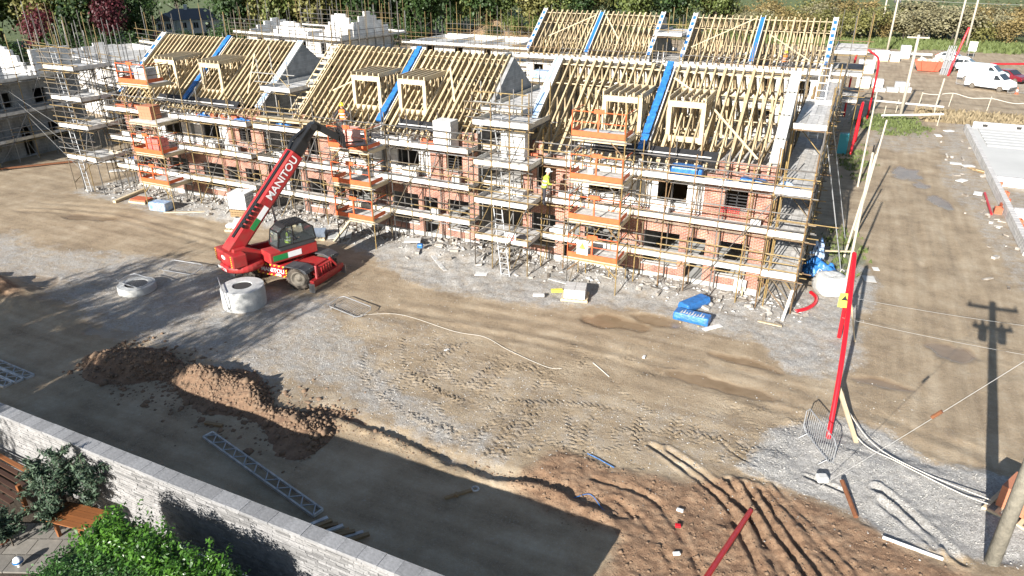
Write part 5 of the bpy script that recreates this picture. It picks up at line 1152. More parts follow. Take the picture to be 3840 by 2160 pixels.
def crumple(name, label, cat, c, rx, ry, h, m, seed, n=26):
    rg = np.random.default_rng(seed); u = np.linspace(-1, 1, n); A, B = np.meshgrid(u, u); rr = np.clip(1 - np.hypot(A, B), 0, 1)
    x = c[0] + A * rx + rg.uniform(-.04, .04, A.shape); y = c[1] + B * ry + rg.uniform(-.04, .04, A.shape); z = c[2] + np.sqrt(rr) * h * (.5 + 1.1 * vnoise(A, B, .28, seed)) + .02
    k = np.arange(n * n).reshape(n, n); f = np.stack([k[:-1, :-1].ravel(), k[:-1, 1:].ravel(), k[1:, 1:].ravel(), k[1:, :-1].ravel()], 1); f = f[(rr.ravel()[f] > 0).all(1)]
    o = link(name, mesh(name, np.stack([x.ravel(), y.ravel(), z.ravel()], 1), f, m, True)); sf = o.modifiers.new('thick', 'SOLIDIFY'); sf.thickness = .01
    return tag(o, label, cat)
crumple('plastic_sheet', 'crumpled blue sheeting heaped behind the white bulk bag', 'sheeting', (.1, 35.9, 0), .95, .8, .75, 'blue_sheet', 3)
crumple('plastic_sheet', 'pale blue film hanging over the crumpled blue sheeting', 'sheeting', (-.1, 36.6, .4), .4, .4, 1.0, 'blue_pale', 4)
crumple('plastic_sheet', 'grey tarpaulin in the shade behind the bulk bag', 'sheeting', (-.5, 36.4, 0), .6, .9, .4, 'tele_grey', 8)
mb = MB(); mb.tube(smooth_line([(-.5, 31.0, .08), (-.05, 31.5, .10), (.22, 32.2, .1), (.22, 32.9, .1), (-.05, 33.4, .09)]), .085, 10); single('duct_offcut', mb, 'red_duct', 'curved offcut of red duct on the gravel by the end scaffold', 'duct', None, (-.1, 32, 0), True)
for k, (c, lab) in enumerate((((2.45, 36.4, .02), 'bigger white sheet of card lying on the haul road'), ((2.75, 37.9, .02), 'smaller white scrap of card on the haul road'))):
    boxrot('card_sheet', lab, 'card', c, (.55 if k == 0 else .3, .75 if k == 0 else .45, .012), 12, 'concrete_pale' if k == 0 else 'white_board', bevel=0)
plank('white timber prop leaning on the front corner of the end scaffold', (-.95, 29.9, .0), (-.78, 30.7, 1.2), .12, .05, 'board')
plank('pale plank on the ground right of the end scaffold', (-1.9, 29.4, .05), (-.9, 29.3, .06), .14, .04)
# packs standing on decks
def pack(name, label, cat, c, size, m, yaw=0): return boxrot(name, label, cat, c, size, yaw, m, bevel=.02)
ip = thing('insulation_pack', 'tall white stack of insulation boards at the right end of middle scaffold', 'insulation pack', (-18.6, 31.5, 5.48)); rowpack(ip, (-18.6, 31.5, 5.48), 0, (1, 1, 6), (1.05, .85, .24), 'white_board', 'sheet', 0)
ip = thing('insulation_pack', 'white insulation stack on the stair tower deck left of right house', 'insulation pack', (-14.5, 31.2, 5.48)); rowpack(ip, (-14.5, 31.2, 5.48), 0, (1, 1, 6), (1.3, .6, .23), 'white_board', 'sheet', 0)
ip = thing('board_stack', 'white boards on the second deck of the middle stair tower', 'board stack', (-14.6, 31.3, 3.57)); rowpack(ip, (-14.6, 31.3, 3.57), 0, (1, 1, 2), (1.2, .6, .1), 'white_board', 'sheet', 0)
for lab, c, yw in (('film wrapped brick pack beside the worker in orange', (-23.9, 30.3, 5.47), 5), ('red film wrapped brick pack on the second left loading bay deck', (-38.3, 29.9, 3.55), 0), ('orange brick pack on the third left loading bay deck', (-38.7, 30.1, 5.47), 4), ('grey and white block pack on the top left loading bay deck', (-38.2, 30.0, 7.73), 0)):
    mm = {'f': 'pink_wrap', 'r': 'red_wrap', 'o': 'orange_brick', 'g': 'block'}[lab[0]]; k = thing('brick_pack', lab, 'brick pack', c); rowpack(k, c, yw, (4, 3, 4), (.25, .26, .2), mm, 'brick_row', 0)
for k in range(12):
    x = (-43.0, -42.3, -41.6, -36.2, -35.0, -33.3, -32.6, -20.0, -19.6, -34.2, -13.7, -43.5)[k]; z = 5.47; c = (x, 31.65, z)
    t = thing('brick_stack', 'small loose stack of orange bricks on the top scaffold deck', 'brick stack', c, 'loose brick stacks on the scaffold decks'); rowpack(t, c, random.uniform(-15, 15), (2, 1, random.choice((2, 3))), (.24, .22, .11), 'terracotta', 'brick', 0)
for k in range(34):     # small stacks of blocks waiting on the decks
    rr = random.Random(100 + k); x = rr.choice((rr.uniform(-43.5, -40.5), rr.uniform(-36.5, -32.3), rr.uniform(-30.5, -25.5), rr.uniform(-21.3, -17.8), rr.uniform(-12.6, -11.2), rr.uniform(-8.0, -2.6))); z = rr.choice((1.64, 3.55, 3.55, 5.46)); c = (x, 31.45 + rr.uniform(0, .3), z)
    t = thing('block_stack', f'small stack of pale blocks on the {"lowest" if z < 2 else "second" if z < 4 else "third"} scaffold deck of the {"left" if x < -31 else "middle" if x < -16 else "right"} house pair', 'block stack', c, 'pale block stacks on the front scaffold decks'); rowpack(t, c, rr.uniform(-8, 8), (rr.choice((1, 2)), 1, rr.choice((2, 3, 3, 4))), (.45, .22, .13), rr.choice(('white_board', 'concrete_pale', 'concrete')), 'block', .02)
tp = thing('timber_stack', 'stack of long pale timbers on the scaffold deck left of the orange worker', 'timber stack', (-28.3, 31.4, 5.5))
for k in range(9): bar_obj('timber_length', (-30.8 + random.uniform(-.2, .2), 31.0 + (k % 3) * .16, 5.95 + (k // 3) * .06), (-26.7 + random.uniform(-.3, .3), 31.1 + (k % 3) * .16, 5.98 + (k // 3) * .06), .14, .05, 'timber_pale', tp)
for x in (-30, -27.6): box_obj('bearer', x - .06, x + .06, 30.95, 31.6, 5.48, 5.92, 'timber', tp)
crumple('plastic_sheet', 'blue sheeting on the deck below the timber stack', 'sheeting', (-29.4, 31.4, 5.47), .7, .35, .3, 'blue_sheet', 15)
crumple('plastic_sheet', 'blue sheeting on the top deck by the left house bricks', 'sheeting', (-32.7, 31.4, 5.47), .9, .35, .25, 'blue_sheet', 16)
crumple('plastic_sheet', 'blue rag on the left house deck between brick stacks', 'sheeting', (-35.8, 31.5, 5.47), .5, .3, .3, 'blue_sheet', 17)
boxrot('wrapped_pack', 'bright blue wrapped pack on the right house top deck', 'pack', (-6.1, 31.5, 5.47), (1.45, .7, .55), 2, 'blue_sheet', bevel=.12)
boxrot('wrapped_pack', 'smaller blue wrapped pack at the end of the right top deck', 'pack', (-3.2, 31.45, 5.47), (1.1, .55, .3), -4, 'blue_sheet', bevel=.1)
crumple('plastic_sheet', 'pale blue film over the deck corner at the end scaffold', 'sheeting', (-1.9, 31.3, 5.47), .75, .35, .25, 'blue_pale', 19); crumple('plastic_sheet', 'clear film between the two blue packs on the right deck', 'sheeting', (-4.4, 31.35, 5.47), .6, .3, .12, 'blue_pale', 20)
bk = thing('bucket', 'white bucket on the third deck of the right loading bay', 'bucket', (-10.2, 30.2, 5.47)); mb = MB(); mb.lathe([(0, 0), (.13, 0), (.16, .3), (.15, .3), (.12, .03), (0, .03)], 16, (-10.2, 30.2, 5.47)); mb.build('body', 'white_board', bk); mb = MB(); mb.tube([(-10.36, 30.2, 5.76), (-10.2, 30.05, 5.88), (-10.04, 30.2, 5.76)], .01, 5); mb.build('handle', 'galv', bk)
pf = thing('sheeted_stack', 'blue sheeted stack on the far scaffold left of the back row', 'sheeted stack', (-25.6, 61.2, 4.35)); mb = MB(); mb.box(-26.7, -24.5, 60.9, 62.1, 4.35, 5.05); mb.build('sheet', 'blue_pale', pf, bevel=.15); mb = MB(); mb.box(-26.8, -24.4, 60.85, 62.2, 4.2, 4.34); mb.build('pallet_deck', 'timber_pale', pf); 
bs = thing('red_barrier_mesh', 'small red mesh brick guard hung at the right house upper window', 'mesh guard', (-4.0, 31.9, 3.9))
for k in range(9): bar_obj('wire', (-4.45 + k * .1, 31.92, 3.75), (-4.45 + k * .1, 31.92, 4.25), .012, .012, 'red_duct', bs)
for k in range(6): bar_obj('wire', (-4.47, 31.92, 3.75 + k * .1), (-3.63, 31.92, 3.75 + k * .1), .012, .012, 'red_duct', bs)
pp = thing('prohibition_sign', 'white round no entry sign on the middle stair tower', 'sign', (-13.8, 29.35, 2.0)); box_obj('panel', -14.15, -13.6, 29.34, 29.36, 1.75, 2.25, 'white_board', pp); mb = MB(); mb.tube([(-13.875 + .18 * math.cos(a * .314), 29.33, 2.0 + .18 * math.sin(a * .314)) for a in range(21)], .018, 5); mb.tube([(-14.0, 29.33, 2.13), (-13.75, 29.33, 1.87)], .018, 5); mb.build('symbol', 'red_duct', pp)
# ---------------------------------------------------------------- yard objects
def chamber(label, c, r, h, hole):
    t = thing('manhole_chamber', label, 'manhole ring', c); mb = MB()
    mb.lathe([(r * .99, 0), (r, h * .5), (r * .99, h * .96), (r * .97, h), (hole + .02, h + .01), (hole, h - .02), (hole - .02, h - .3)], 64, c); mb.build('ring', 'concrete', t, False)
    mb = MB(); mb.lathe([(0, h - .03), (hole + .01, h - .03)], 28, c); mb.build('hole_shade', 'dark_void', t); return t  # dark disc paints the shade down the open shaft
r1 = chamber('squat white manhole ring with a barrier lying on it', (-29.35, 20.1, 0), .85, .34, .5)
r2 = chamber('taller white concrete manhole ring beside the telehandler wheel', (-23.55, 21.15, 0), .97, .95, .42)
def barrier(label, T, L=2.2, H=1.05, n=16, m='galv', feet=True):
    t = thing('crowd_barrier', label, 'barrier', tuple(T.translation)); P_ = lambda a, z: T @ Vector((a, 0, z))
    fr = MB(); c = .18; pts = [(0, .15), (0, H - c), (c, H), (L - c, H), (L, H - c), (L, .15 + c), (L - c, .15), (c, .15), (0, .15 + c)]
    fr.tube([P_(*p) for p in pts], .02, 6); fr.build('frame', m, t)
    for k in range(n): a = .12 + k * (L - .24) / (n - 1); tube_obj('bar', P_(a, .16), P_(a, H - .01), .008, m, t)
    if feet:
        for a in (.3, L - .3): mb = MB(); mb.tube([T @ Vector((a, -.28, .0)), T @ Vector((a, -.02, .15)), T @ Vector((a, .28, 0))], .014, 5); mb.build('foot', m, t)
    return t
def frame_at(a, b, tilt=0, z=0):
    a = Vector((*a, z)); d = Vector((*b, z)) - a; return Matrix.Translation(a) @ Matrix.Rotation(math.atan2(d.y, d.x), 4, 'Z') @ Matrix.Rotation(R_(tilt), 4, 'X')
barrier('grey crowd barrier standing in front of the taller manhole ring', frame_at((-25.1, 21.35), (-23.3, 20.0), 6), 2.1)
barrier('grey crowd barrier lying flat on the gravel near the telehandler', frame_at((-30.1, 21.9), (-28.2, 22.1), -78, .12), 2.1)
barrier('grey crowd barrier resting on the squat manhole ring', frame_at((-30.2, 19.6), (-28.6, 19.5), -82, .40), 1.7, 1.0)
barrier('grey crowd barrier lying on the mud right of the telehandler', frame_at((-19.9, 22.3), (-17.9, 21.9), -80, .1), 2.1)
barrier('upright crowd barrier at the foot of the near red arch', frame_at((.57, 21.82), (1.55, 20.15), 0), 1.95)
def cord(name, label, cat, pts, r, m='rope', k=8): mb = MB(); mb.tube(smooth_line(pts, k), r, 6); return single(name, mb, m, label, cat, None, tuple(pts[0]), True)
cord('rope', 'white rope snaking over the mud from the flat barrier', 'rope', [(x, y, gz(x, y) + .02) for x, y in ((-18.0, 22.4), (-16.4, 23.2), (-13.5, 22.9), (-12.1, 23.0), (-10.7, 22.4), (-8.85, 21.95), (-8.24, 22.07))], .009)
cord('rope', 'short white cord on the mud in the middle of the yard', 'rope', [(x, y, gz(x, y) + .02) for x, y in ((-7.3, 23.0), (-6.9, 22.7), (-6.4, 22.3))], .018)
cord('rope', 'pair of white ropes trailing to the brick pallet, the upper one', 'rope', [(1.46, 23.7, .9), (2.06, 22.9, .3), (2.89, 21.8, .1), (4.3, 21.0, .12), (5.77, 20.2, .35)], .018)
cord('rope', 'pair of white ropes trailing to the brick pallet, the lower one', 'rope', [(1.44, 23.6, .85), (2.27, 22.05, .12), (3.48, 21.29, .1), (5.03, 20.5, .12), (5.75, 20.04, .3)], .018)
cord('cable', 'thin blue pipe lying in the dug clay', 'pipe', [(x, y, gz(x, y) + .03) for x, y in ((-5.3, 15.6), (-4.9, 15.9), (-4.4, 15.5), (-4.1, 15.3))], .012, 'blue_sheet')
cord('cable', 'blue hose end by the edge of the grey hardcore', 'pipe', [(-5.6, 17.6, .05), (-5.2, 17.5, .05), (-4.6, 17.3, .05)], .014, 'blue_sheet')
# red flexible ducts used as height warning arches
def arch(label, pts, r=.085, name='warning_arch'):
    mb = MB(); mb.tube(smooth_line(pts, 6), r, 10); return single(name, mb, 'red_duct', label, 'arch', None, tuple(pts[0]), True)
arch('near red arch of flexible duct beside the haul road', [(1.39, 21.9, -.1), (1.37, 23.5, 1.75), (1.31, 25.6, 3.1), (1.24, 27.4, 4.0), (1.21, 28.15, 4.25), (1.24, 28.6, 3.7), (1.32, 29.1, 2.0), (1.39, 29.5, -.1)])
arch('middle red arch of duct on the haul road verge', [(.8, 62.3, 0), (.86, 63.2, 1.6), (.92, 64.2, 3.0), (.98, 65.2, 3.6), (1.0, 66.2, 3.0), (1.0, 67, 0)], .11)
arch('tall far red arch of duct spanning beside the back row', [(-.3, 78, 0), (-.32, 78, 4.5), (-.15, 78, 6.2), (.2, 78, 6.5), (1.3, 78, 6.0), (1.75, 78, 5.4), (1.85, 78, 3.6), (1.8, 78, 0)], .10)
s_ = thing('warning_sign', 'small yellow warning sign on the near red arch', 'sign', (1.35, 29.0, 1.9)); mb = MB(); mb.obox((1.25, 28.75, 2.0), (.42, .015, .62), Matrix.Rotation(R_(8), 3, 'Z')); mb.build('panel', 'sign_yellow', s_); mb = MB(Matrix.Translation((1.25, 28.735, 2.1)) @ rz(8)); mb.add([(-.13, 0, -.1), (.13, 0, -.1), (0, 0, .13)], [(0, 1, 2)]); mb.build('triangle', 'black_plastic', s_)
def post(name, label, cat, a, b, r, m, r2=None):
    mb = MB(); mb.tube([a, tuple((Vector(a) + Vector(b)) / 2), b], [r, (r + (r2 or r)) / 2, r2 or r], 8); return single(name, mb, m, label, cat, None, tuple(a))
post('timber_post', 'tall bare timber post standing behind the near red arch', 'post', (1.38, 33.9, -.1), (1.30, 34.1, 6.8), .07, 'pole_pale', .05)
post('timber_post', 'leaning timber post next to the steel rakers', 'post', (1.2, 38.9, -.1), (1.75, 41.5, 5.0), .06, 'pole_pale', .05)
post('timber_post', 'timber post with red tip beyond the rakers on the haul road', 'post', (1.62, 43.5, -.1), (2.1, 46.0, 6.0), .07, 'pole_pale', .05)
post('timber_post', 'pale timber post carrying the middle red arch', 'post', (1.55, 53.0, -.1), (1.6, 57.5, 6.3), .07, 'pole_pale', .05)
post('timber_post', 'dark thin post with red tip on the haul road verge', 'post', (2.2, 57.9, -.1), (2.2, 57.9, 1.9), .05, 'tele_black')
plank('pale timber brace leaning on the foot of the near red arch', (2.23, 21.9, .05), (1.46, 23.6, .95), .14, .06)
plank('timber strut leaning on the second leg of the near red arch', (2.0, 29.3, .0), (1.35, 29.2, 2.4), .12, .05)
plank('long scaffold rail lying beside the bulk bag', (-.2, 36.9, .9), (1.6, 37.6, .9), .08, .06)
rp_ = post('red_post', 'fallen red post leaning into the frame at the bottom edge', 'post', (-.45, 17.1, .10), (-1.15, 12.4, 1.3), .075, 'red_duct'); mb = MB(); mb.tube([(0, .02, 0), (.07, .45, -.06)], .068, 8); mb.build('end_sleeve', 'black_plastic', rp_)
post('rusty_pipe', 'short rusty pipe leaning on the gravel edge', 'pipe', (1.86, 19.4, .25), (2.32, 18.2, .03), .07, 'rust'); post('white_pipe', 'long white pipe at the edge of the gravel, bottom right', 'pipe', (3.0, 17.65, .05), (4.45, 17.45, .06), .05, 'white_board')
boxrot('stone_block', 'single white stone on the gravel below the barrier', 'block', (1.32, 19.45, .02), (.34, .3, .2), 25, 'concrete_pale', bevel=.05)
boxrot('red_scrap', 'small red plastic scrap on the clay', 'scrap', (-2.2, 15.6, .08), (.16, .12, .08), 15, 'red_duct', bevel=.02)
for k, (x, y) in enumerate(((-2.3, 16.3), (-2.0, 14.6), (-13.0, 21.4), (-5.6, 24.3))): boxrot('white_scrap', ('white cup on the clay below the ruts', 'white scrap by the red post on clay', 'white splash of paper near the rope', 'white lump on the mud by the puddle')[k], 'scrap', (x, y, gz(x, y) + .01), (.2, .11, .07), 30 * k, 'white_board', bevel=.02)
# brick pallet at the lower right
bq = thing('brick_pallet', 'pallet of orange bricks behind the foreground power pole', 'pallet', (6.75, 20.25, 0)); pallet(bq, (6.75, 20.25, .02), -28, 1.9, 1.4); rowpack(bq, (6.8, 20.4, .02), -28, (6, 5, 6), (.24, .2, .12), 'orange_brick', 'brick', .145)
# power poles
def power_pole(label, c, h, r=.15, arms=((.4, 1.7),), yaw=0, kit=False, m='pole_wood', top=None):
    t = thing('power_pole', label, 'power pole', c); tp_ = top or (c[0], c[1], h)
    mb = MB(); mb.tube([(c[0], c[1], -.2), tuple((Vector(c) + Vector(tp_)) / 2), tp_], [r, r * .88, r * .75], 14); mb.build('pole', m, t, True)
    for (dz, L) in arms:
        T = Matrix.Translation((tp_[0], tp_[1], h - dz)) @ rz(yaw); bar_obj('cross_arm', T @ Vector((-L / 2, 0, 0)), T @ Vector((L / 2, 0, 0)), .12, .13, m, t)
        for q in (-L / 2 + .1, 0, L / 2 - .1): mb = MB(T); mb.lathe([(.02, .06), (.06, .08), (.045, .14), (.06, .18), (0, .26)], 10, (q, 0, 0)); mb.build('insulator', 'tele_grey', t)
    if kit:
        for q in (-.35, .35): mb = MB(Matrix.Translation((tp_[0], tp_[1], h - 1.9))); mb.lathe([(.16, 0), (.17, .1), (.17, .6), (.1, .68), (.03, .9)], 14, (q, .15, 0)); mb.build('transformer', 'tele_grey', t, True)
    return t
power_pole('grey wooden power pole in the bottom right corner', (5.65, 18.0, 0), 7.7, .19, ((.3, 2.0), (1.25, 1.5)), 4, True)
power_pole('wooden pole with a single cross arm on the grass patch', (4.75, 80.3, 0), 7.7, .16, ((.25, 1.9),), 3, m='pole_pale')
power_pole('far transformer pole nearest the back row end', (4.0, 137, 0), 9.4, .17, ((.3, 2.6), (1.4, 1.8)), 5, True, m='pole_pale'); power_pole('farther transformer pole behind the bushes edge', (2.8, 160, 0), 10.2, .17, ((.3, 2.6), (1.4, 1.8)), 5, True, m='pole_pale')
power_pole('tall pale pole above the skip, left of the pair', (14.6, 149.6, 0), 12.5, .19, ((.3, 2.0),), 5, m='pole_pale'); power_pole('tall pale pole above the vans, right of the pair', (16.4, 149.4, 0), 12.8, .19, ((.3, 2.0),), 5, m='pole_pale')
def wire(label, a, b, sag, r=.006):
    a = Vector(a); b = Vector(b); mb = MB(); mb.tube([a.lerp(b, k / 10) - Vector((0, 0, 4 * sag * (k / 10) * (1 - k / 10))) for k in range(11)], r, 5); return single('overhead_wire', mb, 'cable', label, 'wire', None, tuple(a))
wire('stay wire running down from the foreground power pole to the gravel', (5.65, 18.0, 7.2), (1.25, 19.1, 0), .05, .008)
mb = MB(); mb.tube([(3.62, 18.5, 3.88), (3.45, 18.55, 3.6)], .05, 8); single('stay_insulator', mb, 'rust', 'brown insulator on the foreground stay wire', 'insulator', None, (3.5, 18.5, 3.7))
wire('upper of two thin wires crossing the haul road', (1.4, 29.4, 1.9), (9.6, 30.5, 1.6), .1); wire('lower of two thin wires crossing the haul road', (1.3, 28.6, 1.3), (9.8, 28.6, 1.2), .1)
wire('upper overhead wire between the far poles', (4.9, 137, 9.1), (70, 150, 10), 1.0, .02); wire('lower overhead wire between the far poles', (4.9, 137, 8.0), (70, 150, 8.8), 1.0, .02)
for k in range(3): 
    wire(('top', 'middle', 'bottom')[k] + ' steel guy cable falling from the shaded shell to the left tower', (-57.5, 33.0 + .4 * k, 5.4 - .9 * k), (-46.8, 30.2, 3.4 - 1.3 * k + .4), .1, .010)
# joists and timbers lying behind the wall
def web_joist(label, a, b, w):
    t = thing('web_joist', label, 'joist', (a[0], a[1], 0)); a = Vector((*a, .06)); b = Vector((*b, .06)); d = (b - a).normalized(); s_ = Vector((-d.y, d.x, 0)); L = (b - a).length
    for q in (-1, 1): bar_obj('chord', a + s_ * q * w / 2, b + s_ * q * w / 2, .055, .10, 'board', t)
    for p in (a, b): bar_obj('end_block', p - s_ * w / 2, p + s_ * w / 2, .055, .09, 'board', t)
    n = round(L / .30)
    for k in range(n):
        q = 1 if k % 2 else -1; p0 = a + d * (L * k / n) + s_ * q * (w / 2 - .02); p1 = a + d * (L * (k + 1) / n) - s_ * q * (w / 2 - .02)
        if k != n // 2: bar_obj('web', p0 + Vector((0, 0, .05)), p1 + Vector((0, 0, .05)), .03, .025, 'galv', t)
    return t
web_joist('long metal web floor joist lying in the shade behind the wall', (-17.4, 13.1), (-11.7, 11.75), .34)
for k in range(3): web_joist(('nearest', 'middle', 'farthest')[k] + ' of three joists stacked at the left frame edge behind the wall', (-29.5, 12.3 + k * .36), (-26.5 + .1 * k, 12.15 + k * .36), .3)
tp = thing('timber_offcuts', 'row of short timber offcuts lying behind the wall by the joist', 'timber', (-10.8, 11.35, 0))
for k in range(8): x = -11.55 + k * .21; bar_obj('offcut', (x - random.uniform(.1, .3), 11.2 - random.uniform(.0, .2), .07 + .05 * (k % 2)), (x + .25, 11.55 + random.uniform(0, .15), .09 + .05 * (k % 2)), .11, .08, 'timber_dark' if k % 3 else 'board', tp)
ff_ = thing('pipe_bracket', 'timber strip with a ring end lying in the shaded mud', 'bracket', (-8.4, 14.2, 0)); bar_obj('strip', (-8.72, 13.86, .04), (-8.15, 14.5, .05), .10, .06, 'timber_dark', ff_); mb = MB(); mb.tube([(-8.08 + .1 * math.cos(a * .52), 14.58 + .1 * math.sin(a * .52), .06) for a in range(13)], .03, 6); mb.build('ring', 'board', ff_); box_obj('lug', -8.5, -8.38, 14.02, 14.14, .05, .15, 'timber_dark', ff_)
plank('short timber block in the shade left of the joist', (-18.0, 13.55, .06), (-17.35, 13.68, .06), .12, .1, 'timber_dark')

# ---------------------------------------------------------------- garden wall and plants
gw = thing('garden_wall', 'grey coursed stone garden wall with flat coping at the lower left', 'wall', (-14, 9.4, 0))
WX0, WX1, WT = -25.5, -4.2, 2.22
core = MB(); core.box(WX0 + .02, WX1 - .02, 9.235, 9.52, -.3, WT - .01); core.build('core', 'mortar', gw)
cands = []; z = -.05; r = 0
while z < WT - .03:
    h = random.choice((.062, .07, .075, .085)); h = min(h, WT - z)
    x = WX0 + random.uniform(-.2, 0)
    while x < WX1:
        L = random.choice((.18, .26, .33, .40, .5)) * random.uniform(.85, 1.15); a, b = max(x, WX0), min(x + L, WX1)
        if b - a > .05: cands.append((a + .004, b - .004, z + .004, z + h - .004, random.uniform(0, .018)))
        x += L
    z += h; r += 1
cands.sort(key=lambda c: -((c[1] - c[0]) / (4 + abs(c[0] + 11)) * (1.0 if c[2] > 1.2 else .3)))
for (a, b, c, d, p) in cands[:300]: box_obj('stone', a, b, 9.225 - p, 9.236, c, d, 'stone', gw)
mb = MB()
for (a, b, c, d, p) in cands[300:]: mb.box(a, b, 9.225 - p, 9.236, c, d)
o = mb.build('stone', 'stone', gw); o['kind'] = 'stuff'
x = WX0
while x < WX1:
    L = random.uniform(.42, .56); box_obj('coping_stone', x + .004, min(x + L, WX1) - .004, 9.17 + random.uniform(-.006, .006), 9.58, WT, WT + .08 + random.uniform(-.004, .006), 'coping', gw); x += L
# leaves
def leaf_cloud(P, N, size, asp=.5, droop=0.0):
    """quads (folded leaves) at points P facing N"""
    n_ = len(P); N = N / (np.linalg.norm(N, axis=1, keepdims=True) + 1e-9); A = RNG.normal(size=(n_, 3)); A -= N * (A * N).sum(1, keepdims=True); A /= np.linalg.norm(A, axis=1, keepdims=True) + 1e-9; B = np.cross(N, A)
    s_ = (size * RNG.uniform(.6, 1.35, n_))[:, None]
    V = np.stack([P - A * s_, P + B * s_ * asp + N * s_ * .12, P + A * s_, P - B * s_ * asp + N * s_ * .12], 1)
    return V.reshape(-1, 3), np.arange(n_ * 4).reshape(-1, 4)
hd = thing('laurel_hedge', 'clipped green laurel hedge with bright shoots below the stone wall', 'hedge', (-13.2, 6.5, 0))
n_ = 30000; X_ = RNG.uniform(-14.9, -7.2, n_); Y_ = RNG.uniform(3.6, 8.0, n_); Y_ = np.where(X_ > -10.4, 3.6 + (Y_ - 3.6) * .78, Y_); top_ = 1.93 + fbm(X_, Y_, .8, 90) * .35
face = RNG.random(n_); Zc = np.where(face < .7, top_ - RNG.exponential(.05, n_), RNG.uniform(.1, 1.95, n_))
sid = RNG.random(n_); Y_ = np.where((face >= .7) & (sid < .5), np.where(X_ > -10.4, 7.1, 8.0) + RNG.normal(0, .06, n_), Y_); X_ = np.where((face >= .7) & (sid >= .5), -14.9 + RNG.normal(0, .06, n_), X_)
Nn = np.stack([RNG.normal(0, .5, n_), RNG.normal(0, .5, n_) - .2, np.full(n_, 1.0)], 1)
V, F = leaf_cloud(np.stack([X_, Y_, Zc], 1), Nn, .038, .55); link('clipped_foliage', mesh('clipped_foliage', V, F, 'clipped'), hd, (0, 0, 0))
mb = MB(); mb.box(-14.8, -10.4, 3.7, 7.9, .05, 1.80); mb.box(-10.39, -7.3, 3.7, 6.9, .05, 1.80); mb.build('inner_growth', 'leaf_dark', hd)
Ps = []; Ns = []
for k in range(560):      # upright shoots along the wall side
    u = RNG.random(); x0 = -14.8 + 4.4 * u + RNG.normal(0, .1); y0 = 7.75 - .02 * (x0 + 15) + RNG.normal(0, .22) - (.55 * RNG.random() if RNG.random() < .5 else 0); z0 = 1.85; L = RNG.uniform(.15, .62) * (1.15 - .4 * abs(math.sin(x0 * 2.2))); a = RNG.normal(0, .18, 2)
    m_ = int(8 + 14 * L); tt = np.linspace(.1, 1, m_); th = np.arange(m_) * 2.4
    Ps.append(np.stack([x0 + a[0] * tt * L + np.cos(th) * .055, y0 + a[1] * tt * L + np.sin(th) * .055, z0 + tt * L], 1)); Ns.append(np.stack([np.cos(th) * .6, np.sin(th) * .6, np.full(m_, .8)], 1) + RNG.normal(0, .15, (m_, 3)))
V, F = leaf_cloud(np.concatenate(Ps), np.concatenate(Ns), .058, .42); link('new_shoots', mesh('new_shoots', V, F, 'laurel'), hd, (0, 0, 0))
cf = thing('conifer_bush', 'loose blue green conifer bush against the stone wall', 'bush', (-17.0, 8.0, 0)); Ps = []; Ns = []; br = MB()
for k in range(150):
    cx_, cy_, hh = [(-17.8, 8.75, 2.6), (-18.5, 8.45, 2.1), (-17.0, 8.85, 2.3), (-18.3, 7.2, 1.2), (-17.6, 8.0, 1.7)][k % 5]; a = RNG.uniform(0, 6.28); el = RNG.uniform(.0, 1.3); L = RNG.uniform(.4, .95)
    p0 = np.array([cx_, cy_, hh * RNG.uniform(.35, .85)]); d = np.array([math.cos(a) * math.cos(el), math.sin(a) * math.cos(el) * .8, math.sin(el) * .8]); m_ = 60; tt = RNG.uniform(.15, 1, m_)
    P_ = p0 + d * (tt * L)[:, None] + RNG.normal(0, .05, (m_, 3)); P_[:, 2] -= .18 * tt ** 2; P_[:, 1] = np.minimum(P_[:, 1], 9.12); Ps.append(P_); Ns.append(RNG.normal(0, .7, (m_, 3)) + np.array([0, -.2, .8]))
    br.tube([(cx_, cy_, max(.1, p0[2] - .3)), tuple(p0), tuple(p0 + d * L * .8)], [.025, .018, .008], 5)
V, F = leaf_cloud(np.concatenate(Ps), np.concatenate(Ns), .075, .26); link('foliage', mesh('foliage', V, F, 'conifer'), cf, (0, 0, 0)); br.tube([(-17.8, 8.5, -.1), (-17.8, 8.5, 1.6)], .07, 7); br.build('stem', 'bark', cf)
dk = thing('garden_bench', 'orange stained timber garden bench half hidden by the conifer', 'bench', (-18.0, 8.4, 0))
for k in range(4): bar_obj('seat_slat', (-17.75, 7.85 + k * .2, .78), (-16.25, 8.1 + k * .2, .78), .18, .035, 'orange_wood', dk)
for x in (-17.6, -16.5):
    for y in (7.95, 8.5): box_obj('leg', x, x + .09, y, y + .09, -.05, .76, 'orange_wood', dk)
pg = thing('timber_balustrade', 'red stained timber balustrade darkened by painted tree shade at the left frame edge', 'balustrade', (-20.5, 8.6, 0))
for k in range(9): bar_obj('rail', (-22.8, 8.95 - k * .17, 1.0 - k * .05), (-19.2, 8.75 - k * .17, .95 - k * .05), .12, .04, 'orange_wood' if k in (0, 8) else 'shaded_wood', pg)
for x in (-22.4, -20.8, -19.4): box_obj('post', x, x + .1, 8.2, 8.3, -.1, 1.0, 'orange_wood', pg)
bar_obj('post', (-19.6, 7.4, .0), (-19.1, 7.0, 1.1), .14, .14, 'orange_wood', pg)
pv = link('garden_paving', None); pv['kind'] = 'structure'
for i_ in range(5):
    for j_ in range(3): T = Matrix.Translation((-19.4 + i_ * .62, 6.1 + j_ * .62 + i_ * .28, .05)) @ rz(24); link('paving_slab', unit_box('paving'), pv, mtx=T @ Matrix.Diagonal((.66, .6, .06, 1)))
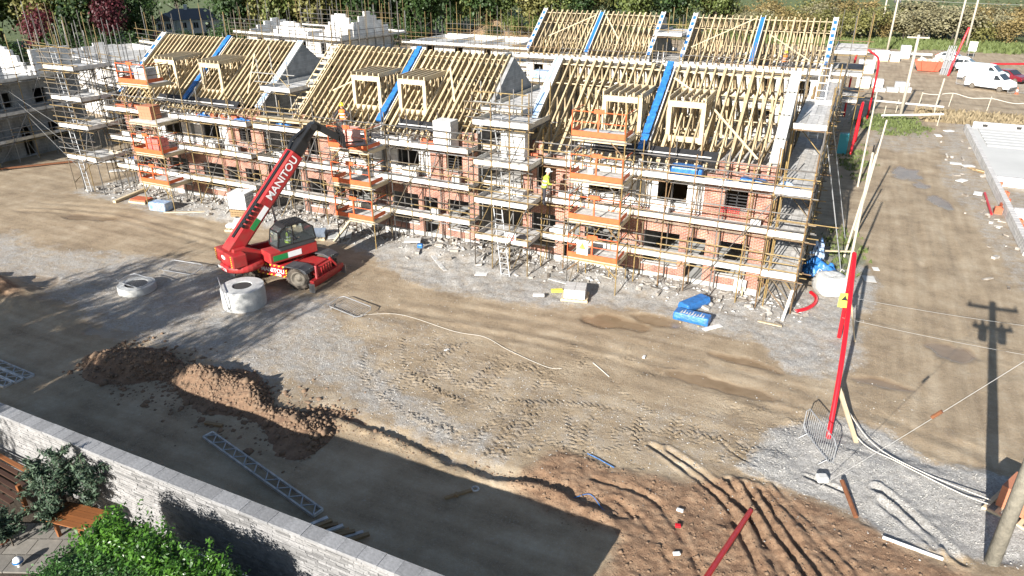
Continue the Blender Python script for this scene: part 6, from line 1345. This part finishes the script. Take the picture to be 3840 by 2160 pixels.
pt = thing('plant_pot', 'terracotta pot with a small green plant on the paving', 'plant pot', (-18.75, 7.2, .08)); mb = MB(); mb.lathe([(0, 0), (.12, 0), (.18, .26), (.2, .26), (.2, .3), (.15, .29), (0, .27)], 18, (-18.75, 7.2, .08)); mb.build('pot', 'terracotta', pt, True)
P_ = RNG.normal(0, .1, (260, 3)) * np.array([1, 1, .8]) + np.array([-18.75, 7.2, .48]); V, F = leaf_cloud(P_, RNG.normal(0, .6, (260, 3)) + np.array([0, 0, .8]), .04, .5); link('foliage', mesh('foliage', V, F, 'laurel'), pt, (0, 0, 0))
lm = thing('garden_lamp', 'small white and blue ball lamp on the paving edge', 'lamp', (-17.5, 6.85, .08)); mb = MB(); mb.lathe([(0, 0), (.06, 0), (.05, .06), (.1, .1), (.125, .18), (.1, .26), (.04, .3), (0, .31)], 16, (-17.5, 6.85, .08)); mb.build('globe', 'white_paint', lm, True); mb = MB(); mb.lathe([(.128, .15), (.13, .18), (.126, .21)], 16, (-17.5, 6.85, .08)); mb.build('band', 'blue_sheet', lm)
rl = thing('white_handrail', 'white tubular handrail running through the laurel hedge', 'handrail', (-12.3, 8.2, 0)); mb = MB(); mb.tube([(-13.6, 8.42, 1.25), (-10.2, 8.36, 1.25)], .035, 8); mb.build('rail', 'white_paint', rl); 
for x in (-13.5, -12.4, -11.3, -10.3): tube_obj('upright', (x, 8.42, 0), (x, 8.41, 1.23), .025, 'white_paint', rl)
ls = link('garden_ground', mesh('garden_ground', [(-30, -5, .03), (2, -5, .03), (2, 9.2, .03), (-30, 9.2, .03)], [(0, 1, 2, 3)], 'garden_shade')); ls['kind'] = 'structure'
# ---------------------------------------------------------------- vehicles and the compound beyond
def vehicle(name, label, cat, c, yaw, L, Wd, prof, win, m, wr=.33, axles=(.19, .80), side_win=()):
    """prof: side outline (x 0..1 of length, z), win: list of (x0,z0,x1,z1..) glass polygons on the side"""
    t = thing(name, label, cat, c); T = Matrix.Translation(c) @ rz(yaw); hw = Wd / 2
    def inset(z): return hw - max(0, z - 1.0) * .14
    pts = [((x - .5) * L, z) for x, z in prof]; n = len(pts); mb = MB(T)
    v = [(x, -inset(z), z) for x, z in pts] + [(x, inset(z), z) for x, z in pts]
    mb.add(v, [tuple(range(n))[::-1], tuple(range(n, 2 * n))] + [(i, (i + 1) % n, n + (i + 1) % n, n + i) for i in range(n)]); body = mb.build('body', m, t, bevel=.05)
    for s in (-1, 1):
        for w in win:
            p = [((x - .5) * L, z) for x, z in w]; mb = MB(T); mb.add([(x, s * (inset(z) + .012), z) for x, z in p], [tuple(range(len(p)))]); mb.build('side_window', 'car_glass', t)
        for ax in axles:
            mb = MB(T); mb.lathe([(0, -.11), (wr, -.11), (wr, .11), (0, .11)], 20, ((ax - .5) * L, s * (hw - .10), wr), 'Y'); w_ = mb.build('wheel', 'tyre', t)
            mb = MB(T); mb.lathe([(0, s * .118), (wr * .62, s * .116)], 14, ((ax - .5) * L, s * (hw - .10), wr), 'Y'); mb.build('rim', 'rim', w_)
        mb = MB(T); x = .985 * L - L / 2; mb.box(x - .12, x + .03, s * hw * .7 - .14, s * hw * .7 + .14, .62, .78); mb.build('headlight', 'glass_dark', t)
        mb = MB(T); x = -L / 2; mb.box(x - .015, x + .06, s * hw * .85 - .06, s * hw * .85 + .06, .8, 1.1); mb.build('tail_light', 'red_duct', t)
    for (xa, za, xb, zb) in side_win:
        mb = MB(T); a = ((xa - .5) * L, za); b = ((xb - .5) * L, zb); dx, dz = b[0] - a[0], b[1] - a[1]; q = math.hypot(dx, dz); nx_, nz_ = -dz / q * .03, dx / q * .03
        if nz_ < 0: nx_, nz_ = -nx_, -nz_
        mb.add([(a[0] + nx_, -inset(a[1]) * .9, a[1] + nz_), (a[0] + nx_, inset(a[1]) * .9, a[1] + nz_), (b[0] + nx_, inset(b[1]) * .9, b[1] + nz_), (b[0] + nx_, -inset(b[1]) * .9, b[1] + nz_)], [(0, 1, 2, 3)]); mb.build('windscreen', 'car_glass', t)
    mb = MB(T); mb.box(L / 2 - .1, L / 2 + .06, -hw * .95, hw * .95, .32, .55); mb.build('bumper', 'car_black', t, bevel=.03)
    return t
VAN = [(.0, .35), (.0, 1.75), (.03, 1.95), (.10, 2.0), (.58, 2.0), (.68, 1.92), (.84, 1.28), (.97, 1.05), (1.0, .8), (1.0, .35)]
VW = [[(.62, 1.25), (.62, 1.78), (.675, 1.78), (.79, 1.28)]]
vehicle('van', 'white panel van nearest the fence in the parking area', 'van', (14.7, 102.3, 0), -30, 5.0, 1.95, VAN, VW, 'car_white', side_win=((.69, 1.88, .83, 1.30),))
vehicle('van', 'white panel van parked just behind the nearest van', 'van', (14.6, 108.6, 0), -22, 5.3, 2.0, [(x, z * 1.08) for x, z in VAN], [[(x, z * 1.08) for x, z in VW[0]]], 'car_white', side_win=((.69, 2.03, .83, 1.41),))
CAR = [(.0, .35), (.0, .95), (.04, 1.08), (.16, 1.42), (.25, 1.5), (.52, 1.5), (.72, 1.0), (.95, .86), (1.0, .65), (1.0, .35)]
CW = [[(.14, 1.08), (.22, 1.42), (.40, 1.44), (.40, 1.06)], [(.42, 1.06), (.42, 1.44), (.52, 1.42), (.66, 1.04)]]
vehicle('car', 'white hatchback behind the two vans', 'car', (13.6, 117.5, 0), -16, 4.3, 1.85, [(x, z * 1.12) for x, z in CAR], [[(x, z * 1.12) for x, z in w] for w in CW], 'car_white', side_win=((.54, 1.64, .71, 1.14),))
vehicle('car', 'dark red car showing beyond the nearest van bonnet', 'car', (17.6, 109.6, 0), -40, 4.2, 1.8, CAR, CW, 'car_red', side_win=((.54, 1.46, .71, 1.02),))
vehicle('car', 'white car farthest back in the parking row', 'car', (12.6, 126.5, 0), -14, 4.4, 1.85, CAR, CW, 'car_white', side_win=((.54, 1.46, .71, 1.02),))
vehicle('car', 'dark car cut by the right frame edge', 'car', (25.5, 134, 0), -14, 4.4, 1.85, CAR, CW, 'car_black', side_win=((.54, 1.46, .71, 1.02),))
sk = thing('skip', 'orange waste skip filled with rubbish', 'skip', (8.9, 115.6, 0)); T = Matrix.Translation((8.9, 115.6, 0)) @ rz(-4)
mb = MB(T); b0 = [(-1.25, -.75, .1), (1.25, -.75, .1), (1.25, .75, .1), (-1.25, .75, .1)]; t0 = [(-1.8, -.92, 1.35), (1.8, -.92, 1.35), (1.8, .92, 1.35), (-1.8, .92, 1.35)]; mb.add(b0 + t0, [(0, 3, 2, 1), (0, 1, 5, 4), (1, 2, 6, 5), (2, 3, 7, 6), (3, 0, 4, 7)]); mb.build('tub', 'skip_orange', sk)
for a, b in zip(t0, t0[1:] + t0[:1]): bar_obj('rim_bar', T @ Vector(a), T @ Vector(b), .1, .1, 'skip_orange', sk)
for x in (-1.0, 0, 1.0): bar_obj('rib', T @ Vector((x * .75, -.77, .12)), T @ Vector((x, -.94, 1.32)), .1, .06, 'skip_orange', sk)
for k in range(10): link('rubbish', unit_box(('timber_pale', 'white_wrap', 'pink_wrap')[k % 3]), sk, mtx=T @ Matrix.Translation((-1.2 + k * .26, RNG.uniform(-.5, .5), 1.3 + RNG.uniform(0, .25))) @ Euler((RNG.uniform(-.6, .6), RNG.uniform(-.6, .6), RNG.uniform(0, 3))).to_matrix().to_4x4() @ Matrix.Diagonal((.7, .4, .3, 1)))
gp = thing('post_bundle', 'upright bundle of galvanised barrier posts beside the skip', 'posts', (10.6, 113, 0))
for k in range(10): tube_obj('post', (10.2 + k * .09, 112.8 + .2 * (k % 3), 0), (10.45 + k * .1, 112.9 + .2 * (k % 3), 3.2 + .5 * (k % 2)), .06, 'galv', gp)
for z in (.9, 2.0): bar_obj('strap', (10.2, 112.7, z), (11.3, 112.7, z), .05, .05, 'galv', gp)
arch('leaning red duct post next to the galvanised bundle', [(11.1, 112.0, 0), (11.4, 112.2, 2.0), (11.9, 112.6, 4.6), (12.2, 113, 6.0)], .14, 'red_post')
arch('long red duct lying along the far verge at the right', [(17.5, 126.5, .15), (20, 127.5, .15), (24, 129, .2), (30, 131, .15)], .12, 'red_duct')
for k, (x, y, lab) in enumerate(((6.67, 87.4, 'taped timber fence post nearest the single arm pole'), (9.52, 88.2, 'taped timber fence post in the middle of the road edge'), (12.9, 87.4, 'taped timber fence post above the foundation plot'), (17.2, 87.0, 'taped timber fence post at the right frame edge'))): post('fence_post', lab, 'post', (x, y, -.1), (x + .1, y, 1.45), .05, 'pole_pale')
cord('barrier_tape', 'red and white barrier tape strung between the fence posts', 'tape', [(6.77, 87.4, 1.3), (8.1, 87.8, 1.2), (9.62, 88.2, 1.4), (11.3, 87.8, 1.1), (13.0, 87.4, 1.25), (15.1, 87.2, .95), (17.3, 87, 1.2), (24, 87, 1.1)], .035)
fn = thing('rail_fence', 'low white rail fence round the grass patch and pole', 'fence', (5.2, 79, 0))
for (x, y) in ((1.2, 81.5), (3.2, 78.4), (4.4, 82.4), (7.7, 81.5), (7.8, 77.2)): tube_obj('post', (x, y, -.1), (x + .05, y, 1.3), .05, 'pole_pale', fn)
bar_obj('rail', (1.0, 81.9, 1.15), (8.4, 81.3, 1.1), .08, .14, 'white_board', fn); bar_obj('rail', (3.0, 78.1, .4), (8.2, 77.9, 1.0), .08, .14, 'white_board', fn)
post('timber_post', 'tall grey timber post at the rail fence corner', 'post', (7.9, 84, -.1), (8.1, 84, 3.4), .08, 'pole_pale')
for k, (x, y, w, d, h, lab) in enumerate(((1.0, 97, 1.5, 1.1, 1.3, 'white block pack nearest the end of the link scaffold'), (2.6, 98, 1.2, 1.0, 1.0, 'second white block pack on the hardstanding'), (5.2, 97.5, 1.5, 1.1, .9, 'pale block pack left of the single arm pole'), (1.1, 110, 2.0, 1.4, 1.7, 'tall white block pack by the far red arch'), (3.0, 124.6, 2.0, 1.3, 1.5, 'white site cabinet on the far hardstanding, left'), (4.9, 124.4, 1.3, 1.2, 1.4, 'white site cabinet on the far hardstanding, right'), (6.3, 129, 1.4, 1.2, 1.9, 'tall white box before the far grass verge'))):
    t = thing('block_pack', lab, 'block pack', (x, y, 0)); pallet(t, (x, y, 0), 4, w, d); rowpack(t, (x, y, 0), 4, (2, 2, 3), (w / 2, d / 2, (h - .14) / 3), 'block_white', 'block_row', .145)
for k in range(3): boxrot('slab_stack', ('left', 'middle', 'right')[k] + ' low stack of pale slabs on the far hardstanding', 'slab stack', (2.9 + k * 1.3, 95.4 + .4 * k, 0), (1.2, 1.0, .35 + .1 * k), 8 * k, 'concrete_pale', bevel=.01)
plank('white rail on the far hardstanding before the verge', (1, 131.5, .5), (10.2, 131.2, .5), .2, .3, 'white_board')
boxrot('site_box', 'small teal box at the foot of the link scaffold', 'box', (.1, 62.5, 0), (.7, .6, 1.6), 3, 'teal', bevel=.02)
s_ = thing('site_sign', 'white sign board on posts beyond the parked cars', 'sign', (15.6, 134, 0)); box_obj('panel', 15.1, 16.2, 133.98, 134.02, 1.0, 2.4, 'white_board', s_); [tube_obj('post', (x, 134.05, 0), (x, 134.05, 2.3), .04, 'galv', s_) for x in (15.3, 16.0)]
cnp = thing('traffic_cone', 'red and white cone in front of the nearest van', 'cone', (17.2, 100.2, 0)); mb = MB(); mb.lathe([(.25, 0), (.25, .04), (.16, .05), (.04, .75), (0, .75)], 14, (17.2, 100.2, 0)); mb.build('cone', 'orange', cnp); mb = MB(); mb.lathe([(.125, .3), (.085, .5)], 14, (17.2, 100.2, 0)); mb.build('band', 'white_paint', cnp)
barrier('grey crowd barrier at the nearest van bumper', frame_at((16.2, 99.6), (18.2, 100.4)), 2.1); barrier('grey crowd barrier behind the nearest van', frame_at((11.4, 104.6), (12.6, 103.2)), 1.9)
for k, (x, y) in enumerate(((10.3, 56.8), (10.1, 55.8), (10.35, 54.5), (10.15, 53.6), (10.25, 52.7), (9.55, 50.6), (10.1, 49.7), (10.3, 48.6), (10.4, 47.4), (10.0, 51.6))):
    t = thing('chimney_liner', ('single chimney liner standing apart from the row by the foundation' if k == 5 else 'short terracotta chimney liner in the row along the foundation wall'), 'chimney liner', (x, y, 0), None if k == 5 else 'terracotta liners along the foundation'); T = Matrix.Translation((x, y, 0)) @ rz(RNG.uniform(-20, 20)); s = .21
    mb = MB(T); mb.add([(-s, -s, 0), (s, -s, 0), (s, s, 0), (-s, s, 0), (-s, -s, .42), (s, -s, .42), (s, s, .42), (-s, s, .42), (-s * .8, -s * .8, .42), (s * .8, -s * .8, .42), (s * .8, s * .8, .42), (-s * .8, s * .8, .42), (-s * .8, -s * .8, .1), (s * .8, -s * .8, .1), (s * .8, s * .8, .1), (-s * .8, s * .8, .1)],
        [(0, 1, 5, 4), (1, 2, 6, 5), (2, 3, 7, 6), (3, 0, 4, 7), (4, 5, 9, 8), (5, 6, 10, 9), (6, 7, 11, 10), (7, 4, 8, 11), (8, 9, 13, 12), (9, 10, 14, 13), (10, 11, 15, 14), (11, 8, 12, 15)]); mb.build('shell', 'terracotta', t)
    mb = MB(T); mb.box(-s * .8, s * .8, -s * .8, s * .8, .05, .12); mb.build('inside', 'dark_void', t)
post('red_post', 'thin red post lying on the gravel by the chimney liners', 'post', (9.3, 54.8, .1), (9.15, 50.0, .1), .07, 'red_duct')
tp = thing('timber_pile', 'pile of reddish planks against the foundation wall', 'timber', (10, 60.5, 0)); [bar_obj('plank', (8.9 + .1 * k, 61.6 - .15 * k, .06 + .05 * (k % 3)), (10.7, 60.1 - .1 * k, .08 + .05 * (k % 3)), .16, .05, 'timber' if k % 2 else 'timber_dark', tp) for k in range(7)]
for k, (x, y) in enumerate(((8.2, 62.6), (9.0, 62.2), (8.6, 75.0), (8.2, 57.6), (8.9, 54.6), (7.6, 72.6))): boxrot('slab_scrap', ('larger white board on the gravel by the foundation corner', 'second white board on the gravel by the foundation corner', 'crumpled white sheet near the rail fence', 'white slab scrap on the haul road edge', 'white slab scrap by the chimney liners', 'small white scrap on the grass edge')[k], 'scrap', (x, y, .03), (.8, .5, .06), 20 * k, 'white_board', bevel=.01)
# red and grey bits at the foot of the shaded shell
plank('dark red timber lying before the shaded shell at the far left', (-56.5, 30.0, .15), (-53.3, 34.0, .15), .16, .1, 'rust'); plank('white board lying before the shaded shell', (-52.0, 34.6, .1), (-50.4, 35.6, .1), .4, .05, 'white_board'); plank('pale board lying by the left stair tower', (-48.6, 33.4, .1), (-47.2, 34.6, .1), .5, .05, 'board')
crumple('plastic_sheet', 'blue sheeting on the ground beside the left stair tower', 'sheeting', (-49.6, 36.6, 0), 1.0, .8, .3, 'blue_sheet', 24)
# spoil heap and bungalow beyond
hx = np.linspace(-1, 1, 50); A, B = np.meshgrid(hx, hx); rr = np.clip(1 - np.hypot(A, B), 0, 1); zz = rr * 4.2 * (.8 + .4 * vnoise(A, B, .4, 3)) + fbm(A, B, .15, 4) * .5 * (rr > 0) - .1
k = np.arange(2500).reshape(50, 50); o = link('spoil_heap', mesh('spoil_heap', np.stack([(A * 9 - 66).ravel(), (B * 8 + 135).ravel(), zz.ravel()], 1), np.stack([k[:-1, :-1].ravel(), k[:-1, 1:].ravel(), k[1:, 1:].ravel(), k[1:, :-1].ravel()], 1), 'spoil', True)); tag(o, 'brown spoil heap beyond the ground floor shells', 'soil heap')
bg = thing('bungalow', 'white bungalow with grey hipped roof among the dark trees', 'house', (-121, 108, 0)); T = Matrix.Translation((-121, 108, .9)) @ rz(40) @ Matrix.Scale(.72, 4)
mb = MB(T); mb.box(-8, 8, -4, 4, -.5, 3.0); mb.box(-8, -3.5, -6.5, -4, -.5, 3.0); mb.build('wall', 'house_white', bg)
mb = MB(T); mb.add([(-8.5, -4.5, 3), (8.5, -4.5, 3), (8.5, 4.5, 3), (-8.5, 4.5, 3), (-4, 0, 5.6), (4, 0, 5.6)], [(0, 1, 5, 4), (1, 2, 5), (2, 3, 4, 5), (3, 0, 4)]); mb.add([(-8.5, -7, 3), (-3.0, -7, 3), (-3.0, -3.5, 3), (-8.5, -3.5, 3), (-5.75, -7, 4.8), (-5.75, -2, 4.8)], [(0, 1, 4), (1, 2, 5, 4), (3, 0, 4, 5)]); rfo = mb.build('roof', 'roof_slate', bg)
mb = MB(T); mb.box(-1.4, -.6, -.5, .5, 4.8, 6.6); mb.build('chimney', 'house_white', rfo)
for x in (-7, -4.9, -1.5, 1.5, 4.5):
    y = -6.52 if x < -4 else -4.02; mb = MB(T); mb.box(x - .6, x + .6, y - .03, y, .9, 2.3); w_ = mb.build('window', 'car_glass', bg); mb = MB(T); mb.box(x - .04, x + .04, y - .06, y - .031, .9, 2.3); mb.build('glazing_bar', 'white_paint', w_)

# ---------------------------------------------------------------- trees and bushes
def crown_data(kind, n, seed):
    rg = np.random.default_rng(seed)
    if kind == 'conifer':
        t = rg.random(n) ** .7; r = (1 - t) * (.30 + .12 * rg.random(n)) * (1 + .25 * np.sin(t * 40)); a = rg.uniform(0, 6.28, n)
        P_ = np.stack([r * np.cos(a), r * np.sin(a), .08 + .92 * t], 1); N_ = np.stack([np.cos(a), np.sin(a), rg.normal(.1, .5, n)], 1); s = .028
    else:
        m_ = {'tree': 26, 'bush': 18, 'sparse': 40}[kind]; c = rg.normal(size=(m_, 3)); c /= np.linalg.norm(c, axis=1, keepdims=True); c *= (rg.random((m_, 1)) ** .45)
        if kind == 'bush': c = c * np.array([.46, .46, .36]) + np.array([0, 0, .5])
        else: c = c * np.array([.33, .33, .34]) + np.array([0, 0, .62])
        sg = {'tree': .085, 'bush': .10, 'sparse': .065}[kind]; i_ = rg.integers(0, m_, n); P_ = c[i_] + rg.normal(0, sg, (n, 3)) * (.5 + rg.random((m_, 1)))[i_]; P_[:, 2] = np.maximum(P_[:, 2], .03); N_ = rg.normal(0, .7, (n, 3)) + (P_ - np.array([0, 0, .45])) * 2 + np.array([0, 0, .4]); s = {'tree': .024, 'bush': .028, 'sparse': .016}[kind]
    return leaf_cloud(P_, N_, s, .7)
def trunk_data(kind, seed):
    rg = random.Random(seed); mb = MB(); th = .95 if kind == 'conifer' else .45
    mb.tube([(0, 0, -.03), (.01, 0, th * .5), (0, .01, th)], [.022, .016, .006], 7)
    if kind != 'conifer':
        for k in range(9 if kind != 'sparse' else 18):
            a = rg.uniform(0, 6.28); e = rg.uniform(.5, 1.2); L = rg.uniform(.25, .42); z0 = rg.uniform(.18, .45)
            p = (math.cos(a) * math.cos(e) * L, math.sin(a) * math.cos(e) * L, z0 + math.sin(e) * L); mb.tube([(0, 0, z0), tuple(q * .55 + (0 if i_ < 2 else z0 * .45) for i_, q in enumerate(p)), p], [.009, .006, .002], 5)
    return mb
CR = {}; 
def crown(kind, mname, v):
    if (kind, mname, v) not in CR:
        V, F = crown_data(kind, {'tree': 2600, 'bush': 2200, 'conifer': 2600, 'sparse': 9000}[kind], hash((kind, v)) % 1000 if False else v * 17 + len(kind)); CR[kind, mname, v] = mesh('crown', V, F, mname)
    if ('trunk', kind, v) not in CR: b = trunk_data(kind, v); CR['trunk', kind, v] = mesh('trunk', b.v, b.f, 'bark', True)
    return CR[kind, mname, v], CR['trunk', kind, v]
def plant(name, label, cat, c, h, w, kind, mname, v, group):
    t = thing(name, label, cat, c, group); cm, tm_ = crown(kind, mname, v); z0 = c[2]; k = {'tree': .85, 'bush': 1.0, 'conifer': .7, 'sparse': .85}[kind]
    S = Matrix.Translation(c) @ rz(random.uniform(0, 360)) @ Matrix.Diagonal((w / k, w / k, h, 1)); link('crown', cm, t, mtx=S); link('trunk', tm_, t, mtx=S)
PATHL = [(-135, 62), (-112, 78), (-98, 96), (-84, 112), (-66, 126), (-44, 140), (-20, 150), (4, 157), (30, 161), (60, 160)]
acc = [0]
for a, b in zip(PATHL[:-1], PATHL[1:]): acc.append(acc[-1] + math.hypot(b[0] - a[0], b[1] - a[1]))
def along(s):
    for i in range(len(acc) - 1):
        if s <= acc[i + 1] or i == len(acc) - 2:
            t = (s - acc[i]) / (acc[i + 1] - acc[i]); a, b = PATHL[i], PATHL[i + 1]; L = acc[i + 1] - acc[i]; nn = (-(b[1] - a[1]) / L, (b[0] - a[0]) / L); return (a[0] + (b[0] - a[0]) * t, a[1] + (b[1] - a[1]) * t), nn
rd = random.Random(23); TOT = acc[-1]
LAB = {'leaf_dark': ('dark_tree', 'dark evergreen tree in the belt behind the left plots', 'dark trees behind the left plots'), 'leaf_green': ('green_tree', 'mid green broadleaf tree in the belt behind the site', 'green trees behind the site'), 'leaf_olive': ('olive_tree', 'olive leaved tree in the belt behind the site', 'olive trees behind the site'), 'leaf_autumn': ('autumn_bush', 'golden brown autumn bush along the far verge', 'autumn bushes along the far verge'), 'leaf_bare': ('bare_bush', 'grey brown half bare bush along the far verge', 'half bare bushes along the far verge'), 'leaf_red': ('red_tree', 'dark red leaved tree near the white bungalow', 'dark red trees near the bungalow')}
s = 0
while s < TOT:
    f = s / TOT
    for row in range(3):
        (x, y), nn = along(min(s + rd.uniform(-2, 2), TOT - .1)); off = (0, 6, 13)[row] + rd.uniform(-2, 2); x += nn[0] * off; y += nn[1] * off
        u = rd.random()
        if f < .40: mname = 'leaf_dark' if u < .70 else 'leaf_green' if u < .90 else 'leaf_olive'; kind = 'conifer' if (u < .25) else 'tree'; h = rd.uniform(9, 14) + row * 3.5
        elif f < .62: mname = 'leaf_green' if u < .5 else 'leaf_olive' if u < .8 else 'leaf_dark'; kind = 'tree' if row else 'bush'; h = rd.uniform(8, 12) + row * 1.5 if row else rd.uniform(3, 5)
        else: mname = 'leaf_autumn' if u < .42 else 'leaf_bare' if u < .70 else 'leaf_olive'; kind = 'bush'; h = rd.uniform(4.5, 7.0) if row < 2 else rd.uniform(6, 7.6)
        if abs(math.degrees(math.atan2(-x, y)) - 48.2) < 2.4: continue
        if math.hypot(x + 121, y - 108) < 15 or (f < .45 and math.hypot(x + 112, y - 96) < 10 ): continue
        nm, lb, gp_ = LAB[mname]; plant(nm, lb, 'tree' if kind != 'bush' else 'bush', (x, y, 0), h, h * rd.uniform(.5, .7) * (2.0 if kind == 'bush' else 1.25 if kind == 'tree' else .7), kind, mname, rd.randint(0, 3), gp_)
    s += 4.4 if f > .62 else 5.0
for (x, y, h, w) in ((-108, 80, 10, 6.5), (-112, 88, 5, 5), (-98, 100, 5, 5), (-110, 70, 8, 5)): plant('red_tree', LAB['leaf_red'][1], 'tree', (x, y, 0), h, w, 'tree', 'leaf_red', 1, LAB['leaf_red'][2])
plant('pink_bush', 'bright pink red bush in front of the white bungalow', 'bush', (-112, 92, 0), 2.6, 3.5, 'bush', 'leaf_pink', 0, None)
plant('olive_tree', 'bright yellow green tree right of the white bungalow', 'tree', (-101, 112, 0), 9, 7, 'tree', 'leaf_olive', 2, None)
for k in range(12): plant('dark_tree', LAB['leaf_dark'][1], 'tree', (-150 + k * 6 + rd.uniform(-2, 2), 112 + k * 4.6 + rd.uniform(-3, 3), 0), rd.uniform(13, 18), rd.uniform(9, 12), 'tree', 'leaf_dark', k % 4, LAB['leaf_dark'][2])
for k in range(24): plant('dark_bush', 'low dark shrub standing in for shade under the trees behind the left plots', 'bush', (-116 + (k % 12) * 4.0 - (k // 12) * 5 + rd.uniform(-1, 1), 60 + (k % 12) * 4.8 + (k // 12) * 4 + rd.uniform(-2, 2), 0), rd.uniform(3, 5), rd.uniform(5, 7.5), 'bush', 'leaf_dark', k % 4, 'low dark shrubs behind the left plots')  # dark shrubs added to fill in the shade below the trees
for k in range(14): plant('far_tree', 'distant tree in the field hedge beyond the verge', 'tree', (-60 + k * 13 + rd.uniform(-4, 4), 255 + rd.uniform(-8, 25), 3.5), rd.uniform(7, 11), rd.uniform(7, 10), 'tree', rd.choice(('leaf_olive', 'leaf_green', 'leaf_bare')), k % 4, 'distant field hedge trees')
# garden trees left of the camera whose shade falls across the yard
for k, (x, y, h, w) in enumerate(((-34.5, -3.5, 11.5, 7.0), (-29.5, -5.0, 13.5, 7.5), (-25.0, -3.5, 12.0, 5.5))): plant('garden_tree', ('leftmost', 'tallest', 'rightmost')[k] + ' half bare garden tree shading the yard', 'tree', (x, y, 0), h, w, 'sparse', 'leaf_olive', k, 'garden trees beside the wall')
# rough grass on the verge and around the pole
def tufts(name, label, mname, mask, x0, x1, y0, y1, count, h):
    P_ = pick(mask, x0, x1, y0, y1, count); n_ = len(P_); a = RNG.uniform(0, 6.28, n_); ww = h * .5; D = np.stack([np.cos(a), np.sin(a), a * 0], 1) * ww; up = np.stack([RNG.normal(0, .3, n_), RNG.normal(0, .3, n_), np.ones(n_)], 1) * (h * RNG.uniform(.5, 1.3, n_))[:, None]
    V = np.stack([P_ - D, P_ + D, P_ + up], 1).reshape(-1, 3); o = link(name, mesh(name, V, np.arange(n_ * 3).reshape(-1, 3), mname)); tag(o, label, 'grass', kind='stuff')
tufts('verge_grass', 'rough green grass on the far verge before the bushes', 'grass', grass, -30, 60, 138, 160, 9000, .5)
tufts('patch_grass', 'green grass tufts around the single arm pole and haul road edge', 'grass', grass, -1, 9, 34, 84, 2600, .22)
tufts('dry_grass', 'dry straw coloured grass bank behind the foundation', 'dry_grass', dry, 6, 31, 78, 87, 3500, .4)
